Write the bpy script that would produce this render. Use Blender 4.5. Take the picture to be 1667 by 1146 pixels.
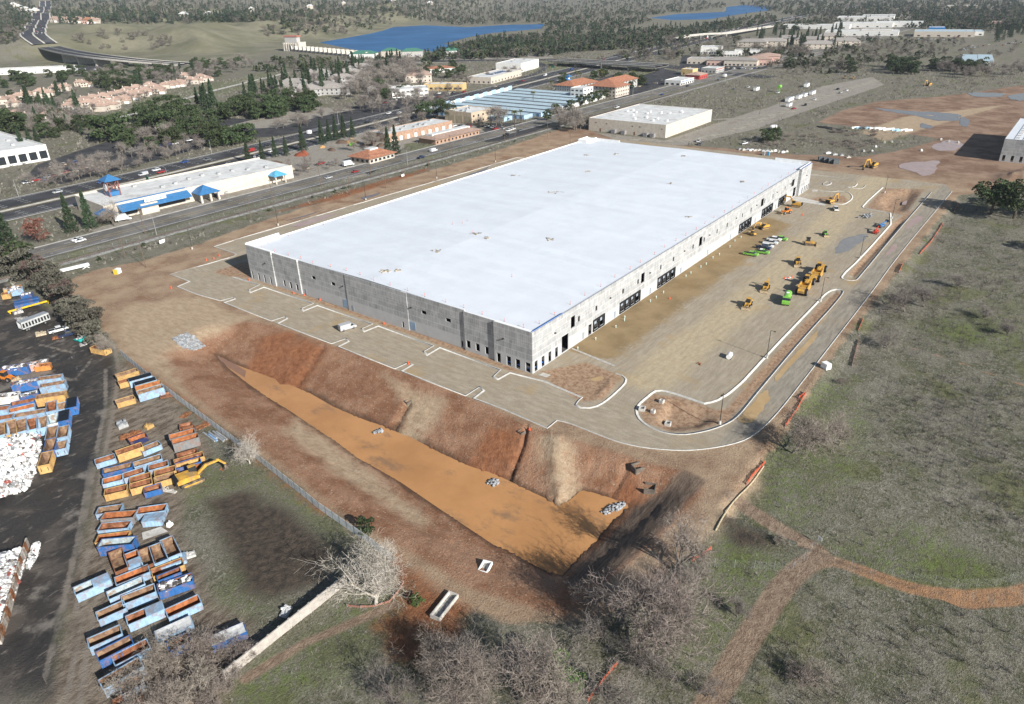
import bpy, bmesh, math, random
import numpy as np
from mathutils import Vector, Matrix
R_ = math.radians
rng = random.Random(7); nrng = np.random.default_rng(7)
scn = bpy.context.scene
for o in list(bpy.data.objects): bpy.data.objects.remove(o)
# ------------------------------------------------------------------ camera
# solved from the long hall's edges, the kerbs, the boulevard and the lamp posts; +x = along the
# bright hall wall, +y = along the grey hall wall, origin at the hall's near corner, metres
PW, PH, CXP, CYP, FPX = 1667, 1146, 833.5, 573.0, 1166.4
PITCH, ROLL, YAW = .4744, -.0277, .6647
CAM = np.array([-142.12, -104.28, 97.6])
FWD = np.array([math.cos(YAW)*math.cos(PITCH), math.sin(YAW)*math.cos(PITCH), -math.sin(PITCH)])
_r = np.cross(FWD, [0, 0, 1.]); _r /= np.linalg.norm(_r); _u = np.cross(_r, FWD)
RGT = _r*math.cos(ROLL)+_u*math.sin(ROLL); UPV = -_r*math.sin(ROLL)+_u*math.cos(ROLL)
cam = bpy.data.cameras.new('camera'); cam.sensor_width = 36; cam.lens = FPX/PW*36; cam.clip_start = 1; cam.clip_end = 30000
co = bpy.data.objects.new('camera', cam); scn.collection.objects.link(co); scn.camera = co
co.matrix_world = Matrix(((RGT[0], UPV[0], -FWD[0], CAM[0]), (RGT[1], UPV[1], -FWD[1], CAM[1]), (RGT[2], UPV[2], -FWD[2], CAM[2]), (0, 0, 0, 1)))
# ------------------------------------------------------------------ sky, sun, exposure
SUN_EL, SH_AZ = R_(27.5), R_(79)            # shadows fall towards SH_AZ
sund = Vector((-math.cos(SH_AZ)*math.cos(SUN_EL), -math.sin(SH_AZ)*math.cos(SUN_EL), math.sin(SUN_EL)))
w = bpy.data.worlds.new('World'); scn.world = w; w.use_nodes = True
nt = w.node_tree; bg = nt.nodes['Background']
sky = nt.nodes.new('ShaderNodeTexSky'); sky.sky_type = 'NISHITA'; sky.sun_disc = False
sky.sun_elevation = SUN_EL; sky.sun_rotation = math.atan2(sund.x, sund.y); sky.air_density = 1.0; sky.dust_density = .6; sky.ozone_density = 1.2
nt.links.new(sky.outputs[0], bg.inputs[0]); bg.inputs[1].default_value = .06
sl = bpy.data.lights.new('sun', 'SUN'); sl.energy = 5.0; sl.angle = R_(.55); sl.color = (1, .968, .915)
so = bpy.data.objects.new('sun', sl); scn.collection.objects.link(so); so.rotation_euler = sund.to_track_quat('Z', 'Y').to_euler()
so.location = (0, -200, 150)
scn.view_settings.view_transform = 'Standard'; scn.view_settings.look = 'None'; scn.view_settings.exposure = .66; scn.view_settings.gamma = 1
scn.render.engine = 'CYCLES'
try:
    scn.cycles.max_bounces = 5; scn.cycles.diffuse_bounces = 2; scn.cycles.glossy_bounces = 2; scn.cycles.transparent_max_bounces = 6; scn.cycles.volume_bounces = 0
except Exception: pass
# ------------------------------------------------------------------ helpers
COL = scn.collection
def G(px, py, z=0.0):
    d = FWD+RGT*(px-CXP)/FPX-UPV*(py-CYP)/FPX
    t = (z-CAM[2])/d[2] if d[2] < -1e-4 else 9000.
    if t < 0: t = 9000.
    return CAM+d*t
def sstep(a, b, x): t = np.clip((x-a)/(b-a), 0, 1); return t*t*(3-2*t)
def P2(pts, z=0.0): return np.array([G(x, y, z)[:2] for x, y in pts])
def sdf(poly, X, Y, closed=True):
    # signed distance in metres, positive inside; open = distance to polyline
    X = np.asarray(X, float); Y = np.asarray(Y, float)
    n = len(poly); d = np.full(X.shape, 1e12); ins = np.zeros(X.shape, bool)
    for i in range(n if closed else n-1):
        ax, ay = poly[i]; bx, by = poly[(i+1) % n]
        ex, ey = bx-ax, by-ay; L2 = ex*ex+ey*ey+1e-12
        t = np.clip(((X-ax)*ex+(Y-ay)*ey)/L2, 0, 1)
        d = np.minimum(d, (X-ax-t*ex)**2+(Y-ay-t*ey)**2)
        if closed:
            c = ((ay > Y) != (by > Y)) & (X < ex*(Y-ay)/(ey if abs(ey) > 1e-12 else 1e-12)+ax); ins ^= c
    d = np.sqrt(d)
    return np.where(ins, d, -d) if closed else d
def vnoise(X, Y, s, seed=0):
    # smooth value noise, -1..1
    X = np.asarray(X, float)/s; Y = np.asarray(Y, float)/s
    xi = np.floor(X).astype(np.int64); yi = np.floor(Y).astype(np.int64); fx = X-xi; fy = Y-yi
    fx = fx*fx*(3-2*fx); fy = fy*fy*(3-2*fy)
    def h(a, b):
        v = (a*374761393+b*668265263+seed*974634777) & 0xffffffff
        v = ((v ^ (v >> 13))*1274126177) & 0xffffffff
        return ((v ^ (v >> 16)) & 0xffff)/32767.5-1
    return (h(xi, yi)*(1-fx)+h(xi+1, yi)*fx)*(1-fy)+(h(xi, yi+1)*(1-fx)+h(xi+1, yi+1)*fx)*fy

def tag(o, label=None, cat=None, group=None, kind=None):
    if label: o['label'] = label
    if cat: o['category'] = cat
    if group: o['group'] = group
    if kind: o['kind'] = kind
    return o
def empty(name, loc=(0, 0, 0), rz=0, label=None, cat=None, group=None, scale=1):
    o = bpy.data.objects.new(name, None); COL.objects.link(o); o.location = loc; o.rotation_euler = (0, 0, rz); o.empty_display_size = .5
    if scale != 1: o.scale = (scale,)*3 if not hasattr(scale, '__len__') else scale
    return tag(o, label, cat, group)
def link(name, me, parent=None, loc=(0, 0, 0), rz=0):
    o = bpy.data.objects.new(name, me); COL.objects.link(o); o.location = loc; o.rotation_euler = (0, 0, rz)
    if parent is not None: o.parent = parent
    return o
KIDS = {}
def copy_tree(o, loc=None, rz=None, scale=None, label=None, group=None, parent=None):
    c = o.copy(); COL.objects.link(c); c.parent = parent
    if loc is not None: c.location = loc
    if rz is not None: c.rotation_euler = (0, 0, rz)
    if scale is not None: c.scale = (scale,)*3 if not hasattr(scale, '__len__') else scale
    if label: c['label'] = label
    if group: c['group'] = group
    for ch in kids(o): copy_tree(ch, parent=c)
    return c
def kids(o):
    # children are looked up once per prototype
    if o.name not in KIDS: KIDS[o.name] = list(o.children)
    return KIDS[o.name]

class MB:
    """collects geometry in a local frame and links it as ONE mesh object"""
    def __init__(s): s.v = []; s.f = []; s.m = []; s.mi = 0
    def mat(s, i): s.mi = i; return s
    def face(s, pts):
        n = len(s.v); s.v.extend([tuple(p) for p in pts]); s.f.append(tuple(range(n, n+len(pts)))); s.m.append(s.mi); return s
    def box(s, c, d, rz=0, taper=1.0):
        x, y, z = c; a, b, h = d[0]/2, d[1]/2, d[2]; cs, sn = math.cos(rz), math.sin(rz); n = len(s.v)
        for k, (zz, t) in enumerate(((z, 1), (z+h, taper))):
            for (ux, uy) in ((-a, -b), (a, -b), (a, b), (-a, b)):
                ux *= t; uy *= t; s.v.append((x+ux*cs-uy*sn, y+ux*sn+uy*cs, zz))
        for f in ((3, 2, 1, 0), (4, 5, 6, 7), (0, 1, 5, 4), (1, 2, 6, 5), (2, 3, 7, 6), (3, 0, 4, 7)): s.f.append(tuple(n+i for i in f)); s.m.append(s.mi)
        return s
    def prism(s, poly, z0, z1, cap=True):
        n = len(s.v); k = len(poly)
        a = sum(poly[i][0]*poly[(i+1) % k][1]-poly[(i+1) % k][0]*poly[i][1] for i in range(k))
        if a < 0: poly = poly[::-1]
        for p in poly: s.v.append((p[0], p[1], z0))
        for p in poly: s.v.append((p[0], p[1], z1))
        for i in range(k): s.f.append((n+i, n+(i+1) % k, n+k+(i+1) % k, n+k+i)); s.m.append(s.mi)
        if cap: s.f.append(tuple(n+k+i for i in range(k))); s.m.append(s.mi); s.f.append(tuple(n+i for i in range(k-1, -1, -1))); s.m.append(s.mi)
        return s
    def side(s, prof, y0, y1, inset=0.0):
        """profile in (x,z) extruded along y; the ends may be inset"""
        n = len(s.v); k = len(prof)
        for p in prof: s.v.append((p[0], y0, p[1]))
        for p in prof: s.v.append((p[0], y1, p[1]))
        a = sum(prof[i][0]*prof[(i+1) % k][1]-prof[(i+1) % k][0]*prof[i][1] for i in range(k))
        for i in range(k):
            q = (n+i, n+(i+1) % k, n+k+(i+1) % k, n+k+i); s.f.append(q if a > 0 else q[::-1]); s.m.append(s.mi)
        c0 = tuple(n+i for i in range(k)); c1 = tuple(n+k+i for i in range(k-1, -1, -1))
        for c in (c0, c1): s.f.append(c if a > 0 else c[::-1]); s.m.append(s.mi)
        return s
    def tube(s, p0, p1, r0, r1=None, n=6, cap=True):
        r1 = r0 if r1 is None else r1
        p0 = np.array(p0, float); p1 = np.array(p1, float); d = p1-p0; L = np.linalg.norm(d)
        if L < 1e-6: return s
        d /= L; a = np.cross(d, (0, 0, 1.) if abs(d[2]) < .9 else (1., 0, 0)); a /= np.linalg.norm(a); b = np.cross(d, a); k = len(s.v)
        for p, r in ((p0, r0), (p1, r1)):
            for i in range(n):
                t = 2*math.pi*i/n; s.v.append(tuple(p+(a*math.cos(t)+b*math.sin(t))*r))
        for i in range(n): s.f.append((k+i, k+n+i, k+n+(i+1) % n, k+(i+1) % n)); s.m.append(s.mi)
        if cap:
            s.f.append(tuple(k+i for i in range(n))); s.m.append(s.mi); s.f.append(tuple(k+n+i for i in range(n-1, -1, -1))); s.m.append(s.mi)
        return s
    def path(s, pts, r, n=5):
        for a, b in zip(pts[:-1], pts[1:]): s.tube(a, b, r, n=n)
        return s
    def hip(s, x0, y0, x1, y1, z, h, over=.5):
        x0 -= over; y0 -= over; x1 += over; y1 += over; w_, d_ = x1-x0, y1-y0; t = .22
        if w_ >= d_: r = d_/2; A = (x0+r*.95, (y0+y1)/2, z+h); B = (x1-r*.95, (y0+y1)/2, z+h)
        else: r = w_/2; A = ((x0+x1)/2, y0+r*.95, z+h); B = ((x0+x1)/2, y1-r*.95, z+h)
        c = [(x0, y0, z), (x1, y0, z), (x1, y1, z), (x0, y1, z)]
        if w_ >= d_: s.face([c[0], c[1], B, A]); s.face([c[1], c[2], B]); s.face([c[2], c[3], A, B]); s.face([c[3], c[0], A])
        else: s.face([c[0], c[1], A]); s.face([c[1], c[2], B, A]); s.face([c[2], c[3], B]); s.face([c[3], c[0], A, B])
        lo = [(p[0], p[1], z-t) for p in c]
        for i in range(4): s.face([lo[i], lo[(i+1) % 4], c[(i+1) % 4], c[i]])
        s.face(lo[::-1]); return s
    def gable(s, x0, y0, x1, y1, z, h, over=.4):
        """ridge along x"""
        x0 -= over; x1 += over; y0 -= over; y1 += over; ym = (y0+y1)/2; t = .2
        for dz, fl in ((0, 0), (-t, 1)):
            a = [(x0, y0, z+dz), (x1, y0, z+dz), (x1, ym, z+h+dz), (x0, ym, z+h+dz)]; b = [(x1, y1, z+dz), (x0, y1, z+dz), (x0, ym, z+h+dz), (x1, ym, z+h+dz)]
            s.face(a[::-1] if fl else a); s.face(b[::-1] if fl else b)
        s.face([(x0, y0, z-t), (x1, y0, z-t), (x1, y0, z), (x0, y0, z)]); s.face([(x1, y1, z-t), (x0, y1, z-t), (x0, y1, z), (x1, y1, z)])
        for x, fl in ((x0, 1), (x1, 0)):
            q = [(x, y0, z-t), (x, ym, z+h-t), (x, ym, z+h), (x, y0, z)]; q2 = [(x, ym, z+h-t), (x, y1, z-t), (x, y1, z), (x, ym, z+h)]
            s.face(q[::-1] if fl else q); s.face(q2[::-1] if fl else q2)
        return s
    def mesh(s, name, mats, smooth=False):
        me = bpy.data.meshes.new(name); me.from_pydata(s.v, [], s.f)
        for m in (mats if isinstance(mats, (list, tuple)) else [mats]): me.materials.append(m)
        if any(s.m): me.polygons.foreach_set('material_index', s.m)
        if smooth: me.polygons.foreach_set('use_smooth', [True]*len(s.f))
        me.update(); return me
    def build(s, name, mats, parent=None, loc=(0, 0, 0), rz=0, smooth=False):
        return link(name, s.mesh(name, mats, smooth), parent, loc, rz)
def npmesh(name, V, F, mats, midx=None, smooth=False):
    """V (n,3), F (m,3|4) numpy"""
    me = bpy.data.meshes.new(name); V = np.asarray(V, np.float32); F = np.asarray(F, np.int32); k = F.shape[1]
    me.vertices.add(len(V)); me.vertices.foreach_set('co', V.ravel())
    me.loops.add(F.size); me.loops.foreach_set('vertex_index', F.ravel())
    me.polygons.add(len(F)); me.polygons.foreach_set('loop_start', np.arange(0, F.size, k, dtype=np.int32)); me.polygons.foreach_set('loop_total', np.full(len(F), k, np.int32))
    if midx is not None: me.polygons.foreach_set('material_index', np.asarray(midx, np.int32))
    if smooth: me.polygons.foreach_set('use_smooth', np.ones(len(F), bool))
    for m in (mats if isinstance(mats, (list, tuple)) else [mats]): me.materials.append(m)
    me.update(calc_edges=True); return me

# ------------------------------------------------------------------ node helpers and materials
class NT:
    def __init__(s, m): m.use_nodes = True; s.t = m.node_tree; s.n = s.t.nodes; s.b = s.n['Principled BSDF']
    def new(s, ty, **kw):
        n = s.n.new(ty)
        for k, v in kw.items(): setattr(n, k, v)
        return n
    def set(s, sock, v):
        if hasattr(v, 'is_output') or isinstance(v, bpy.types.NodeSocket): s.t.links.new(v, sock)
        else: sock.default_value = v if not (isinstance(v, tuple) and len(v) == 3 and sock.type == 'RGBA') else (*v, 1)
    def math(s, op, a, b=0.0, c=None, clamp=False):
        n = s.new('ShaderNodeMath', operation=op, use_clamp=clamp); s.set(n.inputs[0], a); s.set(n.inputs[1], b)
        if c is not None: s.set(n.inputs[2], c)
        return n.outputs[0]
    def mix(s, f, a, b, blend='MIX'):
        n = s.new('ShaderNodeMix', data_type='RGBA', blend_type=blend); s.set(n.inputs[0], f); s.set(n.inputs[6], a); s.set(n.inputs[7], b); return n.outputs[2]
    def ramp(s, f, lo, hi, a=0.0, b=1.0, smooth=True):
        n = s.new('ShaderNodeMapRange', interpolation_type='SMOOTHSTEP' if smooth else 'LINEAR'); s.set(n.inputs[0], f); s.set(n.inputs[1], lo); s.set(n.inputs[2], hi); s.set(n.inputs[3], a); s.set(n.inputs[4], b); return n.outputs[0]
    def pos(s): return s.new('ShaderNodeNewGeometry').outputs['Position']
    def obj(s): return s.new('ShaderNodeTexCoord').outputs['Object']
    def noise(s, v, sc, det=4, rough=.55, scale3=None, off=(0, 0, 0)):
        if scale3 or off != (0, 0, 0):
            mp = s.new('ShaderNodeMapping'); s.set(mp.inputs[0], v); mp.inputs[1].default_value = off; mp.inputs[3].default_value = scale3 or (1, 1, 1); v = mp.outputs[0]
        n = s.new('ShaderNodeTexNoise'); s.set(n.inputs['Vector'], v); n.inputs['Scale'].default_value = sc; n.inputs['Detail'].default_value = det; n.inputs['Roughness'].default_value = rough; return n.outputs[0]
    def attr(s, name): return s.new('ShaderNodeAttribute', attribute_name=name).outputs['Fac']
    def bump(s, h, strength=.4, dist=.1):
        n = s.new('ShaderNodeBump'); n.inputs['Strength'].default_value = strength; n.inputs['Distance'].default_value = dist; s.set(n.inputs['Height'], h); s.t.links.new(n.outputs[0], s.b.inputs['Normal'])
MATS = {}
def mat(name, col, rough=.8, var=.18, scale=1.5, col2=None, thr=None, metal=0.0, spec=.3, bump=0.0, world=False, coat=0.0, per=0.0):
    """plain surface with grain and blotches of wear; col2 shows above noise thr; per = random per object brightness"""
    if name in MATS: return MATS[name]
    m = bpy.data.materials.new(name); N = NT(m); b = N.b
    v = N.pos() if world else N.obj()
    n1 = N.noise(v, scale, 5, .6)
    dark = tuple(c*(1-var*1.6) for c in col); lite = tuple(min(1, c*(1+var)) for c in col)
    c = N.mix(N.ramp(n1, .3, .7), dark, lite)
    if col2: n2 = N.noise(v, scale*.6, 6, .7, off=(13, 7, 3)); c = N.mix(N.ramp(n2, (thr or .55)-.04, (thr or .55)+.06), c, col2)
    if per:
        oi = N.new('ShaderNodeObjectInfo'); f = N.ramp(oi.outputs['Random'], 0, 1, 1-per, 1+per, False)
        h = N.new('ShaderNodeHueSaturation'); N.set(h.inputs['Value'], f); N.set(h.inputs['Color'], c); c = h.outputs[0]
    N.set(b.inputs['Base Color'], c); b.inputs['Roughness'].default_value = rough; b.inputs['Metallic'].default_value = metal; b.inputs['Specular IOR Level'].default_value = spec
    if coat: b.inputs['Coat Weight'].default_value = coat; b.inputs['Coat Roughness'].default_value = .08
    if bump: N.bump(n1, bump, .05)
    MATS[name] = m; return m
def srgb(r, g, b):
    f = lambda c: (c/255/12.92) if c/255 <= .04045 else ((c/255+.055)/1.055)**2.4
    return (f(r), f(g), f(b))
# ------------------------------------------------------------------ terrain
WATER_Z = -4.2
POND = P2([(352, 578), (375, 590), (400, 600), (450, 618), (458, 627), (473, 627), (506, 641), (544, 663), (577, 677), (602, 687), (623, 693), (634, 699), (668, 712), (716, 737), (764, 759), (800, 770), (824, 781), (863, 800), (908, 821), (924, 813), (940, 799), (948, 797), (985, 808), (1026, 822), (999, 845), (971, 876), (914, 936), (894, 931), (860, 914), (828, 897), (800, 884), (716, 828), (653, 785), (615, 763), (582, 745), (552, 722), (514, 697), (476, 671), (433, 645), (400, 621), (370, 597)], WATER_Z)
TOP = P2([(262, 570), (238, 590), (330, 655), (420, 725), (520, 805), (590, 858), (680, 905), (760, 955), (850, 985), (920, 1005), (960, 970), (1040, 905), (1100, 850), (1146, 800), (1130, 775), (1100, 762), (1050, 752), (1000, 735), (930, 715), (900, 706), (870, 697), (790, 658), (700, 622), (640, 598), (560, 568), (500, 548), (440, 528), (395, 522), (350, 524), (310, 536), (285, 552)])
LAKE1 = P2([(518, 69), (560, 62), (600, 55), (622, 50), (640, 44), (690, 41), (760, 44), (830, 40), (887, 39), (880, 47), (800, 54), (765, 60), (735, 68), (722, 71), (760, 76), (735, 82), (722, 88), (690, 82), (640, 83), (600, 86), (560, 78)], -1.)
LAKE2 = P2([(1055, 29), (1100, 23), (1180, 19), (1183, 11), (1210, 8), (1256, 10), (1256, 16), (1200, 24), (1150, 32), (1095, 33)], -1.)
BLUFF = P2([(-60, 108), (60, 100), (150, 93), (200, 88), (300, 90), (380, 86), (440, 70), (470, 66), (520, 66), (560, 60), (600, 53), (640, 42), (660, 38), (690, 37)])
_far = [(BLUFF[-1][0]+2500, BLUFF[-1][1]+1400), (9000, 9000), (-3000, 12000), (-1500, 3000)]
BLUFF = np.vstack([BLUFF, _far])
# ravine that the river cuts below the freeway bridge
PITS = [  # polygon (photo pixels), depth, slope width: planters and drains dug into the pad
    (P2([(1085, 648), (1150, 664), (1178, 682), (1140, 698), (1090, 702), (1062, 688), (1070, 668)]), 1.3, 3.5),
    (P2([(1440, 312), (1480, 306), (1503, 312), (1480, 345), (1440, 343), (1425, 330)]), 1.6, 6.),
    (P2([(1378, 470), (1368, 474), (1300, 548), (1230, 632), (1222, 630), (1300, 540), (1356, 474)]), .7, 2.),
    (P2([(1392, 452), (1378, 450), (1455, 362), (1480, 348), (1470, 366)]), .7, 2.)]
MOUNDS = [(P2([(955, 655), (985, 648), (1010, 625), (990, 612), (965, 640)]), .9, 4.), (P2([(1600, 285), (1680, 270), (1720, 300), (1620, 300)]), 3., 15.)]
TRENCH = [(P2([(530, 570), (472, 626)], -1.8), .75, .55), (P2([(666, 657), (634, 697)], -2), .9, .5), (P2([(858, 705), (852, 728), (823, 778)], -2), .9, .5), (P2([(1022, 768), (985, 806)], -2), .6, .6), (P2([(655, 652), (620, 692)], -2), -.35, .8), (P2([(905, 712), (912, 815)], -2), -.7, 2.2)]
def height(X, Y):
    X = np.asarray(X, float); Y = np.asarray(Y, float); sh = X.shape; X = X.ravel(); Y = Y.ravel()
    Z = .10*vnoise(X, Y, 9, 1)+.05*vnoise(X, Y, 2.7, 2)
    onpad = (X > -24) & (X < 260) & (Y > -66) & (Y < 160)
    Z = np.where(onpad, Z*.12-.01, Z)
    # field beyond the haul road lies a little lower
    d = np.minimum(-64.2-Y, 262-X); m = (d > 0) & (X > -25)
    Z = np.where(m, Z-1.1*sstep(0, 5, d)+.35*vnoise(X, Y, 28, 5)*sstep(2, 20, d)+.16*vnoise(X, Y, 5, 6), Z)
    m = (X > -110) & (X < 25) & (Y > -90) & (Y < 140)
    if m.any():
        x, y = X[m], Y[m]; dt = sdf(TOP, x, y); dp = sdf(POND, x, y); z = Z[m]
        q = np.clip(dt, 0, None)/(np.clip(dt, 0, None)+np.clip(-dp, 0, None)+1e-6)
        prof = np.where(q < .5, 2*q*q*.9+q*.1, q)          # soft shoulder
        rill = .12*vnoise(x, y, 1.6, 9)+.10*vnoise(x*2.2-y*.6, y*.2, 1.3, 11)
        zb = (WATER_Z+.02)*prof+rill*sstep(0, .25, q)*(q < 1)
        for tr, dep_, wd_ in TRENCH: dtr = sdf(tr, x, y, False); zb = zb-dep_*np.exp(-(dtr/wd_)**2)*(dp < 0)
        zb = np.where(dp > 0, WATER_Z-.15-.5*sstep(0, 4, dp), zb)
        Z[m] = np.where(dt > 0, z*(1-sstep(0, 3, dt))+zb, z)
    for poly, dep, wid in PITS:
        x0, y0 = poly.min(0)-2; x1, y1 = poly.max(0)+2; m = (X > x0) & (X < x1) & (Y > y0) & (Y < y1)
        if m.any(): Z[m] -= dep*sstep(0, wid, sdf(poly, X[m], Y[m]))
    for poly, hh, wid in MOUNDS:
        x0, y0 = poly.min(0)-2; x1, y1 = poly.max(0)+2; m = (X > x0) & (X < x1) & (Y > y0) & (Y < y1)
        if m.any(): Z[m] += hh*sstep(0, wid, sdf(poly, X[m], Y[m]))*(1+.25*vnoise(X[m], Y[m], 2.5, 8))
    m = X*X+Y*Y > 700**2
    if m.any():
        x, y = X[m], Y[m]; d = sdf(BLUFF, x, y); dd = np.clip(d, 0, None); z = Z[m]
        gul = 1+.40*vnoise(x, y, 170, 21)+.30*vnoise(x, y, 65, 22)
        z = z+32*sstep(0, 170, dd)*gul+26*sstep(300, 1500, dd)*(1+.3*vnoise(x, y, 420, 23))+60*sstep(1300, 4500, dd)
        r = np.hypot(x, y); z = z+55*sstep(2900, 6500, r)*(1+.4*vnoise(x, y, 900, 25))
        for lk in (LAKE1, LAKE2):
            dl = sdf(lk, x, y); z = np.where(dl > -60, np.minimum(z, np.where(dl > 0, -3.-0*z, -.4+.25*np.clip(-dl, 0, 60))), z)
        Z[m] = z
    return Z.reshape(sh)
def hz(x, y): return float(height(np.array([x]), np.array([y]))[0])
_TS = np.exp(np.linspace(math.log(70), math.log(14000), 150))
def GT(px, py):
    """photo pixel -> first point of the terrain along that ray"""
    d = FWD+RGT*(px-CXP)/FPX-UPV*(py-CYP)/FPX; P_ = CAM+d*_TS[:, None]; f = P_[:, 2]-height(P_[:, 0], P_[:, 1]); k = np.nonzero(f < 0)[0]
    if len(k) == 0: p = P_[-1]; return np.array([p[0], p[1], hz(p[0], p[1])])
    lo, hi = _TS[max(k[0]-1, 0)], _TS[k[0]]; t = np.linspace(lo, hi, 24); P_ = CAM+d*t[:, None]; f = P_[:, 2]-height(P_[:, 0], P_[:, 1]); k = int(np.argmax(f < 0)); p = P_[k]
    return np.array([p[0], p[1], hz(p[0], p[1])])
def GF(px, py): p = G(px, py); return (p[0], p[1], hz(p[0], p[1]))

# zone polygons, photo pixels
KERB_OUT = [(347, 401.6), (384.6, 414), (381, 417), (276, 447), (307, 458.5), (287, 467), (319, 479), (359, 490), (442, 523), (540, 560), (643, 601), (758, 645), (820, 667), (891, 698), (907, 685), (927, 689), (971.5, 707.6), (1011, 722), (1053, 730.5), (1117, 735), (1169.5, 729), (1209, 719.5), (1233, 706), (1256, 684), (1274.6, 663), (1309, 619), (1335, 587), (1365, 546), (1419, 477), (1466, 411.6), (1550, 312)]
Zp = {}
Zp['dirt'] = [P2([(98, 470), (118, 452), (150, 440), (230, 425), (330, 395), (420, 362), (560, 318), (700, 278), (800, 248), (905, 212), (940, 205), (1000, 226), (1100, 236), (1190, 242), (1300, 252), (1400, 255), (1450, 248), (1500, 236), (1530, 226), (1480, 218), (1400, 206), (1330, 200), (1370, 180), (1430, 165), (1520, 158), (1590, 150), (1640, 142), (1700, 135), (1760, 300), (1640, 312), (1560, 318), (1500, 392), (1440, 470), (1375, 552), (1320, 635), (1256, 735), (1222, 795), (1172, 850), (1130, 890), (1085, 940), (1020, 985), (960, 1010), (830, 1015), (740, 985), (690, 950), (640, 905), (578, 868), (420, 740), (300, 650), (198, 575), (165, 530), (135, 490)])]
Zp['pad'] = [P2(KERB_OUT+[(1540, 300), (1470, 292), (1420, 287), (1320, 276), (1318, 262), (1000, 225), (955, 235), (873, 259), (840, 257), (622, 320), (400, 385)])]
Zp['red'] = [P2(p) for p in ([(415, 545), (470, 540), (532, 568), (475, 627), (455, 622), (400, 590)], [(205, 590), (235, 600), (350, 690), (470, 790), (560, 845), (520, 830), (420, 752), (300, 660)], [(800, 690), (855, 700), (850, 730), (770, 800), (740, 745)], [(1000, 780), (1030, 765), (1048, 795), (1015, 800)], [(640, 905), (700, 950), (760, 990), (740, 1040), (690, 1090), (640, 1070), (610, 1020), (650, 985)], [(1440, 306), (1505, 308), (1470, 350), (1410, 338)], [(1395, 450), (1380, 447), (1455, 362), (1478, 345), (1490, 340)], [(1372, 480), (1362, 474), (1330, 500), (1180, 668), (1190, 680), (1240, 628)], [(352, 440), (405, 425), (408, 455), (350, 445)], [(405, 452), (500, 481), (660, 534), (760, 568), (866, 610), (890, 619), (830, 604), (716, 562), (616, 527), (517, 493), (430, 463)], [(1063, 640), (1112, 648), (1165, 668), (1200, 664), (1190, 684), (1139, 700), (1090, 702), (1050, 688), (1040, 668)], [(880, 605), (955, 590), (1012, 612), (985, 650), (945, 655), (900, 625)], [(1318, 322), (1375, 318), (1382, 330), (1330, 330)], [(430, 350), (560, 312), (700, 272), (690, 280), (560, 322)])]
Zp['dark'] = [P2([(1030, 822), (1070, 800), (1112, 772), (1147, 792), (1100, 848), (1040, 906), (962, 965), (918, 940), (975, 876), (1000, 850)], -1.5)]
Zp['hill'] = [P2([(40, 106), (70, 60), (95, 36), (200, 36), (420, 34), (450, 40), (560, 28), (640, 24), (700, 34), (640, 46), (520, 69), (440, 76), (380, 92), (300, 95), (150, 100)], 8.)]
Zp['tan'] = [P2(p) for p in ([(205, 500), (330, 480), (400, 520), (330, 545), (270, 575), (300, 640), (240, 600), (190, 550)], [(880, 710), (925, 712), (945, 790), (912, 815), (900, 780)], [(620, 605), (690, 640), (730, 650), (670, 700), (640, 690), (660, 650)], [(480, 660), (700, 830), (690, 850), (560, 770), (460, 690)], [(1640, 170), (1470, 190), (1400, 215), (1440, 230), (1520, 205)], [(1110, 900), (1160, 840), (1232, 770), (1240, 790), (1180, 850), (1130, 905)])]
Zp['yard'] = [P2([(-60, 440), (0, 455), (60, 490), (110, 525), (150, 560), (186, 580), (190, 612), (180, 650), (168, 710), (152, 780), (140, 850), (118, 940), (92, 1060), (80, 1200), (-250, 1200), (-150, 700)])]
Zp['mud'] = [P2([(186, 590), (215, 595), (280, 650), (330, 700), (340, 740), (290, 790), (300, 830), (290, 880), (330, 930), (345, 990), (420, 1010), (380, 1080), (350, 1200), (60, 1200), (92, 1060), (118, 940), (140, 850), (152, 780), (168, 710)])]
Zp['soil'] = [P2([(335, 815), (400, 800), (470, 832), (545, 900), (520, 945), (440, 975), (395, 960), (375, 905)]), P2([(1175, 840), (1250, 870), (1275, 890), (1200, 890)]), P2([(355, 850), (470, 850), (500, 930), (440, 965), (400, 940)])]
Zp['green'] = [P2(p) for p in ([(330, 745), (420, 760), (520, 820), (575, 872), (540, 890), (470, 825), (400, 795), (340, 810), (300, 830), (310, 780)], [(600, 960), (690, 975), (640, 1040), (560, 1100), (420, 1146), (380, 1120), (480, 1040)], [(1220, 770), (1290, 650), (1350, 610), (1420, 660), (1380, 780), (1300, 860)], [(1330, 880), (1480, 850), (1600, 900), (1667, 930), (1560, 940), (1440, 940)], [(1170, 850), (1290, 900), (1300, 940), (1180, 980), (1120, 920)], [(190, 440), (225, 437), (228, 448), (195, 455)], [(1480, 520), (1667, 480), (1667, 560), (1540, 560)], [(1130, 1000), (1230, 960), (1190, 1060), (1100, 1100)], [(1000, 128), (1040, 105), (1062, 125), (1000, 132)], [(650, 238), (780, 222), (790, 226), (670, 246)], [(300, 1000), (420, 900), (440, 990), (400, 1010), (330, 1040)], [(150, 190), (420, 130), (420, 138), (170, 200)], [(845, 100), (930, 100), (925, 112), (850, 120)], [(150, 175), (430, 118), (460, 118), (300, 160)])]
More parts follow.
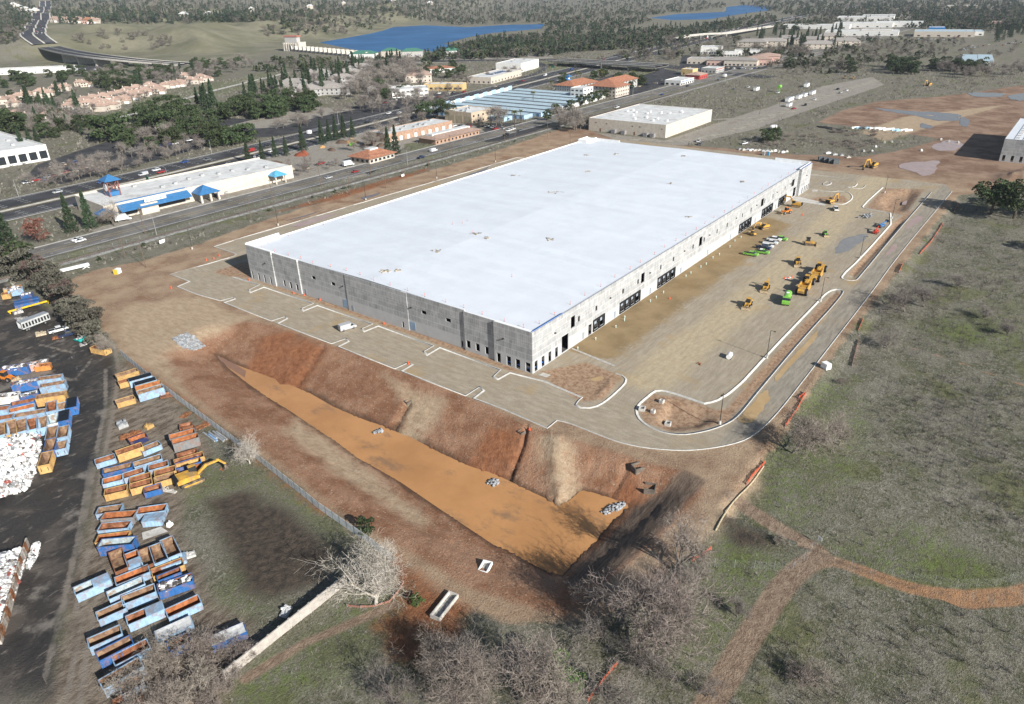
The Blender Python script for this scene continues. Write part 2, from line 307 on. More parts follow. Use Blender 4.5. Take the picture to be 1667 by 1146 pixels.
Zp['asph'] = [P2(p) for p in ([(40, 290), (60, 268), (190, 225), (260, 235), (330, 215), (350, 235), (250, 262), (100, 300)], [(330, 205), (340, 190), (420, 195), (560, 180), (600, 165), (720, 150), (760, 150), (660, 185), (450, 222), (350, 228)], [(560, 265), (640, 262), (600, 285), (540, 292)], [(780, 215), (800, 200), (900, 200), (850, 225), (790, 232)], [(990, 140), (1080, 112), (1110, 118), (1110, 130), (1000, 165)], [(1110, 90), (1240, 95), (1250, 110), (1150, 120), (1105, 112)], [(80, 105), (170, 108), (180, 118), (90, 112)])]
Zp['conc'] = [P2(p) for p in ([(145, 375), (290, 330), (450, 285), (560, 262), (600, 285), (450, 312), (300, 352), (190, 385)], [(520, 280), (420, 265), (560, 205), (640, 205), (660, 240), (600, 265)], [(600, 215), (760, 195), (790, 215), (620, 240)], [(960, 215), (1085, 228), (1230, 180), (1430, 132), (1440, 138), (1300, 185), (1230, 210), (1100, 240), (960, 222)], [(1250, 175), (1340, 140), (1420, 125), (1430, 132), (1330, 165), (1270, 190)], [(368, 206), (430, 190), (505, 174), (578, 178), (520, 190), (450, 208), (385, 210)], [(1250, 92), (1450, 22), (1500, 22), (1300, 98)], [(620, 88), (900, 80), (900, 95), (640, 105)])]
def _chk(L):
    P = L[0]
    for _ in range(2): a, b = P[:-1], P[1:]; P = np.vstack([P[:1], np.stack([.75*a+.25*b, .25*a+.75*b], 1).reshape(-1, 2), P[-1:]])
    return P
PATHS = [(_chk([P2([(1150, 1160), (1210, 1060), (1262, 975), (1300, 930), (1345, 912), (1400, 930), (1480, 962), (1560, 975), (1640, 972), (1720, 955)], -1.1)]), 2.2), (P2([(1192, 812), (1265, 858), (1330, 895), (1350, 915)], -1.1), 1.9), (P2([(1465, 558), (1560, 590), (1680, 632)], -1.1), .45), (P2([(400, 1105), (500, 1045), (640, 985)]), .9)]
TRACKS = [P2([(1440, 285), (1390, 330), (1300, 420), (1180, 520), (1080, 590)]), P2([(1420, 292), (1250, 460), (1060, 620)])]
WHEEL = [P2(p) for p in ([(186, 560), (194, 610), (180, 690), (166, 770), (140, 920), (110, 1060)], [(172, 600), (172, 660), (160, 720), (146, 800), (128, 900)], [(128, 1150), (142, 1060), (152, 1000)], [(104, 1150), (124, 1060), (134, 1000)], [(60, 1150), (100, 1000), (130, 860), (150, 740)], [(120, 575), (60, 560), (0, 590)], [(150, 585), (120, 620), (60, 600)])]
def gbuild():
    nr, na = 600, 860
    rr = 28*np.exp(np.linspace(0, 1, nr)*math.log(9500/28)); half = R_(44)
    aa = np.concatenate([np.linspace(-half, half, na), half+np.linspace(0, 1, 26)[1:-1]*(2*math.pi-2*half)]) + YAW
    A, Rr = np.meshgrid(aa, rr); X = CAM[0]+Rr*np.cos(A); Y = CAM[1]+Rr*np.sin(A); n = len(aa)
    Zz = height(X, Y); V = np.stack([X, Y, Zz], -1).reshape(-1, 3)
    i, j = np.meshgrid(np.arange(nr-1), np.arange(n), indexing='ij'); j2 = (j+1) % n
    F = np.stack([i*n+j, (i+1)*n+j, (i+1)*n+j2, i*n+j2], -1).reshape(-1, 4)
    V = np.vstack([V, [[CAM[0], CAM[1], 0]]]); c = len(V)-1
    # inner fan closed with degenerate-free quads: pair neighbouring spokes
    k = np.arange(0, n-1, 2); fan = np.stack([np.full_like(k, c), k, k+1, (k+2) % n], -1); F = np.vstack([F, fan])
    me = npmesh('ground', V, F, [MATS['ground']], smooth=True)
    x, y = V[:, 0], V[:, 1]
    for nm, polys in Zp.items():
        v = np.full(len(x), -200.)
        for p in polys:
            x0, y0 = p.min(0)-60; x1, y1 = p.max(0)+60; m = (x > x0) & (x < x1) & (y > y0) & (y < y1)
            if m.any(): v[m] = np.maximum(v[m], sdf(p, x[m], y[m]))
        a = me.attributes.new('z_'+nm, 'FLOAT', 'POINT'); a.data.foreach_set('value', v.astype(np.float32))
    v = np.full(len(x), -200.)
    for p, wd in PATHS:
        x0, y0 = p.min(0)-30; x1, y1 = p.max(0)+30; m = (x > x0) & (x < x1) & (y > y0) & (y < y1); v[m] = np.maximum(v[m], wd-sdf(p, x[m], y[m], False))
    me.attributes.new('z_path', 'FLOAT', 'POINT').data.foreach_set('value', v.astype(np.float32))
    v = np.full(len(x), -200.)
    for p in TRACKS:
        x0, y0 = p.min(0)-30; x1, y1 = p.max(0)+30; m = (x > x0) & (x < x1) & (y > y0) & (y < y1); v[m] = np.maximum(v[m], 6-sdf(p, x[m], y[m], False))
    me.attributes.new('z_track', 'FLOAT', 'POINT').data.foreach_set('value', v.astype(np.float32))
    v = np.full(len(x), -200.)
    for p in WHEEL:
        x0, y0 = p.min(0)-10; x1, y1 = p.max(0)+10; m = (x > x0) & (x < x1) & (y > y0) & (y < y1); v[m] = np.maximum(v[m], .55-sdf(p, x[m], y[m], False))
    me.attributes.new('z_wheel', 'FLOAT', 'POINT').data.foreach_set('value', v.astype(np.float32))
    # basin flag: metres inside the basin's rim
    v = np.full(len(x), -200.); m = (x > -140) & (x < 60) & (y > -120) & (y < 170); v[m] = sdf(TOP, x[m], y[m])
    me.attributes.new('z_basin', 'FLOAT', 'POINT').data.foreach_set('value', v.astype(np.float32))
    return tag(link('ground', me), kind='structure')
def ground_mat():
    m = bpy.data.materials.new('ground'); N = NT(m); P = N.pos(); MATS['ground'] = m
    sep = N.new('ShaderNodeSeparateXYZ'); N.set(sep.inputs[0], P); px, py = sep.outputs[0], sep.outputs[1]
    nb = N.noise(P, .018, 5, .6); nm = N.noise(P, .11, 6, .62); ns = N.noise(P, .7, 6, .65); nf = N.noise(P, 3.2, 4, .7); no2 = N.noise(P, .05, 6, .6, off=(91, 37, 0))
    edge = N.math('MULTIPLY_ADD', nm, 5.0, N.math('MULTIPLY_ADD', ns, 2.4, -3.7))   # ragged borders, metres
    def fac(zone, wid=1.2, amp=1.0):
        return N.ramp(N.math('MULTIPLY_ADD', edge, amp, N.attr('z_'+zone)), -wid, wid)
    def two(a, b, n, lo=.35, hi=.65): return N.mix(N.ramp(n, lo, hi), a, b)
    # weedy field: grey dead stalks over olive and fresh green
    fld = two((.115, .115, .066), (.205, .19, .145), nm, .36, .62)
    fld = N.mix(N.ramp(ns, .47, .64, 0, .7), fld, (.275, .255, .21)); fin0 = N.noise(P, 2.2, 5, .8); fld = N.mix(N.ramp(fin0, .53, .62, 0, .7), fld, (.36, .33, .275)); fld = N.mix(N.ramp(fin0, .47, .38, 0, .6), fld, (.06, .058, .036)); fld = N.mix(N.math('MULTIPLY', N.math('MAXIMUM', N.ramp(px, 250, 330), N.ramp(py, 245, 300)), .6), fld, two((.13, .118, .088), (.25, .225, .175), ns))
    grn = two((.095, .108, .038), (.165, .17, .062), ns, .3, .68)
    fld = N.mix(N.ramp(no2, .54, .64, 0, .65), fld, grn)
    fld = N.mix(N.ramp(nf, .5, .72, 0, .55), fld, (.06, .055, .04))
    # beyond about 600 m: duller scrub
    c = fld
    c = N.mix(N.math('MULTIPLY', fac('green', 4, 2.6), N.ramp(ns, .38, .62, 0, .7)), c, N.mix(N.ramp(no2, .4, .6), two((.085, .105, .03), (.15, .16, .055), nf, .3, .7), two((.085, .135, .028), (.16, .205, .05), nf, .3, .7)))
    hill = two((.145, .138, .085), (.235, .215, .15), N.noise(P, .012, 6, .65), .35, .65); hill = N.mix(N.ramp(nm, .45, .7, 0, .5), hill, (.14, .15, .075)); c = N.mix(fac('hill', 20, 3), c, hill)
    asph = two((.038, .038, .042), (.075, .074, .075), nm, .3, .7); c = N.mix(fac('asph', .6, .3), c, asph)
    conc = two((.25, .225, .19), (.36, .33, .28), ns); c = N.mix(fac('conc', 1, .6), c, N.mix(N.ramp(nm, .5, .66, 0, .6), conc, (.24, .20, .15)))
    # graded dirt with grader streaks
    st = N.noise(P, 1.0, 6, .72, scale3=(.8, .22, 1)); st2 = N.noise(P, 1.0, 6, .72, scale3=(.16, .9, 1)); fine = N.noise(P, 2.6, 5, .82); st3 = N.noise(P, .5, 6, .7, scale3=(.5, 1.2, 1), off=(5, 9, 0))
    dirt = two((.26, .17, .11), (.41, .30, .20), nm, .34, .66)
    dirt = N.mix(N.ramp(st, .45, .66, 0, .5), dirt, (.40, .29, .19)); dirt = N.mix(N.ramp(fine, .53, .62, 0, .45), dirt, (.44, .33, .22)); dirt = N.mix(N.ramp(fine, .47, .40, 0, .5), dirt, (.12, .075, .045))
    dirt = N.mix(N.ramp(nf, .55, .75, 0, .55), dirt, (.13, .085, .055))
    dirt = N.mix(N.ramp(no2, .55, .68, 0, .7), dirt, (.21, .105, .055))
    dirt = N.mix(N.math('MULTIPLY', N.ramp(px, 270, 330), .8), dirt, two((.15, .085, .055), (.30, .20, .14), N.noise(P, .06, 6, .7, off=(7, 7, 0)), .38, .62))
    c = N.mix(fac('dirt', .8), c, dirt)
    # basin slopes: clods and pale stones on brown-red earth
    bas = two((.235, .112, .06), (.365, .21, .13), nm, .36, .64)
    rows = N.noise(P, 1.0, 4, .6, scale3=(1.2, .4, 1), off=(2, 3, 0)); bas = N.mix(N.ramp(rows, .48, .62, 0, .3), bas, (.36, .25, .165))
    spk = N.new('ShaderNodeTexVoronoi'); N.set(spk.inputs['Vector'], P); spk.inputs['Scale'].default_value = .95
    bas = N.mix(N.ramp(spk.outputs['Distance'], .10, .22, .5, 0), bas, (.52, .43, .33))
    bas = N.mix(N.ramp(fine, .48, .40, 0, .6), bas, (.10, .058, .036)); c = N.mix(fac('basin', 1.2, .4), c, bas)
    pz = sep.outputs[2]; c = N.mix(N.math('MULTIPLY', N.ramp(pz, WATER_Z+.02, WATER_Z+.55, .75, 0), fac('basin', 1.2, .4)), c, (.075, .042, .026))
    c = N.mix(N.math('MULTIPLY', fac('tan', 2.5, 1.2), N.ramp(ns, .25, .5, .35, .95)), c, two((.36, .265, .17), (.47, .36, .245), st, .35, .65))
    red = two((.20, .075, .032), (.33, .145, .07), ns, .3, .7); c = N.mix(N.math('MULTIPLY', fac('red', 2.2, 1.3), N.ramp(nm, .3, .55, .45, .95)), c, red)
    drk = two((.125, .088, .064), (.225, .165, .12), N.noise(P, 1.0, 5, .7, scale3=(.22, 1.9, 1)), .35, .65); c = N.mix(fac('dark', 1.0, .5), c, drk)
    # aggregate base of the pad: swept along the traffic direction
    sel = N.ramp(N.math('ADD', px, N.math('MULTIPLY', nm, 20)), 2, 22)
    streak = N.mix(sel, st, st2)
    pad = two((.275, .23, .17), (.385, .33, .25), streak, .34, .68)
    pad = N.mix(N.ramp(fine, .54, .64, 0, .4), pad, (.47, .41, .33)); pad = N.mix(N.ramp(fine, .46, .38, 0, .4), pad, (.18, .145, .10)); pad = N.mix(N.ramp(nm, .45, .68, 0, .6), pad, (.295, .24, .165)); pad = N.mix(N.ramp(no2, .56, .66, 0, .65), pad, (.36, .255, .13)); pad = N.mix(N.ramp(ns, .62, .75, 0, .5), pad, (.47, .42, .34))
    wet = N.math('MULTIPLY', N.ramp(py, -26, -2), N.ramp(py, 3, 1)); wet = N.math('MULTIPLY', wet, N.ramp(px, 14, 22)); wet = N.math('MULTIPLY', wet, N.ramp(px, 190, 170)); wet = N.ramp(N.math('ADD', wet, N.math('MULTIPLY_ADD', ns, .5, N.math('MULTIPLY_ADD', nm, .5, -.5))), .35, .62)
    pad = N.mix(N.math('MULTIPLY', wet, .85), pad, two((.20, .135, .06), (.285, .20, .10), nm))     # damp fill along the dock wall
    pad = N.mix(N.math('MULTIPLY', N.ramp(py, -55, -56.5), N.ramp(px, -12, 0, 0, .75)), pad, two((.20, .18, .15), (.30, .27, .22), st2, .36, .64))
    c = N.mix(fac('pad', .25, .06), c, pad)
    c = N.mix(N.math('MULTIPLY', N.math('MULTIPLY', fac('track', 3, .8), N.ramp(st2, .3, .6, .3, .85)), N.ramp(N.attr('z_pad'), 0, 2)), c, two((.40, .32, .20), (.47, .39, .26), ns))
    c = N.mix(N.math('MULTIPLY', N.math('MULTIPLY', fac('red', .8, .35), N.ramp(N.attr('z_pad'), 0, .5)), .88), c, two((.20, .105, .058), (.37, .25, .16), N.noise(P, .8, 6, .7, off=(3, 1, 0)), .34, .62))
    # scrapyard
    yard = two((.035, .032, .03), (.085, .075, .066), nm, .35, .68); yard = N.mix(N.ramp(nm, .54, .62, 0, .75), yard, (.125, .105, .088)); yard = N.mix(N.ramp(st3, .57, .66, 0, .8), yard, (.22, .19, .16)); yard = N.mix(N.ramp(no2, .55, .62, 0, .85), yard, (.27, .24, .205)); yard = N.mix(N.ramp(fine, .45, .3, 0, .5), yard, (.03, .027, .025))
    mud = two((.11, .082, .058), (.29, .24, .185), st3, .34, .62); mud = N.mix(N.ramp(nf, .5, .7, 0, .4), mud, (.10, .07, .05))
    c = N.mix(fac('mud', 2.0, 1.0), c, mud); c = N.mix(fac('yard', 1.6, .7), c, yard)
    c = N.mix(N.math('MULTIPLY', N.ramp(N.math('ADD', N.attr('z_wheel'), N.math('MULTIPLY_ADD', ns, 1.6, -.8)), -.2, .3), N.ramp(nm, .35, .55, .1, .8)), c, (.27, .235, .195))
    c = N.mix(fac('soil', 2.5, 1.4), c, two((.045, .037, .03), (.115, .088, .065), ns, .3, .7))
    pth = two((.20, .14, .098), (.32, .235, .165), ns); pth = N.mix(N.math('MULTIPLY', N.ramp(N.math('ADD', py, N.math('MULTIPLY', nm, 14)), -78, -90), N.ramp(ns, .3, .6, .3, .85)), pth, (.40, .215, .105)); pth = N.mix(N.ramp(st3, .5, .62, 0, .4), pth, (.42, .32, .23)); pth = N.mix(N.ramp(fine, .45, .3, 0, .5), pth, (.13, .085, .06)); c = N.mix(fac('path', .4, .16), c, pth)
    hsv = N.new('ShaderNodeHueSaturation'); hsv.inputs['Saturation'].default_value = 1.0; N.set(hsv.inputs['Color'], c); N.set(N.b.inputs['Base Color'], hsv.outputs[0]); N.b.inputs['Specular IOR Level'].default_value = .2
    N.set(N.b.inputs['Roughness'], N.mix(fac('yard', 1.6, .7), (.92, .92, .92), N.mix(N.ramp(nm, .4, .55), (.3, .3, .3), (.8, .8, .8))))
    hgt = N.math('ADD', N.math('MULTIPLY', ns, .6), N.math('MULTIPLY', nf, .5)); bd = N.new('ShaderNodeBump'); bd.inputs['Strength'].default_value = 1.0; N.set(bd.inputs['Height'], N.math('ADD', hgt, N.math('MULTIPLY', fin0, .7))); N.set(bd.inputs['Distance'], N.math('MULTIPLY', N.ramp(N.attr('z_pad'), -.3, .3, 1, .22), N.ramp(N.attr('z_dirt'), -1, 1, .55, .38))); N.t.links.new(bd.outputs[0], N.b.inputs['Normal'])
    return m
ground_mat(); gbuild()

# ------------------------------------------------------------------ waters
def sheet(name, poly, z, m, kind='structure'):
    bm = bmesh.new(); vs = [bm.verts.new((p[0], p[1], z)) for p in poly]; f = bm.faces.new(vs); f.normal_update()
    if f.normal.z < 0: f.normal_flip()
    bmesh.ops.triangulate(bm, faces=bm.faces[:]); me = bpy.data.meshes.new(name); bm.to_mesh(me); bm.free(); me.materials.append(m)
    return tag(link(name, me), kind=kind)
def water_mat(name, c1, c2, rough, sc=.08, ripple=.05, ns=2.0, dark=None, spec=.5):
    m = bpy.data.materials.new(name); N = NT(m); P = N.pos()
    cc = N.mix(N.ramp(N.noise(P, sc, 5, .6), .35, .7), c1, c2)
    if dark: cc = N.mix(N.ramp(N.noise(P, .16, 6, .72, scale3=(.7, .35, 1), off=(4, 8, 0)), .53, .68, 0, .8), cc, dark)  # dark cloud reflections and debris patches, painted into the water colour
    N.set(N.b.inputs['Base Color'], cc); N.b.inputs['Specular IOR Level'].default_value = spec; N.b.inputs['Roughness'].default_value = rough; N.b.inputs['IOR'].default_value = 1.33
    N.bump(N.noise(P, ns, 4, .6), ripple, .1); MATS[name] = m; return m
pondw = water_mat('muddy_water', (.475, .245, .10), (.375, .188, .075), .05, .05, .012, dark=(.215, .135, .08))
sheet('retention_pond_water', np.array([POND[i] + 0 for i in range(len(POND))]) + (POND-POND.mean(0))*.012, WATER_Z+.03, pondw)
sheet('channel_water', P2([(333, 568), (352, 574), (385, 592), (400, 601), (398, 612), (372, 596), (350, 582)], WATER_Z+.6), WATER_Z+.06, water_mat('shallow_water', (.24, .13, .08), (.30, .17, .10), .12))
lakew = water_mat('lake_water', (.018, .09, .22), (.035, .135, .30), .4, .01, .3, .12, spec=.06)
sheet('lake_water', LAKE1, -1.2, lakew); sheet('upper_lake_water', LAKE2, -1.2, lakew)
pud = water_mat('puddle_water', (.40, .27, .13), (.46, .33, .18), .06, .2, .004); pudp = water_mat('pale_puddle_water', (.36, .25, .21), (.42, .30, .25), .05, .2, .004); pudd = water_mat('rain_puddle_water', (.14, .11, .10), (.2, .16, .14), .04, .3, .004)
PUD = [([(1196, 688), (1222, 660), (1245, 632), (1256, 645), (1240, 670), (1225, 690), (1205, 692)], pud), ([(1262, 612), (1300, 570), (1330, 538), (1326, 555), (1290, 592), (1264, 622)], pud), ([(1438, 420), (1456, 394), (1462, 402), (1456, 408), (1440, 418)], pudp), ([(1472, 372), (1490, 350), (1506, 356), (1492, 364), (1475, 374)], pudp), ([(1470, 265), (1530, 262), (1528, 275), (1508, 288), (1490, 282), (1465, 273)], pudp), ([(1518, 236), (1545, 228), (1570, 233), (1560, 245), (1520, 246)], pudp), ([(1420, 175), (1470, 180), (1510, 182), (1560, 185), (1570, 196), (1530, 198), (1490, 188), (1450, 183)], pudd), ([(1500, 200), (1520, 205), (1515, 210), (1497, 208)], pudd), ([(1565, 190), (1580, 196), (1575, 208), (1562, 204)], pudd), ([(1640, 155), (1680, 150), (1680, 160), (1660, 165), (1645, 162)], pudd), ([(1575, 150), (1640, 152), (1630, 158), (1580, 158)], pudd), ([(455, 362), (510, 347), (530, 340), (500, 352)], pudd), ([(475, 367), (530, 350), (550, 347), (520, 360), (488, 370)], pudp), ([(585, 322), (618, 314), (616, 318), (590, 326)], pudd), ([(752, 288), (790, 274), (797, 270), (788, 280)], pudd), ([(1205, 238), (1225, 228), (1222, 233), (1196, 242)], pudd), ([(963, 616), (978, 612), (985, 615), (975, 620), (962, 620)], pud), ([(1470, 325), (1478, 322), (1476, 330), (1469, 330)], pudp), ([(1360, 405), (1372, 390), (1400, 380), (1418, 380), (1400, 396), (1378, 412), (1362, 412)], water_mat('slurry_water', (.21, .20, .19), (.25, .24, .22), .25, .3, .004))]
for pts, mm in PUD:
    # rounded, slightly wandering outline
    p = P2(pts); q = []
    for i in range(len(p)):
        a, b, c_ = p[i-1], p[i], p[(i+1) % len(p)]; q += [b*.7+a*.3, b*.88+a*.06+c_*.06, b*.7+c_*.3]
    q = np.array(q); q2 = np.repeat(q, 3, 0); q2[1::3] = q*.67+np.roll(q, -1, 0)*.33; q2[2::3] = q*.33+np.roll(q, -1, 0)*.67; cq = q2.mean(0); dq = q2-cq; rq = np.linalg.norm(dq, axis=1).mean(); q = cq+dq*(1+.16*vnoise(q2[:, 0], q2[:, 1], rq*.35+.3, 77)+.07*vnoise(q2[:, 0], q2[:, 1], rq*.12+.1, 78))[:, None]; z = max(hz(*c_) for c_ in np.vstack([q, q.mean(0)[None]])); sheet('puddle', q, z+.02, mm)

# ------------------------------------------------------------------ roads, railway, kerbs
def resample(P, step):
    P = np.asarray(P, float); d = np.r_[0, np.cumsum(np.hypot(*np.diff(P, axis=0).T))]; n = max(2, int(d[-1]/step)+1); t = np.linspace(0, d[-1], n)
    return np.stack([np.interp(t, d, P[:, k]) for k in range(P.shape[1])], 1)
def chaikin(P, n=2, closed=False):
    P = np.asarray(P, float)
    for _ in range(n):
        if closed: Q = np.roll(P, -1, 0); P = np.stack([.75*P+.25*Q, .25*P+.75*Q], 1).reshape(-1, P.shape[1])
        else: a, b = P[:-1], P[1:]; P = np.vstack([P[:1], np.stack([.75*a+.25*b, .25*a+.75*b], 1).reshape(-1, P.shape[1]), P[-1:]])
    return P
def normals(P, closed=False):
    T = np.roll(P, -1, 0)-np.roll(P, 1, 0) if closed else np.gradient(P, axis=0)
    T = T[:, :2]/(np.linalg.norm(T[:, :2], axis=1, keepdims=True)+1e-9); return np.stack([-T[:, 1], T[:, 0]], 1)
def ribbon(name, P, o0, o1, dz, m, step=12, zf=None, kind='structure', parent=None):
    P = resample(P, step); n_ = normals(P); A = P[:, :2]+n_*o0; B = P[:, :2]+n_*o1
    za = (zf(A[:, 0], A[:, 1]) if zf else height(A[:, 0], A[:, 1])); zb = (zf(B[:, 0], B[:, 1]) if zf else height(B[:, 0], B[:, 1]))
    if P.shape[1] > 2: za = zb = P[:, 2]
    k = len(P); V = np.vstack([np.c_[A, za+dz], np.c_[B, zb+dz]]); i = np.arange(k-1); F = np.stack([i, i+1, k+i+1, k+i], 1)
    if o1 < o0: F = F[:, ::-1]
    o = link(name, npmesh(name, V, F, m), parent); return tag(o, kind=kind) if kind else o
asphm = mat('freeway_asphalt', (.05, .05, .054), .85, .25, .05, (.085, .083, .082), .56, world=True, bump=.2)
blvdm = mat('boulevard_asphalt', (.155, .148, .138), .9, .22, .06, (.20, .19, .17), .55, world=True)
paint = mat('road_paint', (.72, .72, .68), .7, .12, .4, (.35, .34, .32), .6, world=True); paint_y = mat('yellow_paint', (.60, .42, .08), .7, .12, .4, world=True)
concm = mat('concrete', (.50, .475, .43), .85, .14, .5, (.38, .35, .31), .6, world=True, bump=.15)
kerbm = mat('kerb_concrete', (.49, .475, .44), .8, .12, .8, (.38, .35, .305), .64, world=True)
barrier = mat('median_concrete', (.52, .49, .42), .85, .15, .2, world=True)
def dashes(name, P, off, L, gap, wid, dz, m):
    P = resample(P, L/2); d = np.r_[0, np.cumsum(np.hypot(*np.diff(P[:, :2], axis=0).T))]; n_ = normals(P); V = []; F = []
    Pz = height(P[:, 0], P[:, 1]); t = 0
    while t+L < d[-1]:
        k = len(V)
        for tt in (t, t+L):
            x, y = np.interp(tt, d, P[:, 0]), np.interp(tt, d, P[:, 1]); nx, ny = np.interp(tt, d, n_[:, 0]), np.interp(tt, d, n_[:, 1]); z = np.interp(tt, d, Pz)+dz
            V += [(x+nx*(off-wid/2), y+ny*(off-wid/2), z), (x+nx*(off+wid/2), y+ny*(off+wid/2), z)]
        F.append((k, k+2, k+3, k+1)); t += L+gap
    return tag(link(name, npmesh(name, V, F, m)), kind='structure')
FWY = chaikin(np.array([(-420, 318), (-120, 322), (0, 325), (106, 331), (317, 358), (456, 380), (720, 418), (1172, 480), (1649, 541), (2300, 600), (3000, 640)]), 2)
flat = lambda x, y: np.zeros_like(np.asarray(x, float))+.12
ribbon('freeway', FWY, -21, 24, .10, asphm, 15, flat)
for a, b in ((-22.4, -21), (24, 25.2)): ribbon('freeway_shoulder', FWY, a, b, .09, concm, 15, flat)
ribbon('freeway_median', FWY, -2.2, 1.6, .115, barrier, 15, flat)
for off in (-19.5, 22.3): ribbon('edge_line', FWY, off-.16, off+.16, .12, paint, 15, flat)
for off in (-3.6, 3.2): ribbon('edge_line', FWY, off-.14, off+.14, .12, paint_y, 15, flat)
for off in (-16, -12, -8, 7, 11, 15, 19):
    dashes('lane_dashes', FWY, off, 3.6, 8, .3, .24, paint)
BLV = np.array([(-420, 234.5), (-60, 234.5), (300, 234.), (900, 231), (1650, 228), (2400, 222)], float)
flat2 = lambda x, y: np.zeros_like(np.asarray(x, float))+.10
ribbon('boulevard', BLV, -8.6, 9.4, .08, blvdm, 15, flat2); ribbon('boulevard_sidewalk', BLV, 9.4, 11.2, .16, concm, 15, flat2)
ribbon('edge_line', BLV, -7.2, -6.9, .094, paint, 15, flat2); ribbon('turn_lane_line', BLV, 2.0, 2.2, .094, paint_y, 15, flat2); ribbon('turn_lane_line', BLV, -1.2, -1.0, .094, paint_y, 15, flat2)
for off in (-4.1, 5.5): dashes('lane_dashes', BLV, off, 3.2, 8.5, .22, .205, paint)
# railway: ballast bank, sleepers as one stuff part, two rails
RAIL = np.array([(-420, 213.5), (0, 213.5), (300, 213.5), (900, 212), (1650, 210), (2300, 206)], float)
ball = mat('ballast', (.235, .235, .22), .95, .25, .6, (.16, .155, .14), .55, world=True, bump=.5); rails = mat('rail_steel', (.16, .12, .10), .5, .2, 1, metal=.6)
def bank(name, P, prof, m, step=14, kind='structure', base=0.0):
    P = resample(P, step); n_ = normals(P); V = []; k = len(prof)
    for (x, y), nn in zip(P[:, :2], n_):
        for o, z in prof: V.append((x+nn[0]*o, y+nn[1]*o, z+base))
    i, j = np.meshgrid(np.arange(len(P)-1), np.arange(k-1), indexing='ij'); F = np.stack([i*k+j, (i+1)*k+j, (i+1)*k+j+1, i*k+j+1], -1).reshape(-1, 4)
    return tag(link(name, npmesh(name, V, F, m)), kind=kind)
bank('railway_ballast', RAIL, [(-3.4, -.2), (-1.9, .45), (1.9, .45), (3.4, -.2)], ball)
bank('rail', RAIL, [(-.81, .45), (-.80, .64), (-.72, .64), (-.71, .45)], rails); bank('rail', RAIL, [(.71, .45), (.72, .64), (.80, .64), (.81, .45)], rails)
_s = MB(); xs = np.arange(-160, 520, .75)
for x in xs: _s.box((x, float(np.interp(x, RAIL[:, 0], RAIL[:, 1])), .44), (.24, 2.6, .1))
tag(_s.build('railway_sleepers', mat('sleeper_wood', (.11, .085, .065), .95, .3, 1.0)), kind='stuff')
# kerbs: gutter pan plus upstand, swept along the photographed lines
def kerb(name, pts, closed=False, side=1, smooth=0, gut=.55, world=False, hgt=.15):
    P = np.array(pts, float) if world else P2(pts)
    if smooth: P = chaikin(P, smooth, closed)
    Q = np.vstack([P, P[:1]]) if closed else P
    Q = resample(Q, 2.0) if smooth else Q
    # mitred offsets
    def offs(o):
        out = []
        n = len(Q)
        for i in range(n):
            a = Q[i-1] if i > 0 else (Q[-2] if closed else None); b = Q[i]; c_ = Q[i+1] if i < n-1 else (Q[1] if closed else None)
            t1 = (b-a)/np.linalg.norm(b-a) if a is not None else None; t2 = (c_-b)/np.linalg.norm(c_-b) if c_ is not None else None
            if t1 is None: t1 = t2
            if t2 is None: t2 = t1
            n1 = np.array([-t1[1], t1[0]]); n2 = np.array([-t2[1], t2[0]]); m_ = n1+n2; L = np.linalg.norm(m_)
            m_ = m_/L if L > .2 else n1; out.append(b+m_*o/max(.45, float(m_@n1)))
        return np.array(out)
    prof = [(0, -.15), (0, hgt), (.18*side, hgt+.004), (.21*side, .045), ((.21+gut)*side, .03), ((.22+gut)*side, -.12)]
    V = []; k = len(prof); L = [offs(o) for o, z in prof]
    for i in range(len(Q)):
        for j, (o, z) in enumerate(prof): V.append((L[j][i][0], L[j][i][1], z))
    i, j = np.meshgrid(np.arange(len(Q)-1), np.arange(k-1), indexing='ij'); F = np.stack([i*k+j, (i+1)*k+j, (i+1)*k+j+1, i*k+j+1], -1).reshape(-1, 4)
    if side > 0: F = F[:, ::-1]
    return tag(link(name, npmesh(name, V, F, kerbm)), kind='structure')
kerb('lot_kerb', [(873, 259), (840.5, 256.6), (622, 320), (400, 385), (347, 401.6), (384.6, 414), (381, 417), (276, 447), (307, 458.5), (287, 467), (319, 479), (359, 490), (379.5, 484.5), (381, 487), (363, 493), (442, 523), (463, 516), (466, 519), (450.6, 527), (540, 560), (562, 552), (566, 556), (549, 564.5), (643, 601), (664, 591), (670, 594), (652, 604.5), (758, 645), (780, 631), (786, 636), (769, 649), (820, 667), (891, 698)], side=1, gut=.35)
kerb('road_kerb', [(891, 698), (907, 685)], side=1, gut=.3); kerb('road_kerb', [(907, 685), (927, 689), (971.5, 707.6), (1011, 722), (1053, 730.5), (1117, 735), (1169.5, 729), (1209, 719.5), (1233, 706), (1256, 684), (1274.6, 663), (1309, 619), (1356, 558), (1419, 477), (1466, 411.6), (1550, 312)], side=1, smooth=2, gut=.2)
kerb('walk_kerb', [(380, 450.5), (423, 463.5), (406, 472), (409, 475.5), (430, 467), (511, 494), (492, 502), (495, 505.5), (517, 496.6), (607.5, 527.6), (590, 535), (594, 539), (616, 530), (707, 563), (691, 572), (696, 577), (716, 565), (816, 602), (804, 613), (811, 616.5), (830, 606), (887, 620.5), (949, 647)], side=-1, gut=.35)
kerb('walk_kerb', [(949, 647), (937, 657), (940, 663.5), (965, 664), (985, 653.5), (1014, 627), (1019, 619), (1015, 612.6), (1002, 608.6)], side=-1, smooth=2, gut=.35)
kerb('apron_kerb', [(1001, 595), (932, 567)], gut=.3)
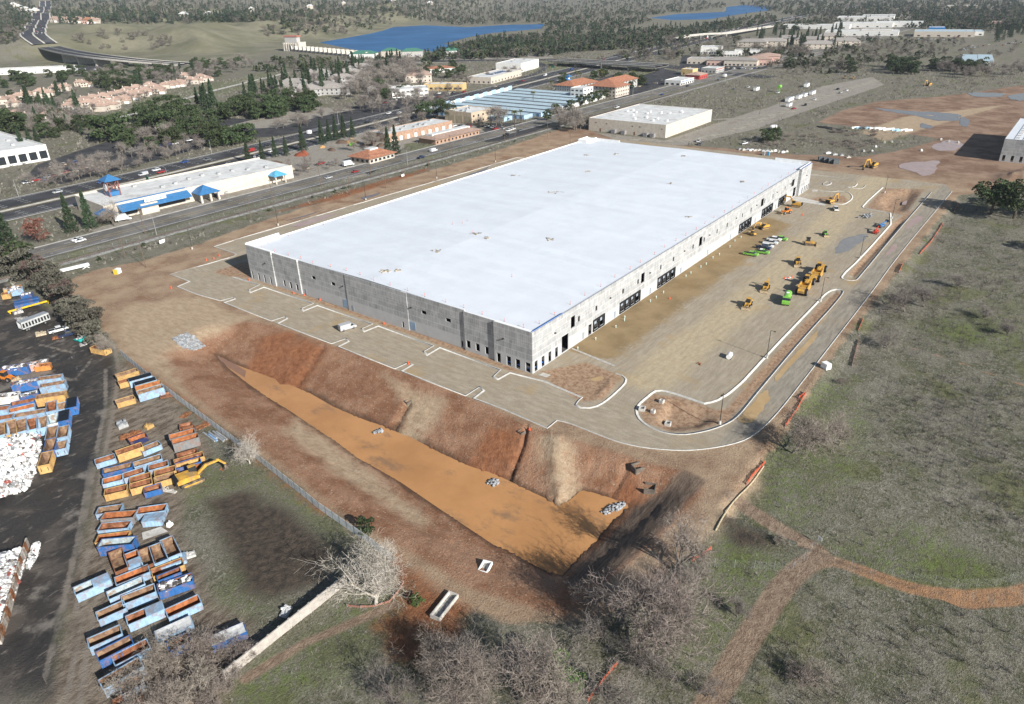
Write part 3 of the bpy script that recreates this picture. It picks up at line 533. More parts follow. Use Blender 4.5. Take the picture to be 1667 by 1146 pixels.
ISL1 = [(1168, 663.5), (1112, 644), (1086, 636), (1073, 634), (1063.6, 636), (1053, 645), (1037, 658), (1033, 669), (1037, 681), (1049, 692), (1066, 700.5), (1086, 706.5), (1112, 709), (1139, 705), (1165, 698.5), (1191.6, 687), (1207, 673), (1222, 654), (1240, 632), (1302, 558), (1377, 476), (1369, 470.5), (1356, 470.5), (1343, 477), (1332, 489), (1263, 560)]
kerb('island_kerb', ISL1, True, 1, 2, .5)
kerb('island_kerb', [(1517, 313), (1460, 378), (1398, 453.5), (1392.5, 457.5), (1373, 456), (1366, 451), (1399, 421), (1463, 349), (1405.6, 339.5), (1402, 335.5), (1436, 305)], False, -1, 1, .5)
for pts in ([(1319.5, 285), (1334, 285), (1386, 293), (1396.5, 298), (1388.6, 305.5), (1371, 304), (1394, 307.7), (1404.5, 307), (1409.5, 302)], [(1315, 307), (1357, 313.4), (1362.7, 310.5), (1380, 312.7), (1387, 318.5), (1385.7, 325), (1375.6, 331.4), (1370, 333), (1355.5, 330.7)]): kerb('far_lot_kerb', pts, smooth=1, gut=.4)
kerb('far_lot_kerb', [(1338, 300.5), (1347, 295), (1354, 297.6), (1347, 302)], True, 1, 1, .4)
sheet('dock_apron', P2([(1289, 320), (1300, 320), (1345, 331), (1343, 335), (1292, 327)]), .045, concm)
sheet('utility_pad', P2([(876, 611), (884, 607), (897, 611), (890, 615)]), .12, concm); sheet('utility_pad', P2([(1321, 310), (1331, 309), (1331, 312), (1323, 312)]), .08, concm)
# ------------------------------------------------------------------ the long hall
def panel_mat(name, c1, c2, line, s0=1.0):
    m = bpy.data.materials.new(name); N = NT(m); P = N.pos(); sp = N.new('ShaderNodeSeparateXYZ'); N.set(sp.inputs[0], P)
    s_ = N.math('ADD', sp.outputs[0], sp.outputs[1]); cb = N.new('ShaderNodeCombineXYZ'); N.set(cb.inputs[0], s_); N.set(cb.inputs[1], sp.outputs[2])
    cols = []
    facs = []
    for (w_, h_, off, sq) in ((2.44, 1.9, .5, 2), (1.22, 2.9, .37, 3)):
        b = N.new('ShaderNodeTexBrick'); N.set(b.inputs['Vector'], cb.outputs[0]); b.inputs['Scale'].default_value = s0; b.inputs['Brick Width'].default_value = w_; b.inputs['Row Height'].default_value = h_; b.inputs['Mortar Size'].default_value = .065; b.inputs['Mortar Smooth'].default_value = .5; b.offset = off; b.squash = .6; b.squash_frequency = sq
        b.inputs['Color1'].default_value = (.86, .86, .86, 1); b.inputs['Color2'].default_value = (1.1, 1.1, 1.1, 1); b.inputs['Mortar'].default_value = (1, 1, 1, 1); cols.append(b.outputs[0]); facs.append(b.outputs[1])
    n1 = N.noise(P, .35, 6, .65); n2 = N.noise(P, 2.2, 4, .7)
    base = N.mix(N.ramp(n1, .32, .66), c1, c2); base = N.mix(.9, base, cols[0], 'MULTIPLY'); base = N.mix(.6, base, cols[1], 'MULTIPLY')
    base = N.mix(N.ramp(n2, .55, .75, 0, .35), base, tuple(c*.75 for c in c1))
    up = N.ramp(sp.outputs[2], 3.7, 4.2); lf = N.math('MULTIPLY', N.math('MULTIPLY', N.math('MAXIMUM', facs[0], N.math('MULTIPLY', facs[1], .7)), up), N.ramp(n1, .25, .6, .25, .8))
    low = N.mix(N.ramp(n1, .3, .7), tuple(c*1.08 for c in c2), tuple(min(1, c*1.2) for c in c2)); base = N.mix(up, low, base)
    base = N.mix(lf, base, line); N.set(N.b.inputs['Base Color'], base); N.b.inputs['Roughness'].default_value = .9; N.b.inputs['Specular IOR Level'].default_value = .2
    N.bump(n2, .15, .03); MATS[name] = m; return m
tilt = panel_mat('tilt_up_concrete', (.30, .305, .305), (.385, .385, .38), (.58, .58, .57))
roofm = mat('white_membrane', (.67, .70, .735), .55, .03, .12, (.635, .668, .705), .6, world=True, per=.03, spec=.4)
whitem = mat('white_paint', (.82, .82, .80), .6, .05, .6); blackm = mat('black_rubber', (.018, .018, .02), .7, .2, 1.0); dark_in = mat('dark_interior', (.10, .095, .09), .9, .2, .3)
bluem = mat('blue_film', (.03, .13, .42), .5, .15, .8); greydoor = mat('grey_door_paint', (.28, .32, .36), .6, .08, .8); bluedoor = mat('slate_blue_door_paint', (.24, .33, .44), .55, .08, .8)
steel = mat('dark_bronze_metal', (.06, .055, .05), .5, .2, 1.0, metal=.3); galv = mat('galvanised_metal', (.48, .49, .49), .45, .12, 1.5, metal=.5)
def panel(name, axis, off, out, s0, s1, z0, z1, holes, t, m, parent):
    """wall slab lying in the plane axis=off; out = sign of the outward direction; openings are real"""
    S = sorted({s0, s1, *[min(max(a, s0), s1) for h in holes for a in h[:2]]}); Z = sorted({z0, z1, *[min(max(a, z0), z1) for h in holes for a in h[2:4]]})
    def solid(i, j):
        if i < 0 or j < 0 or i >= len(S)-1 or j >= len(Z)-1: return False
        a, b = (S[i]+S[i+1])/2, (Z[j]+Z[j+1])/2
        return not any(h[0] < a < h[1] and h[2] < b < h[3] for h in holes)
    B = MB(); f0, f1 = off, off-out*t
    def pt(f, s, z): return (f, s, z) if axis == 'x' else (s, f, z)
    def quad(p):
        B.face(p)
    flip = (out < 0) ^ (axis == 'y')
    for i in range(len(S)-1):
        for j in range(len(Z)-1):
            if not solid(i, j): continue
            a, b, c, d = S[i], S[i+1], Z[j], Z[j+1]
            q = [pt(f0, a, c), pt(f0, b, c), pt(f0, b, d), pt(f0, a, d)]; quad(q[::-1] if flip else q)
            q = [pt(f1, a, c), pt(f1, b, c), pt(f1, b, d), pt(f1, a, d)]; quad(q if flip else q[::-1])
            for (di, dj, e) in ((-1, 0, (a, c, a, d)), (1, 0, (b, d, b, c)), (0, -1, (b, c, a, c)), (0, 1, (a, d, b, d))):
                if not solid(i+di, j+dj):
                    q = [pt(f0, e[0], e[1]), pt(f0, e[2], e[3]), pt(f1, e[2], e[3]), pt(f1, e[0], e[1])]; quad(q[::-1] if flip else q)
    return B.build(name, m, parent)
def wall_run(axis, off, out, s0, s1, n, z1, holes, parent, t=.24, m=None, gap=.03):
    w_ = (s1-s0)/n
    for k in range(n):
        a, b = s0+k*w_+gap/2, s0+(k+1)*w_-gap/2
        hs = [h for h in holes if h[1] > a and h[0] < b]
        panel('wall_panel', axis, off, out, a, b, -.3, z1, hs, t, m or tilt, parent)
WL, WW, WH = 240.2, 132.6, 12.8
hall = empty('warehouse', (0, 0, 0), 0, 'huge tilt-up concrete warehouse with a flat white roof on the graded site', 'warehouse')
lh = [(11.3, 12.7, .1, 3.1), (7.6, 9.1, .1, 3.1), (4.3, 5.9, .1, 3.1), (.7, 2.4, .1, 3.1), (131.0, 131.9, .1, 3.1), (126.9, 127.9, .1, 3.1), (123.3, 124.2, .1, 3.1), (119.5, 120.4, .1, 3.1)]
lh1 = [(16.2, 17.5, 1.1, 3.5), (19.6, 21.1, 1.1, 3.5), (23.2, 24.7, 1.1, 3.5), (111.8, 112.9, 1.1, 3.5), (108, 109.2, 1.1, 3.5), (104.3, 105.5, 1.1, 3.5)]
lh2 = [(30.9, 32.9, 7.4, 8.6), (41, 43, 7.4, 8.6), (83.6, 85.6, 7.4, 8.6), (94, 96, 7.4, 8.6), (26.4, 27.1, .4, 2.5), (51.3, 52.1, .4, 2.4)]
for (a, b, off, n, top, hs) in ((0, 13.6, 0, 2, 12.8, lh), (13.6, 25.3, .55, 2, 12.7, lh1), (25.3, 49.2, .95, 3, 12.9, lh2), (49.2, 77.8, .75, 4, 12.9, lh2), (77.8, 102.7, .95, 3, 12.9, lh2), (102.7, 117.2, .45, 2, 13.0, lh1), (117.2, 132.6, 0, 2, 13.4, lh)):
    wall_run('x', off, -1, a, b, n, top, hs, hall)
# returns between the stepped bays
for y, x0, x1, z1 in ((13.6, .24, .55, 12.7), (25.3, .79, .95, 12.7), (49.2, .75, .95, 12.9), (77.8, .75, .95, 12.9), (102.7, .45, .95, 12.9), (117.2, 0.03, .45, 13.0)):
    MB().box(((x0+x1)/2+.05, y+(.12 if y > 90 else -.12), -.3), (x1-x0+.08, .2, z1+.28)).build('wall_return', tilt, hall)
DOCK = [(32.4, 35.2), (35.9, 38.6), (48.9, 51.8), (52.3, 55.2), (55.8, 58.7), (59.2, 62.1), (75.5, 78.4), (78.9, 81.8), (82.3, 85.2), (85.7, 88.6), (150.2, 153.1), (153.6, 156.5), (157, 159.9), (160.4, 163.3), (176.9, 179.8), (180.3, 183.2), (183.7, 186.6), (187.1, 190), (198.6, 201.5), (202, 204.9), (205.4, 208.3)]
SM = [33.3, 49.9, 60, 76.5, 86.4, 102.9, 112.9, 125.2, 135.3, 151.6, 161.5, 178, 188.5, 205, 214]
rh = [(1.1, 2.5, .15, 3.4), (4.5, 5.9, .15, 3.4), (7.9, 9.3, .15, 3.4), (11.3, 12.7, .15, 3.4), (14.7, 18.2, .3, 5.6), (19.5, 21.7, 6.4, 10.1), (23.4, 24.4, 7.1, 8.9), (62.6, 65, 6.4, 9.9), (108.8, 111.5, 6.3, 9.8), (173.9, 177.2, 6.2, 9.6), (215.3, 218.9, 6.2, 9.6), (219, 223, .3, 4.8), (29.4, 31.3, .1, 3.7)]
rh += [(a, b, .75, 3.95) for a, b in DOCK]+[(a, a+1.05, 7.0, 8.7) for a in SM]
wall_run('y', 0, -1, .26, 224.2, 28, 12.75, rh, hall)
wall_run('y', -1.3, -1, 224.2, WL, 2, 13.3, [(228.6, 230, .1, 3.1), (232.2, 233.6, .1, 3.1), (235.2, 236.6, .1, 3.1), (238.2, 239.6, .1, 3.1)], hall)
MB().box((224.33, -.53, -.3), (.24, 1.02, 13.55)).build('wall_return', tilt, hall)
wall_run('y', WW, 1, .26, WL, 30, 12.75, [], hall, m=tilt); wall_run('x', WL, 1, -1.2, WW-.26, 17, 12.9, [], hall)
for (a, b) in DOCK:   # black dock seal round each bay, raised door panel inside, bumper
    B = MB(); B.box((a-.22, -.14, .45), (.44, .26, 3.9)); B.box((b+.22-.08, -.14, .45), (.36, .26, 3.9)); B.box(((a+b)/2, -.15, 3.85), (b-a-.0, .28, .55)); B.box(((a+b)/2, -.1, .3), (b-a+.3, .2, .42)); B.build('dock_seal', blackm, hall)
    d = MB().box(((a+b)/2-.25, .34, 2.2+rng.random()*.5), (b-a-.5, .06, 1.6)).build('dock_door', greydoor, hall)
for a, b, z0, z1, m_ in ((46.2, 48.6, .7, 3.3, bluedoor), (78.0+.3, 80.4, .6, 3.4, bluedoor), (75.0, 75.8, .35, 2.3, greydoor), (100.4, 101.1, .35, 2.4, greydoor), (130.2, 130.25, 0, .1, greydoor)):
    MB().box((.9 if not 49.2 < a < 77.8 else .70, (a+b)/2, z0), (.08, b-a, z1-z0)).build('service_door', m_, hall)
for y in (1.55, 5.1, 8.35): MB().box((.55, y, .9), (.05, 1.7, .35)).build('window_barrier', bluem, hall)
for x in (1.8, 5.2): MB().box((x, .6, .9), (1.5, .05, .35)).build('window_barrier', bluem, hall)
for x in (26.5, 45.5, 70, 94, 118, 141, 169, 195): MB().box((x, -.05, .35), (.95, .1, 2.1)).build('service_door', greydoor, hall)
for y, z, x in ((10.1, 8.1, 0), (47.4, 8.2, .95), (79.5, 8.2, .95), (121.6, 8.1, 0)): MB().box((x-.22, y, z), (.46, .5, .3)).box((x-.05, y, z+.1), (.14, .2, .3)).build('wall_light', steel, hall)
for x in (11, 42, 68.6, 95.5, 118, 145, 168, 194, 212, 233): MB().box((x, -.22-(1.3 if x > 224 else 0), 8.3), (.55, .46, .28)).box((x, -.05-(1.3 if x > 224 else 0), 8.4), (.2, .14, .3)).build('wall_light', steel, hall)
MB().box((WL/2, WW/2, -.25), (WL-1.9, WW-.6, .3)).build('floor_slab', dark_in, hall)
# roof: shallow gable of membrane sheets laid across, each its own piece
rz0, rz1 = 12.35, 13.25; nsh = 60; sw = (WL-2.1)/nsh
_sheets = []
for sgn in (0, 1):
    ya, yb, za, zb = (.28, WW/2, rz0, rz1) if not sgn else (WW-.28, WW/2, rz0, rz1)
    B = MB(); q = [(0, ya, za), (sw+.05, ya, za-.012), (sw+.05, yb, zb-.012), (0, yb, zb)]; B.face(q if not sgn else q[::-1]); e = [(0, ya, za-.05), (0, ya, za), (0, yb, zb), (0, yb, zb-.05)]; B.face(e); _sheets.append(B.mesh('roof_sheet', roofm))
deck = MB()
deck.face([(1, .3, rz0-.2), (WL-1, .3, rz0-.2), (WL-1, WW/2, rz1-.2), (1, WW/2, rz1-.2)]).face([(1, WW/2, rz1-.2), (WL-1, WW/2, rz1-.2), (WL-1, WW-.3, rz0-.2), (1, WW-.3, rz0-.2)]).build('roof_deck', galv, hall)
for k in range(nsh):
    for me in _sheets: link('roof_sheet', me, hall, (1.25+k*sw, 0, 0))
# parapet linings
for (a, b, x, top) in ((0, 13.6, .24, 12.72), (13.6, 25.3, .79, 12.62), (25.3, 49.2, 1.19, 12.85), (49.2, 77.8, .99, 12.85), (77.8, 102.7, 1.19, 12.85), (102.7, 117.2, .69, 12.95), (117.2, 132.3, .24, 13.35)): MB().box(((x+1.4)/2, (a+b)/2, 12.2), (1.4-x, b-a-.02, top-12.2)).build('parapet_lining', whitem, hall)
MB().box((WL/2, .36, 12.1), (WL-3, .22, .58)).build('parapet_lining', whitem, hall); MB().box((WL/2, WW-.36, 12.1), (WL-3, .22, .58)).build('parapet_lining', whitem, hall)
MB().box((WL-.5, WW/2, 12.1), (.5, WW-1, .72)).build('parapet_lining', whitem, hall)
for c, d in (((7.6, WW-.16, 12.2), (15.0, .5, 1.75)), ((235, 126, 12.2), (10, .5, 1.9)), ((229.8, 129.2, 12.2), (.5, 6, 1.9)), ((235, WW-.2, 12.2), (10.2, .5, 1.9)), ((WL-.2, 121, 12.2), (.5, 22, 1.5)), ((WL-.25, 8.5, 12.2), (.5, 18, 1.7)), ((232.3, .05, 12.2), (15.6, .5, 1.2))): MB().box(c, d).build('raised_parapet', whitem, hall)
MB().box((8.2, .62, 12.4), (15.5, .28, .38)).build('edge_film', bluem, hall); MB().box((233, -.6, 12.9), (13.5, .5, .32)).build('edge_film', bluem, hall)
# things lying on the roof
def roof_z(y): return rz0+(rz1-rz0)*(1-abs(y-WW/2)/(WW/2))
orange = mat('safety_orange', (.75, .10, .03), .6, .1, 2); wood = mat('pale_timber', (.46, .38, .27), .85, .2, 2); scrap = mat('grey_scrap', (.32, .31, .29), .8, .35, 2)
fl = empty('warning_stanchion', (0, 0, 0), 0, 'thin orange warning stanchion standing near the white roof edge', 'stanchion', 'warning stanchions along the roof edge')
MB().tube((0, 0, 0), (0, 0, .1), .32, .26, 8).build('base', scrap, fl); MB().tube((0, 0, .1), (0, 0, 1.35), .06, n=5).box((.02, 0, .95), (.3, .05, .32)).build('post', orange, fl)
_first = True
spots = [(2.6, y) for y in np.arange(4, 130, 7.6)]+[(x, WW-2.2) for x in np.arange(8, 228, 9.2)]+[(x, 2.4) for x in np.arange(6, 228, 8.7)]+[(62, 84), (66, 82), (70, 82), (58, 70), (30, 30)]
for (x, y) in spots:
    x += rng.uniform(-.8, .8); y += rng.uniform(-.4, .4); z = roof_z(y)
    if _first: fl.location = (x, y, z); _first = False
    else: copy_tree(fl, (x, y, z), rng.uniform(0, 6.3), .75)
for i, (x, y, s) in enumerate([(10, 68, 1.3), (13, 65, .8), (35, 67, 1), (58, 68, 1), (56, 61, 1), (142, 114, 1), (124, 77, 1.5), (167, 86, .8), (166, 41, .8), (188, 15, 1), (69, 42, 1.2), (123, 11, .7), (210, 95, 1.1), (200, 108, 1), (222, 60, 1)]):
    t = empty('scrap_heap', (x, y, roof_z(y)), rng.uniform(0, 6), 'small heap of timber and roofing offcuts lying on the white roof', 'scrap heap', 'offcut heaps on the white roof')
    B = MB(); C2 = MB()
    for k in range(9): (B if k % 2 else C2).box((rng.gauss(0, .9)*s, rng.gauss(0, .7)*s, rng.random()*.25), (rng.uniform(.4, 1.6)*s, rng.uniform(.15, .6), rng.uniform(.05, .25)), rng.uniform(0, 3))
    B.build('timber', wood, t); C2.build('offcut', scrap, t)
B = MB().box((0, 0, 0), (2.8, .6, 2.6)); sg = empty('hoarding_box', (243.5, 34, 0), R_(90), 'white box sign with a yellow panel behind the warehouse', 'sign')
MB().box((0, 0, .0), (9, 2.6, 3.1)).build('body', whitem, sg); MB().box((0, 1.33, .9), (5.0, .06, 1.7)).build('yellow_panel', mat('yellow_sign', (.75, .62, .03), .6, .1, 1), sg); MB().box((-2.9, 1.34, 1.2), (.9, .06, 1.1)).build('emblem', blackm, sg)
# ------------------------------------------------------------------ vehicles and machines (local +x is forward)
def az(a, b):
    A, B = G(*a), G(*b); return math.atan2(B[1]-A[1], B[0]-A[0])
tyre = mat('tyre_rubber', (.02, .02, .021), .85, .2, 2); rimm = mat('wheel_rim', (.42, .42, .42), .4, .1, 3, metal=.6); glass = mat('tinted_glass', (.025, .03, .035), .08, .1, 1, spec=.6)
catm = mat('machine_yellow', (.56, .31, .05), .55, .18, 1.2, (.33, .22, .12), .55, coat=.15); limem = mat('lime_green_paint', (.20, .47, .07), .4, .06, 1, coat=.3); trackm = mat('track_steel', (.07, .062, .055), .8, .3, 2, (.2, .15, .10), .5)
CARCOL = {'white': (.74, .74, .73), 'black': (.018, .019, .022), 'silver': (.42, .43, .44), 'grey': (.13, .135, .14), 'red': (.30, .02, .018), 'blue': (.025, .06, .20), 'navy': (.018, .03, .07), 'tan': (.42, .36, .27), 'lime': (.24, .62, .06)}
def carpaint(c): return mat('car_paint_'+c, CARCOL[c], .35, .05, 1, coat=.5) if c != 'lime' else limem
lightm = mat('lamp_lens', (.75, .72, .62), .2, .05, 2); tailm = mat('tail_lens', (.40, .02, .015), .25, .05, 2)
_wheels = {}
def wheel(parent, x, y, r, w_=.25, part='wheel'):
    k = (round(r, 2), round(w_, 2))
    if k not in _wheels:
        a = MB().tube((0, -w_/2, 0), (0, w_/2, 0), r, n=12).mesh('wheel', tyre); b = MB().tube((0, -w_/2-.02, 0), (0, w_/2+.02, 0), r*.55, n=8).mesh('rim', rimm); _wheels[k] = (a, b)
    o = link(part, _wheels[k][0], parent, (x, y, r)); link('rim', _wheels[k][1], o); return o
_cars = {}
def car_parts(ty, c):
    if (ty, c) in _cars: return _cars[ty, c]
    L, W_ = {'sedan': (4.7, 1.82), 'suv': (4.8, 1.95), 'pickup': (5.7, 2.0), 'van': (5.6, 2.05), 'box': (7.4, 2.4)}[ty]; p = carpaint(c); h = L/2; out = []
    def cabin(B, x0, x1, z0, z1, f, r, w0, w1):
        n = len(B.v)
        for (x, z, w_) in ((x0, z0, w0), (x1, z0, w0), (x1-f, z1, w1), (x0+r, z1, w1)):
            B.v += [(x, -w_/2, z), (x, w_/2, z)]
        for q in ((0, 2, 4, 6), (1, 7, 5, 3), (2, 3, 5, 4), (0, 6, 7, 1), (6, 4, 5, 7)): B.f.append(tuple(n+i for i in q)); B.m.append(B.mi)
        return B
    def roof(x0, x1, z, w_): return MB().box(((x0+x1)/2, 0, z), (x1-x0, w_, .06), taper=.96).mesh('roof', p)
    b = MB()
    if ty == 'sedan':
        b.side([(-h, .35), (h, .35), (h, .68), (h-.15, .78), (h-1.25, .92), (-h+.9, .96), (-h+.05, .9), (-h, .75)], -W_/2, W_/2)
        out = [('body', b.mesh('body', p)), ('windows', cabin(MB(), -h+.6, h-1.2, .92, 1.38, .85, .75, W_*.94, W_*.74).mesh('windows', glass)), ('roof', roof(-h+1.32, h-2.02, 1.385, W_*.76))]
    elif ty == 'suv':
        b.side([(-h, .4), (h, .4), (h, .85), (h-.15, .98), (h-1.15, 1.08), (-h, 1.1)], -W_/2, W_/2)
        out = [('body', b.mesh('body', p)), ('windows', cabin(MB(), -h+.05, h-1.1, 1.08, 1.68, .75, .3, W_*.95, W_*.8).mesh('windows', glass)), ('roof', roof(-h+.32, h-1.83, 1.685, W_*.82))]
    elif ty == 'pickup':
        b.side([(-h, .45), (h, .45), (h, .95), (h-.12, 1.08), (h-1.35, 1.14), (-h, 1.12)], -W_/2, W_/2)
        out = [('body', b.mesh('body', p)), ('windows', cabin(MB(), -h+2.0, h-1.3, 1.12, 1.76, .65, .22, W_*.95, W_*.82).mesh('windows', glass)), ('roof', roof(-h+2.2, h-1.93, 1.765, W_*.84)), ('bed', MB().box((-h+.97, 0, 1.125), (1.8, W_*.82, .012)).mesh('bed', mat('bed_liner', (.03, .03, .032), .8)))]
    elif ty == 'van':
        b.side([(-h, .4), (h, .4), (h, .95), (h-.3, 1.12), (h-.95, 1.2), (h-1.5, 2.15), (-h, 2.2)], -W_/2, W_/2)
        out = [('body', b.mesh('body', p)), ('windows', MB().side([(h-.93, 1.27), (h-1.42, 2.05), (h-1.75, 2.05), (h-2.1, 1.27)], -W_/2-.012, W_/2+.012).mesh('windows', glass))]
    else:
        b.side([(h-1.9, .5), (h, .5), (h, 1.2), (h-.25, 1.35), (h-.6, 2.15), (h-1.9, 2.15)], -W_*.42, W_*.42)
        out = [('cab', b.mesh('cab', p)), ('windows', MB().side([(h-.24, 1.38), (h-.56, 2.05), (h-1.2, 2.05), (h-1.2, 1.38)], -W_*.425, W_*.425).mesh('windows', glass)), ('cargo_box', MB().box((-.95, 0, .9), (5.4, W_, 2.5)).mesh('cargo_box', carpaint('white'))), ('chassis', MB().box((-.2, 0, .5), (6.6, 1.2, .35)).mesh('chassis', steel))]
    if ty != 'box':
        zz = .62 if ty == 'sedan' else .8
        out += [('headlight', MB().box((h+.005, -W_*.36, zz), (.05, .34, .14)).mesh('headlight', lightm)), ('headlight', MB().box((h+.005, W_*.36, zz), (.05, .34, .14)).mesh('headlight', lightm)), ('tail_light', MB().box((-h-.005, -W_*.42, zz+.1), (.05, .22, .18)).mesh('tail_light', tailm)), ('tail_light', MB().box((-h-.005, W_*.42, zz+.1), (.05, .22, .18)).mesh('tail_light', tailm))]
    _cars[ty, c] = (out, L, W_); return _cars[ty, c]
_flatcar = {}
def car(ty, c, p, rz, label, group=None, cat=None, parts=True, name=None):
    out, L, W_ = car_parts(ty, c); nm = name or {'sedan': 'car', 'suv': 'sport_utility_car', 'pickup': 'pickup_truck', 'van': 'van', 'box': 'box_truck'}[ty]; ct = cat or {'sedan': 'car', 'suv': 'car', 'pickup': 'pickup truck', 'van': 'van', 'box': 'truck'}[ty]
    r = {'sedan': .33, 'suv': .37, 'pickup': .4, 'van': .36, 'box': .45}[ty]
    if parts:
        t = empty(nm, p, rz, label, ct, group)
        for n_, me in out: link(n_, me, t)
        for sx in (-1, 1):
            for sy in (-1, 1): wheel(t, sx*L*.31, sy*(W_/2-.1), r)
        return t
    if (ty, c) not in _flatcar:     # far cars: one mesh, same shapes
        bm = bmesh.new(); mats = []
        for n_, me in out:
            if 'light' in n_: continue
            k = len(bm.faces); bm.from_mesh(me); mm = me.materials[0]
            if mm not in mats: mats.append(mm)
            bm.faces.ensure_lookup_table()
            for f in bm.faces[k:]: f.material_index = mats.index(mm)
        B = MB()
        for sx in (-1, 1):
            for sy in (-1, 1): B.tube((sx*L*.31, sy*(W_/2-.2)-.1, r), (sx*L*.31, sy*(W_/2-.2)+.25*sy, r), r, n=8)
        me2 = B.mesh('w', tyre); k = len(bm.faces); bm.from_mesh(me2); mats.append(tyre); bm.faces.ensure_lookup_table()
        for f in bm.faces[k:]: f.material_index = len(mats)-1
        me = bpy.data.meshes.new(nm); bm.to_mesh(me); bm.free()
        for m_ in mats: me.materials.append(m_)
        _flatcar[ty, c] = me
    return tag(link(nm, _flatcar[ty, c], None, p, rz), label, ct, group)
def excavator(p, rz, label, s=1.0, reach=1.0, body=None, name='excavator', up=1.0):
    y_ = body or catm; t = empty(name, p, rz, label, 'excavator', None, s)
    for sy in (-1, 1):
        tr = MB().side([(-2.2, .35), (-1.9, 0), (1.9, 0), (2.2, .35), (2.2, .65), (1.9, .95), (-1.9, .95), (-2.2, .65)], sy*1.15-.3, sy*1.15+.3).build('track', trackm, t)
        MB().box((0, sy*1.15, .3), (3.4, .7, .3)).build('track_frame', y_, tr)
    MB().box((0, 0, .5), (2.2, 1.8, .6)).build('undercarriage', trackm, t)
    MB().side([(-2.6, 1.15), (1.5, 1.15), (1.5, 1.7), (.3, 2.15), (-2.2, 2.25), (-2.7, 1.9)], -1.35, 1.35).build('house', y_, t)
    MB().side([(-2.95, 1.1), (-2.2, 1.1), (-2.2, 2.2), (-2.75, 2.15), (-2.98, 1.8)], -1.3, 1.3).build('counterweight', blackm, t)
    cb = MB().box((.85, .85, 1.72), (1.5, .9, 1.35), taper=.9).build('cab', glass, t); MB().box((.85, .85, 3.06), (1.4, .85, .08)).build('cab_roof', y_, cb)
    k = MB(); bpts = [(1.2, 1.7), (2.9*reach, 4.6*up), (4.9*reach, 4.4*up)]
    k.side([(1.1, 1.5), (2.7*reach, 4.75*up), (4.9*reach, 4.6*up), (4.9*reach, 4.2*up), (3.0*reach, 4.05*up), (1.7, 1.5)], -.42, .02); bo = k.build('boom', y_, t)
    MB().tube((1.6, -.2, 1.4), (2.7*reach, -.2, 3.7*up), .1, n=6).build('boom_cylinder', rimm, bo)
    MB().side([(4.6*reach, 4.9*up), (5.0*reach, 4.9*up), (6.1*reach, 1.4), (5.75*reach, 1.3)], -.38, -.02).build('stick', y_, t)
    MB().side([(5.6*reach, 1.45), (6.2*reach, 1.4), (6.5*reach, .7), (6.1*reach, .1), (5.3*reach, .25), (5.6*reach, .6)], -.65, .25).build('bucket', trackm, t)
    return t
def scraper(p, rz, label):
    t = empty('scraper', p, rz, label, 'scraper', None)
    MB().side([(2.4, 1.3), (6.6, 1.2), (6.8, 1.9), (6.5, 2.5), (4.4, 2.6), (2.4, 2.2)], -1.15, 1.15).build('engine_hood', catm, t)
    c = MB().box((3.6, .55, 2.3), (1.5, 1.4, 1.4), taper=.9).build('cab', glass, t); MB().box((3.6, .55, 3.7), (1.7, 1.55, .1)).build('cab_roof', catm, c)
    MB().side([(-.6, 2.7), (2.2, 2.9), (2.6, 2.2), (2.2, 2.1), (.2, 2.2), (-.6, 2.2)], -.45, .45).build('gooseneck', catm, t)
    b = MB()
    for sy in (-1, 1): b.side([(-5.2, .9), (-.8, .45), (.1, .9), (.1, 2.2), (-.8, 2.9), (-4.6, 2.9), (-5.4, 1.8)], sy*1.55-.12, sy*1.55+.12)
    b.box((-2.6, 0, .5), (4.6, 3.0, .2)); b.side([(-4.9, .7), (-4.7, .7), (-4.3, 2.9), (-4.55, 2.9)], -1.45, 1.45); bo = b.build('bowl', catm, t); MB().side([(-.6, .5), (0, .9), (-.1, 2.2), (-.3, 2.2)], -1.4, 1.4).build('apron', catm, bo)
    MB().side([(-8.2, 1.2), (-5.2, 1.1), (-5.2, 2.4), (-7.6, 2.5), (-8.3, 2.0)], -1.05, 1.05).build('rear_engine', catm, t)
    for x in (4.9, -6.4):
        for sy in (-1, 1): wheel(t, x, sy*1.55, 1.25, .75)
    return t
def loader(p, rz, label, name='wheel_loader', cat='loader', hoe=False, body=None, s=1.0):
    y_ = body or catm; t = empty(name, p, rz, label, cat, None, s)
    MB().side([(-2.7, .8), (1.4, .8), (1.6, 1.4), (-.3, 1.6), (-2.5, 1.9), (-2.8, 1.5)], -.85, .85).build('chassis', y_, t)
    c = MB().box((-.3, 0, 1.55), (1.4, 1.35, 1.35), taper=.92).build('cab', glass, t); MB().box((-.3, 0, 2.9), (1.5, 1.45, .1)).build('cab_roof', y_, c)
    a = MB()
    for sy in (-1, 1): a.side([(.9, 1.5), (1.2, 1.7), (3.1, .7), (3.0, .45)], sy*.55-.1, sy*.55+.1)
    a.build('lift_arms', y_, t); MB().side([(2.8, .1), (3.9, .08), (3.1, .35), (3.0, 1.0), (3.35, 1.25), (2.9, 1.15)], -1.3, 1.3).build('bucket', mat('worn_bucket', (.42, .33, .21), .7, .25, 2), t)
    for x in (1.35, -1.6):
        for sy in (-1, 1): wheel(t, x, sy*.95, .72 if not hoe or x < 0 else .5, .45)
    if hoe:
        MB().side([(-2.7, 1.2), (-3.4, 3.2), (-3.1, 3.3), (-2.4, 1.3)], -.18, .18).build('boom', y_, t); MB().side([(-3.4, 3.3), (-3.1, 3.2), (-4.1, 1.2), (-4.4, 1.3)], -.15, .15).build('stick', y_, t); MB().side([(-4.4, 1.3), (-4.0, 1.2), (-3.9, .6), (-4.6, .5)], -.3, .3).build('hoe_bucket', trackm, t)
    return t
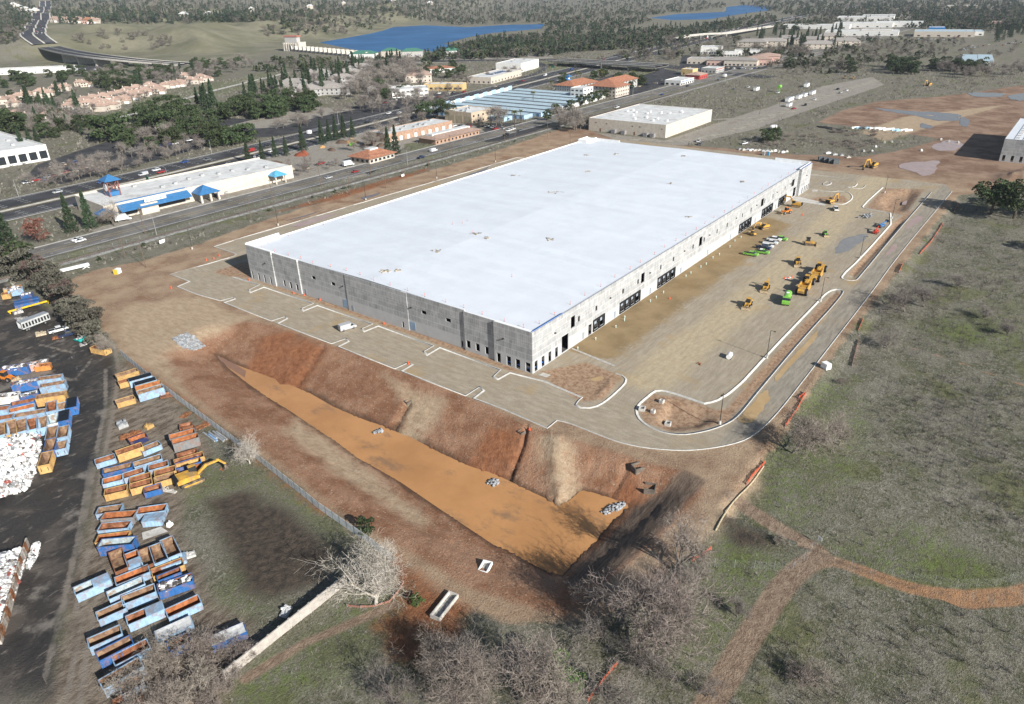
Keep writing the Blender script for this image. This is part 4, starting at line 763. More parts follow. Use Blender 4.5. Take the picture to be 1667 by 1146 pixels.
def dozer(p, rz, label):
    t = empty('bulldozer', p, rz, label, 'bulldozer')
    for sy in (-1, 1): MB().side([(-1.9, .4), (-1.5, 0), (1.4, 0), (1.8, .4), (1.5, .85), (-1.6, 1.05)], sy*1.05-.3, sy*1.05+.3).build('track', trackm, t)
    MB().side([(-1.6, .6), (1.9, .6), (1.9, 1.6), (.3, 1.8), (-1.6, 1.7)], -.7, .7).build('hood', catm, t); c = MB().box((-.6, 0, 1.65), (1.5, 1.4, 1.35), taper=.9).build('cab', glass, t); MB().box((-.6, 0, 3.0), (1.7, 1.6, .1)).build('cab_roof', blackm, c)
    MB().side([(2.5, .05), (2.75, .1), (2.6, .6), (2.75, 1.25), (2.5, 1.2)], -1.7, 1.7).build('blade', mat('worn_bucket', (.42, .33, .21)), t); MB().side([(-1.7, .6), (-2.6, .5), (-2.7, 1.4), (-2.5, 1.4), (-1.7, 1.1)], -.5, .5).build('ripper', trackm, t)
    return t
def water_truck(p, rz, label):
    t = empty('water_truck', p, rz, label, 'truck')
    MB().side([(1.9, .7), (4.0, .7), (4.0, 1.5), (3.1, 1.75), (2.8, 2.7), (1.9, 2.75)], -1.15, 1.15).build('cab', limem, t); MB().side([(3.12, 1.8), (2.86, 2.6), (2.3, 2.6), (2.3, 1.8)], -1.17, 1.17).build('windows', glass, t)
    B = MB(); n = 14; pr = [(math.cos(2*math.pi*i/n)*1.2, 2.0+math.sin(2*math.pi*i/n)*.95) for i in range(n)]; k = len(B.v)
    for x, s in ((-3.9, .85), (-3.7, 1), (1.4, 1), (1.6, .85)):
        for (y, z) in pr: B.v.append((x, y*s, 2.0+(z-2.0)*s))
    for i in range(3):
        for j in range(n): B.f.append((k+i*n+j, k+i*n+(j+1) % n, k+(i+1)*n+(j+1) % n, k+(i+1)*n+j)); B.m.append(0)
    B.f.append(tuple(range(k, k+n))); B.m.append(0); B.f.append(tuple(range(k+4*n-1, k+3*n-1, -1))); B.m.append(0)
    B.build('tank', limem, t, smooth=False); MB().box((-1.2, 0, 2.93), (.9, .9, .14)).build('hatch', whitem, t); MB().box((0, 0, .6), (7.8, 1.0, .45)).build('chassis', steel, t); MB().box((-3.9, 0, .8), (.3, 2.3, .4)).build('rear_bumper', whitem, t)
    for x in (2.9, -1.9, -3.1):
        for sy in (-1, 1): wheel(t, x, sy*1.0, .52, .35)
    return t
DX, DY = 0.0, R_(90)
sc = lambda px, py: tuple(GT(px, py))
scraper(sc(1311, 470), R_(5), 'yellow wheel scraper parked first in line beside the lime tanker truck'); scraper(sc(1331, 449), R_(5), 'yellow wheel scraper parked behind another scraper on the gravel pad')
water_truck(sc(1280, 492), R_(192), 'bright lime green water tanker truck parked on the gravel pad')
loader(sc(1217, 499), R_(188), 'yellow wheel loader standing alone on the gravel pad'); loader(sc(1246, 472), R_(190), 'yellow backhoe loader with raised rear arm on the gravel pad', 'backhoe_loader', 'backhoe', True)
loader(sc(1298, 431), R_(200), 'yellow loader with black cab between the scrapers and the pickups'); dozer(sc(1317, 399), R_(-70), 'dark mud-stained bulldozer with pale blade on the gravel pad')
for a, c, ty, lb in (((1222, 416), 'lime', 'pickup', 'lime green pickup at the end of the row of parked trucks'), ((1240, 413), 'lime', 'pickup', 'lime green pickup with white roof beside the navy truck'), ((1243, 406), 'navy', 'pickup', 'navy blue pickup in the row of parked trucks'), ((1249, 403), 'white', 'suv', 'white car beside the navy pickup in the parked row'), ((1254, 397.5), 'white', 'pickup', 'white pickup in the middle of the parked row'), ((1260, 392), 'white', 'pickup', 'white pickup next to the last lime green truck'), ((1270, 391), 'lime', 'pickup', 'lime green pickup at the hall end of the parked row')):
    t = car(ty, c, sc(*a), R_(-88+rng.uniform(-4, 4)), lb)
    if lb.endswith('truck') or 'white roof' in lb: MB().box((-.4, 0, 1.8), (1.0, 1.6, .05)).build('roof_rack', whitem, t)
t = car('pickup', 'white', sc(1360, 342), R_(25), 'white pickup with lime tailgate on the sandy haul track'); MB().box((-2.3, 0, .6), (1.0, 2.02, .45)).build('lime_panel', limem, t)
loader(sc(1343, 384), R_(210), 'lime green and white compact loader on the gravel pad', 'compact_loader', 'loader', body=limem, s=.75)
orangem = mat('machine_orange', (.62, .20, .03), .5, .12, 1.2, (.3, .16, .08), .62)
loader(sc(1279, 348), R_(150), 'orange wheel loader close to the bright wall of the warehouse', body=orangem)
excavator(sc(1295, 337), R_(95), 'yellow excavator reaching towards the dock bays', 1.0); excavator(sc(1243, 373), R_(150), 'yellow excavator with low boom beside the dock wall', .9, up=.8)
loader(sc(1224, 383), R_(60), 'small yellow loader at the foot of the warehouse wall', 'compact_loader', s=.7); excavator(sc(1352, 331), R_(-20), 'yellow excavator digging in the dirt island by the far lot', .9)
excavator(sc(1420, 273), R_(165), 'yellow excavator with long raised boom beyond the far haul road', 1.2, 1.3); dozer(sc(1375, 128), R_(20), 'small yellow bulldozer at the edge of the far gravel lot'); loader(sc(1389, 129), R_(10), 'small yellow loader at the edge of the far gravel lot'); excavator(sc(1511, 140), R_(160), 'distant excavator on the far mud field', 1.2)
# boom lift and skid trailers by the island
def lift(p, rz, label, m_):
    t = empty('boom_lift', p, rz, label, 'boom lift'); MB().box((0, 0, .45), (3.2, 1.7, .8)).build('chassis', m_, t); MB().side([(-1.4, 1.3), (-1.1, 1.6), (3.6, 2.3), (3.6, 2.0), (-1, 1.2)], -.2, .2).build('boom', m_, t); MB().box((4.0, 0, 1.6), (.8, 1.5, 1.0)).build('basket', steel, t)
    for x in (-1.1, 1.1):
        for sy in (-1, 1): wheel(t, x, sy*.85, .42, .3)
lift(sc(1434, 370), R_(-20), 'blue boom lift parked beside the planted island', mat('lift_blue', (.07, .17, .36), .5)); lift(sc(1425, 380), R_(0), 'red telescopic lift parked beside the planted island', mat('lift_red', (.55, .06, .03), .5))
car('van', 'silver', sc(566, 536), az((548, 541), (585, 530)), 'silver grey van parked alone on the lot before the grey wall')

# ------------------------------------------------------------------ lamp posts, utility poles
lp = empty('lamp_post', (0, 0, 0), 0, 'dark square lamp post on a white concrete base', 'lamp post', 'lamp posts round the warehouse lot')
MB().tube((0, 0, -.3), (0, 0, .95), .34, n=10).build('base', kerbm, lp); MB().box((0, 0, .95), (.16, .16, 7.9), taper=.7).build('pole', steel, lp); MB().box((-.5, 0, 8.78), (1.1, .1, .08)).box((-1.15, 0, 8.7), (.55, .36, .12)).build('lamp_head', steel, lp)
first = True
for (a, rz) in (((1171.5, 691), 0), ((1335.4, 491), 1.57), ((1399.5, 420.5), 1.57), ((1248, 583), 1.57), ((1440, 314), 0), ((1452, 356), 1.57), ((313, 405.5), -1.57), ((453, 367.5), -1.57), ((595.6, 325.7), -1.57), ((711, 290.5), -1.57), ((806.6, 264), -1.57), ((928, 239), -1.57)):
    p = sc(*a)
    lb = 'dark lamp post on white base beside the haul road islands' if a[0] > 1000 else 'dark lamp post on white base along the kerb facing the railway'; gp = 'lamp posts along the islands' if a[0] > 1000 else 'lamp posts along the railway kerb'
    if first: lp.location = p; lp.rotation_euler.z = rz; lp['label'] = lb; lp['group'] = gp; first = False
    else: copy_tree(lp, p, rz, label=lb, group=gp)
woodp = mat('weathered_pole_wood', (.16, .115, .08), .9, .25, 1.2)
up = empty('utility_pole', (0, 0, 0), 0, 'wooden utility pole with crossarms', 'utility pole', 'utility poles')
MB().tube((0, 0, -.5), (0, 0, 12.5), .17, .11, 7).build('pole', woodp, up); MB().box((0, 0, 11.6), (.12, 2.6, .14)).build('crossarm', woodp, up); B = MB()
for y in (-1.2, -.6, .6, 1.2): B.tube((0, y, 11.74), (0, y, 11.98), .05, n=5)
B.build('insulators', galv, up); first = True
UPS = [((236.6, 381), 1), ((444, 326), 1), ((522.7, 304), 1), ((604, 286), 1), ((733.6, 251), 1), ((838.6, 224), 1), ((997.5, 181), 1), ((1110.5, 150), 1), ((205, 422), 2), ((238, 436), 2), ((410, 361), 2), ((570, 317), 2), ((628, 307), 2), ((698.6, 280), 2), ((891, 224), 2), ((822, 233), 2), ((1154, 180), 3), ((1236.5, 186), 3), ((1269, 172), 3), ((1298, 160), 3), ((1059, 165), 1)]
for a, g in UPS:
    lb, gp = {1: ('wooden utility pole with crossarm beside the boulevard', 'utility poles along the boulevard'), 2: ('wooden utility pole with crossarm between railway and graded site', 'utility poles along the railway'), 3: ('wooden utility pole in the weedy lot beyond the cream warehouse', 'utility poles in the weedy lot')}[g]
    if first: up.location = sc(*a); up['label'] = lb; up['group'] = gp; first = False
    else: copy_tree(up, sc(*a), rng.uniform(-.1, .1), rng.uniform(.85, 1.05), lb, gp)
# power lines sagging between neighbouring boulevard poles
row = sorted([sc(*a) for a, g in UPS if g == 1], key=lambda p: p[0]); wirem = mat('cable_black', (.03, .03, .03), .6)
for p, q in zip(row[:-1], row[1:]):
    B = MB()
    for dy in (-1.2, 1.2):
        pts = [(p[0]+(q[0]-p[0])*t, p[1]+(q[1]-p[1])*t+dy, 11.9-1.6*4*t*(1-t)) for t in np.linspace(0, 1, 9)]; B.path(pts, .035, 3)
    tag(B.build('power_line', wirem), 'thin sagging power cables between two boulevard poles', 'power line', 'power lines along the boulevard')
# grey steel street lamps of the boulevard
sp = empty('street_lamp', (0, 0, 0), 0, 'grey steel street lamp', 'street lamp', 'street lamps')
MB().tube((0, 0, 0), (0, 0, 9), .13, .08, 7).build('pole', galv, sp); MB().tube((0, 0, 9), (0, 2.4, 9.5), .06, n=5).build('arm', galv, sp); MB().box((0, 2.6, 9.42), (.3, .7, .14)).build('lamp_head', galv, sp); first = True
SLP = [((256, 385), 'b'), ((664, 270), 'b'), ((1030, 158), 'b'), ((1180, 135), 'b'), ((1215, 108), 'b')]
for k in range(16): SLP.append(((-60+k*62,), 'f'))
for a, g in SLP:
    if g == 'b': p = sc(*a); rz = 0; lb = 'grey steel street lamp standing between boulevard and railway'; gp = 'street lamps along the boulevard'
    else:
        x = a[0]; y = float(np.interp(x, FWY[:, 0], FWY[:, 1])); p = (x, y-23.5 if int(x/62) % 2 else y+26, 0); rz = 0 if p[1] < y else math.pi; lb = 'tall grey street lamp on the freeway shoulder'; gp = 'street lamps along the freeway'
    if first: sp.location = p; sp['label'] = lb; sp['group'] = gp; first = False
    else: copy_tree(sp, p, rz, label=lb, group=gp)

# ------------------------------------------------------------------ stones, drains, fences, loose site things
stonem = mat('grey_riprap', (.31, .32, .33), .85, .3, 1.3, (.19, .20, .21), .56)
def rock_cloud(pts, r0, r1):
    V = []; F = []
    ico = bmesh.new(); bmesh.ops.create_icosphere(ico, subdivisions=1, radius=1); iv = np.array([v.co[:] for v in ico.verts]); jf = np.array([[v.index for v in f.verts] for f in ico.faces]); ico.free()
    for (x, y, z) in pts:
        r = rng.uniform(r0, r1); v = iv*(1+nrng.uniform(-.28, .28, (len(iv), 1)))*np.array([1, rng.uniform(.6, 1), rng.uniform(.5, .8)])*r; a = rng.uniform(0, 6.3); c, s = math.cos(a), math.sin(a)
        v = np.c_[v[:, 0]*c-v[:, 1]*s, v[:, 0]*s+v[:, 1]*c, v[:, 2]]; F.append(jf+len(V)*len(iv)); V.append(v+[x, y, z+r*.3])
    return np.vstack(V), np.vstack(F)
def riprap(px, py, z, n, rx, ry, rz, label, mound=.5):
    c = G(px, py, z); pts = []
    for i in range(n):
        a = rng.uniform(0, 6.3); q = math.sqrt(rng.random()); u, v = q*rx*math.cos(a), q*ry*math.sin(a); pts.append((u*math.cos(rz)-v*math.sin(rz), u*math.sin(rz)+v*math.cos(rz), mound*(1-q)))
    V, F = rock_cloud(pts, .22, .5); t = empty('riprap_pile', tuple(c), 0, label, 'stone pile'); o = link('stones', npmesh('stones', V, F, stonem), t); tag(o, kind='stuff')
riprap(617, 703, WATER_Z, 26, 1.5, 1.0, 0, 'small pile of grey riprap in the pond below the groove cut in the bank'); riprap(803, 786, WATER_Z, 34, 1.7, 1.2, 0, 'pile of grey riprap at the pond edge below the narrow trench'); riprap(998, 828, WATER_Z, 80, 3.3, 1.1, R_(-20), 'long pile of grey riprap at the corner of the pond')
ap = np.array([GT(*q)[:2] for q in ((281, 551), (303, 543), (316, 548), (334, 564), (316, 571), (296, 566))]); pts = []
while len(pts) < 760:
    x, y = rng.uniform(ap[:, 0].min(), ap[:, 0].max()), rng.uniform(ap[:, 1].min(), ap[:, 1].max())
    if sdf(ap, np.array([x]), np.array([y]))[0] > -.15: pts.append((x, y, hz(x, y)))
V, F = rock_cloud(pts, .22, .42)
t = empty('riprap_apron', (0, 0, 0), 0, 'flat apron of grey riprap at the head of the muddy channel', 'stone apron'); tag(link('stones', npmesh('stones', V, F, stonem), t), kind='stuff')
t = empty('gravel_heap', sc(1412, 353), 0, 'heap of pale grey stone beside the red barriers on the pad', 'stone pile'); V, F = rock_cloud([(rng.gauss(0, 1.6), rng.gauss(0, 1.1), rng.random()*.7) for i in range(90)], .25, .5); tag(link('stones', npmesh('stones', V, F, stonem), t), kind='stuff')
def headwall(px, py, rz, label, z=None, s=1.0):
    p = sc(px, py); p = (p[0], p[1], p[2]-.55); t = empty('drain_headwall', p, rz, label, 'drain', None, s); MB().box((0, .9, -.4), (1.8, .2, 1.5)).box((-.9, 0, -.4), (.2, 1.8, 1.5)).box((.9, 0, -.4), (.2, 1.8, 1.5)).build('concrete_box', mat('dark_stained_concrete', (.16, .135, .11), .95, .2, 1), t); MB().tube((0, .82, .35), (0, .6, .35), .5, n=12).build('pipe_mouth', blackm, t)
headwall(1038, 763, R_(60), 'dark drain outlet high on the brown basin slope', s=1.2); headwall(1058, 797, R_(200), 'dark drain outlet beside the dark graded slope', s=1.3); headwall(849, 704, R_(80), 'small drain inlet at the top of the narrow trench', s=.8); headwall(664, 655, R_(80), 'small dark drain mouth at the head of the groove in the bank', s=.8)
def vault(px, py, d, label, m_=None, rz=0):
    p = sc(px, py); t = empty('concrete_vault', p, rz, label, 'concrete box'); a, b, h = d; B = MB()
    B.box((-a/2+.1, 0, 0), (.2, b, h)).box((a/2-.1, 0, 0), (.2, b, h)).box((0, -b/2+.1, 0), (a-.42, .2, h)).box((0, b/2-.1, 0), (a-.42, .2, h)).build('walls', m_ or concm, t); MB().box((0, 0, .02), (a-.42, b-.42, .08)).build('floor', blackm if h > 1 else scrap, t)
vault(1045, 668, (1.7, 1.5, .8), 'pale concrete vault against the rounded kerb of the drain island', kerbm, .3); vault(1063, 672, (1.0, 1.0, .9), 'small concrete riser with black mouth in the drain island'); vault(1077, 656, (1.1, 1.1, .9), 'small pale riser near the upper kerb of the drain island', kerbm); vault(1087, 693, (1.6, 1.4, 1.0), 'concrete vault with pale lid side near the lower kerb of the drain island', kerbm, .2)
vault(790, 926, (3.0, 1.9, .7), 'white concrete box with cut openings on the bare slope', whitem, .3)
vault(724, 990, (6.2, 2.0, .8), 'long open concrete trough lying at the edge of the red dirt', concm, az((706, 1012), (742, 966)))
t = empty('portable_cabinet', sc(1344, 600), R_(60), 'white portable cabinet standing in the grass beside the haul road', 'cabinet'); MB().box((0, 0, 0), (2.2, 1.8, 1.7), taper=.94).build('body', whitem, t); MB().box((1.08, 0, .2), (.06, 1.2, 1.1)).build('door', greydoor, t)
t = empty('water_tank', sc(1187, 583), R_(10), 'white rounded portable tank standing on the open gravel pad', 'tank'); MB().tube((-1.1, 0, .8), (1.1, 0, .8), .75, n=12).build('drum', whitem, t); MB().box((0, 0, 0), (2.0, 1.3, .2)).build('skid', steel, t)
t = empty('pipe_fittings', sc(1139, 593), R_(40), 'small tangle of brown pipe fittings on the gravel pad', 'pipe fittings'); MB().tube((-.9, 0, .2), (.9, .1, .2), .13).tube((.2, -.6, .2), (.3, .7, .2), .13).build('pipes', mat('rust', (.22, .09, .04), .9, .3, 2, (.36, .17, .08), .55), t)
def fence(name, pts, h, label, m_, post_m, step=3.0, cat='fence', solid=True, sag=0.0, world=False, group=None):
    P = np.array([GT(*q)[:2] for q in pts]) if not world else np.array(pts, float); P = resample(P, step); t = empty(name, (P[0][0], P[0][1], hz(*P[0])), 0, label, cat, group); o0 = np.array(t.location)
    for i in range(len(P)):
        z = hz(*P[i]); b = np.array([P[i][0], P[i][1], z])-o0; MB().tube((b[0], b[1], b[2]-.2), (b[0]+rng.uniform(-sag, sag)*.4, b[1], b[2]+h*rng.uniform(1-sag, 1)+.08), .045, n=5).build('post', post_m, t)
        if i < len(P)-1:
            z2 = hz(*P[i+1]); c = np.array([P[i+1][0], P[i+1][1], z2])-o0; ha, hb = h*rng.uniform(1-sag, 1), h*rng.uniform(1-sag, 1); d = (c-b)[:2]; nn = np.array([-d[1], d[0]])/np.linalg.norm(d)*.02; B = MB()
            ks = [0, 1] if not sag else [0, .33, .66, 1]
            for u, v in zip(ks[:-1], ks[1:]):
                A = b+(c-b)*u; C_ = b+(c-b)*v; hu = ha+(hb-ha)*u-(sag*h*.35 if u in (.33, .66) else 0); hv = ha+(hb-ha)*v-(sag*h*.35 if v in (.33, .66) else 0)
                for s_ in (1, -1):
                    q = [(A[0]+nn[0]*s_, A[1]+nn[1]*s_, A[2]+.04), (C_[0]+nn[0]*s_, C_[1]+nn[1]*s_, C_[2]+.04), (C_[0]+nn[0]*s_, C_[1]+nn[1]*s_, C_[2]+hv), (A[0]+nn[0]*s_, A[1]+nn[1]*s_, A[2]+hu)]; B.face(q if s_ > 0 else q[::-1])
                B.face([(A[0]-nn[0], A[1]-nn[1], A[2]+hu), (A[0]+nn[0], A[1]+nn[1], A[2]+hu), (C_[0]+nn[0], C_[1]+nn[1], C_[2]+hv), (C_[0]-nn[0], C_[1]-nn[1], C_[2]+hv)])
            B.build('panel', m_, t)
    return t
slatm = mat('grey_slat_fence', (.70, .70, .68), .7, .12, 1.2, (.46, .46, .45), .6, spec=.3)
fence('slatted_fence', [(197, 578), (250, 622), (300, 660), (420, 750), (520, 830), (580, 872), (640, 915)], 2.0, 'grey slatted boundary fence between scrapyard and basin', slatm, steel, 2.4)
def mesh_mat(name, col, dens=.45, sc_=16.):
    m = bpy.data.materials.new(name); N = NT(m); P = N.pos(); v = N.noise(P, sc_, 2, .8); N.set(N.b.inputs['Base Color'], (*col, 1)); N.b.inputs['Roughness'].default_value = .7
    N.set(N.b.inputs['Alpha'], N.ramp(v, dens, dens+.12)); MATS[name] = m; return m
netm = mesh_mat('orange_netting', (.60, .10, .035), .43, 7); chain = mesh_mat('chain_link', (.40, .41, .41), .60, 9)
for pts, lb in (([(1397, 555), (1392, 575), (1387, 597)], 'orange netting fence beside the white cabinet'), ([(1300, 650), (1312, 640), (1296, 670), (1278, 695)], 'orange netting bundled at the bend of the haul road'), ([(1245, 755), (1225, 775), (1215, 790)], 'slumped orange netting at the gravel corner above the basin'), ([(1104, 945), (1092, 965), (1080, 988)], 'orange netting strung under the bare tree by the gate'), ([(1158, 895), (1143, 905), (1125, 915)], 'bright orange netting caught in the bare tree by the fence'), ([(1006, 1080), (985, 1105), (965, 1130), (957, 1146)], 'orange netting fence running through the grass'), ([(1535, 365), (1515, 395), (1497, 415)], 'orange netting fence along the far field edge'), ([(1560, 332), (1553, 345)], 'short orange netting by the dark oaks'), ([(1470, 430), (1463, 445)], 'torn orange netting beside the haul road'), ([(1405, 520), (1397, 540)], 'orange netting by the bare oak at the junction'), ([(565, 988), (600, 992), (640, 980), (657, 950)], 'faded orange netting round the white-barked tree')):
    fence('orange_netting_fence', pts, .7 if 'faded' in lb else 1.1, lb, mesh_mat('faded_netting', (.40, .19, .14), .45, 7) if 'faded' in lb else netm, galv, 2.2, sag=.35)
fence('chain_link_fence', [(1100, 920), (1140, 922), (1230, 926), (1290, 928), (1310, 912), (1330, 888)], 1.9, 'temporary chain link fence crossing the grass towards the path', chain, galv, 3.4); fence('chain_link_fence', [(1360, 905), (1400, 925), (1480, 945), (1560, 957), (1620, 955), (1667, 940), (1720, 925)], 1.9, 'temporary chain link fence following the curved dirt path', chain, galv, 3.4)
fence('chain_link_fence', [(60, 432), (160, 408), (330, 362), (480, 320), (640, 275), (800, 235)], 1.6, 'chain link fence with dry weeds along the railway', chain, galv, 6.)
t = empty('site_gate_sign', sc(1333, 886), R_(60), 'small white notice board on the path gate', 'sign'); MB().box((0, 0, 1.0), (1.0, .05, .7)).build('board', whitem, t); MB().tube((-.4, 0, 0), (-.4, 0, 1.0), .03, n=5).tube((.4, 0, 0), (.4, 0, 1.0), .03, n=5).build('posts', galv, t)
# pale boundary wall and straw wattle
P = np.array([GT(368, 1107)[:2], GT(565, 950)[:2]]); d = P[1]-P[0]; L = np.linalg.norm(d); n = 12; t = empty('boundary_wall', (P[0][0], P[0][1], hz(*P[0])), math.atan2(d[1], d[0]), 'pale concrete boundary wall beside the bare field', 'wall')
for k in range(n): MB().box((L/n*(k+.5), 0, -.4), (L/n-.05, .22, 2.5)).box((L/n*k, 0, -.4), (.34, .34, 2.62)).build('wall_panel', mat('pale_wall_concrete', (.42, .385, .345), .85, .1, .8, (.35, .31, .27), .62), t)
B = MB(); P = chaikin(np.array([GT(*q) for q in ((1243, 760), (1222, 790), (1195, 815), (1175, 845), (1165, 865))]), 2); B.path([(p[0], p[1], p[2]+.15) for p in P], .16, 6); tag(B.build('straw_wattle', mat('straw', (.47, .40, .27), .95, .25, 3)), 'pale straw wattle curving along the edge of the grass', 'wattle')
# beyond the hall: pipes, trailers, toilets, crates
bluep = mat('toilet_blue', (.08, .33, .52), .5); blackp = mat('black_plastic_pipe', (.02, .02, .022), .5, .2, 1)
def box_thing(name, px, py, d, m_, label, cat, rz=0, lid=None, group=None):
    t = empty(name, sc(px, py), rz, label, cat, group); a, b, h = d
    MB().box((0, 0, 0), (a, b, h)).build('body', m_, t); MB().box((0, 0, h+.003), (a+.08, b+.08, .08)).build('lid', lid or m_, t); MB().box((a/2+.02, 0, h*.12), (.05, b*.5, h*.75)).build('door', greydoor, t); return t
box_thing('portable_toilet', 1243, 253, (1.4, 1.4, 2.4), mat('toilet_grey', (.35, .35, .34), .6), 'grey portable toilet behind the white hall roof', 'toilet', lid=whitem); box_thing('portable_toilet', 1250.5, 253, (1.4, 1.4, 2.4), bluep, 'blue portable toilet behind the white hall roof', 'toilet', lid=whitem)
for k in range(4): box_thing('storage_unit', 1336+k*8, 263+k*1.3, (3.0, 3.0, 2.6), mat('unit_grey', (.12, .135, .14), .6, .15, .8), 'dark grey storage unit standing in a row beyond the hall', 'container', .5, group='dark storage units beyond the hall')
for k in range(14):
    p = sc(1336+k*2.8, 207+k*.55); tag(MB().tube((0, -3, .45), (0, 3, .45), .42, n=9).build('culvert_pipe', blackp, None, p, R_(20)), 'black plastic culvert pipe laid out in a row on the mud field', 'pipe', 'black culvert pipes on the mud field')
for k in range(13):
    p = sc(1392+k*7.2, 208.5+k*.45+rng.uniform(-.6, .6)); tag(MB().box((0, 0, .0), (6.2, 1.2, .7)).tube((-3.1, 0, .95), (3.1, 0, .95), .25, n=6).build('pipe_bundle', rng.choice([whitem, mat('pale_blue_pipe', (.36, .55, .66), .5)]), None, p, R_(-35+rng.uniform(-4, 4))), 'strapped bundle of pale pipes in the row on the mud field', 'pipe bundle', 'pale pipe bundles on the mud field')
for k in range(17):
    p = sc(1204+k*6.4 if k < 13 else 1345+k*11-140, (244+k*.35 if k < 13 else 250+(k-13)*2)+rng.uniform(-1, 1)); tag(MB().box((0, 0, 0), (rng.uniform(1.6, 3.4), 1.2, rng.uniform(.5, 1.0))).box((0, 0, .75), (1.0, .7, .4)).build('pallet_stack', rng.choice([concm, galv, whitem]), None, p, R_(-35+rng.uniform(-8, 8))), 'pale stack of precast drain pieces beside the grass strip', 'pallet stack', 'precast stacks beyond the hall')
for k, (px, py, rz) in enumerate([(1426, 240, .3), (1440, 233, .1), (1452, 232, .3), (1420, 247, .2), (1406, 247, .5), (1545, 231, .2), (1532, 228, .1), (1560, 233, .4), (1500, 246, .4)]):
    p = sc(px, py); tag(MB().box((0, 0, 0), (1.8, 1.1, .8)).box((.3, .1, .8), (.8, .7, .35)).build('precast_block', rng.choice([whitem, kerbm]), None, p, rz), 'white precast block stored beside the scrub patch', 'concrete block', 'white precast blocks by the scrub')
def trailer(px, py, d, label, m_=None, rz=0.):
    t = empty('site_trailer', sc(px, py), rz, label, 'trailer'); a, b, h = d; MB().box((0, 0, .6), (a, b, h)).build('body', m_ or whitem, t); MB().box((0, 0, .6+h), (a+.15, b+.15, .1)).build('roof', galv, t)
    for x in (-a*.3, 0, a*.3): MB().box((x, -b/2-.02, 1.5), (1.1, .05, .9)).build('window', glass, t)
    for x in (-.8, .8): wheel(t, x, -b/2+.1, .4)
    return t
TR = R_(-2)
for i, (px, py, dd, lb) in enumerate([(1285, 165, (14, 3.2, 2.8), 'long white site trailer first in the row by the haul lane'), (1300, 161, (9, 3, 2.7), 'white trailer with a dark gap beside the long trailer'), (1309, 158, (8, 3, 2.6), 'white site trailer in the middle of the trailer row'), (1322, 154, (10, 3, 2.6), 'white site trailer near the parked cars of the yard'), (1313, 142, (11, 3, 3.0), 'white site trailer standing apart across the weedy lot'), (1231, 148, (8, 3, 2.8), 'white box trailer alone in the weedy lot'), (1284, 174, (7, 3, 2.4), 'short white trailer with a red end by the haul lane')]): trailer(px, py, dd, lb, rz=R_(0 if i != 4 else 5))
t = empty('lime_tank', sc(1268, 150), 0, 'bright lime green tank standing on stilts in the weedy lot', 'tank'); MB().tube((-2.6, 0, 5.0), (2.6, 0, 5.0), 1.5, n=14).build('drum', limem, t); B = MB()
for x in (-1.8, 1.8):
    for y in (-.8, .8): B.tube((x, y, 0), (x, y, 4.2), .12, n=5)
B.build('stilts', limem, t)
for a, c, ty, lb in (((1211, 235), 'white', 'pickup', 'white pickup parked behind the cream warehouse apron'), ((1137, 231), 'white', 'pickup', 'white pickup on the dirt behind the hall roof'), ((1140, 236), 'grey', 'suv', 'grey car beside the white pickup on the dirt'), ((1195, 146), 'grey', 'sedan', 'dark car in the weedy lot'), ((1218, 143), 'white', 'pickup', 'white car in the weedy lot beside the box trailer'), ((1266, 152), 'white', 'pickup', 'white pickup parked below the lime tank'), ((1311, 172), 'black', 'pickup', 'black pickup parked across from the site trailers'), ((1326, 163), 'white', 'suv', 'white car parked by the site trailers'), ((1368, 152), 'silver', 'suv', 'silver car in the row beyond the trailers'), ((1364, 146), 'black', 'suv', 'black car in the row beyond the trailers'), ((1378, 148), 'white', 'sedan', 'white car in the row beyond the trailers'), ((1292, 178), 'red', 'sedan', 'red car parked at the end of the trailer row')): car(ty, c, sc(*a), R_(rng.uniform(-20, 20)), lb, parts=a[1] > 200)
t = empty('mixer_truck', sc(1258, 211), az((1245, 214), (1270, 206)), 'white concrete mixer truck on the haul lane', 'truck'); MB().box((3, 0, .6), (2, 2.3, 2.1), taper=.9).build('cab', whitem, t); MB().tube((-3.4, 0, 2.7), (-.8, 0, 2.1), .7, 1.25, 10).tube((-.8, 0, 2.1), (1.6, 0, 1.8), 1.25, .8, 10).build('drum', whitem, t); MB().box((-.4, 0, .6), (7, 1.1, .4)).build('chassis', steel, t)
for x in (2.9, -1.6, -2.9):
    for sy in (-1, 1): wheel(t, x, sy*1.0, .5, .35)
# cones and barriers
cone = empty('traffic_cone', (0, 0, 0), 0, 'orange traffic cone', 'traffic cone', 'cones'); MB().tube((0, 0, .04), (0, 0, .75), .2, .04, 8).build('cone', orange, cone); MB().box((0, 0, 0), (.45, .45, .04)).build('base', orange, cone); first = True
for a, b in (((406, 457), 'w'), ((478, 478), 'w'), ((495, 481), 'w'), ((521, 489), 'w'), ((625, 528), 'w'), ((632, 526), 'w'), ((336, 424), 'n'), ((348, 422), 'n'), ((357, 417), 'n'), ((279, 470), 'n'), ((1277, 454), 'p'), ((1289, 452), 'p'), ((1306, 351), 'p'), ((1090, 487), 'p'), ((665, 593), 'w'), ((862, 700), 'n')):
    lb, gp = {'w': ('orange traffic cone on the walk below the grey wall', 'cones below the grey wall'), 'n': ('orange traffic cone at the edge of the graded dirt', 'cones at the dirt edge'), 'p': ('orange traffic cone on the open gravel pad', 'cones on the gravel pad')}[b]
    if first: cone.location = sc(*a); cone.scale = (1.3,)*3; cone['label'] = lb; cone['group'] = gp; first = False
    else: copy_tree(cone, sc(*a), label=lb, group=gp)
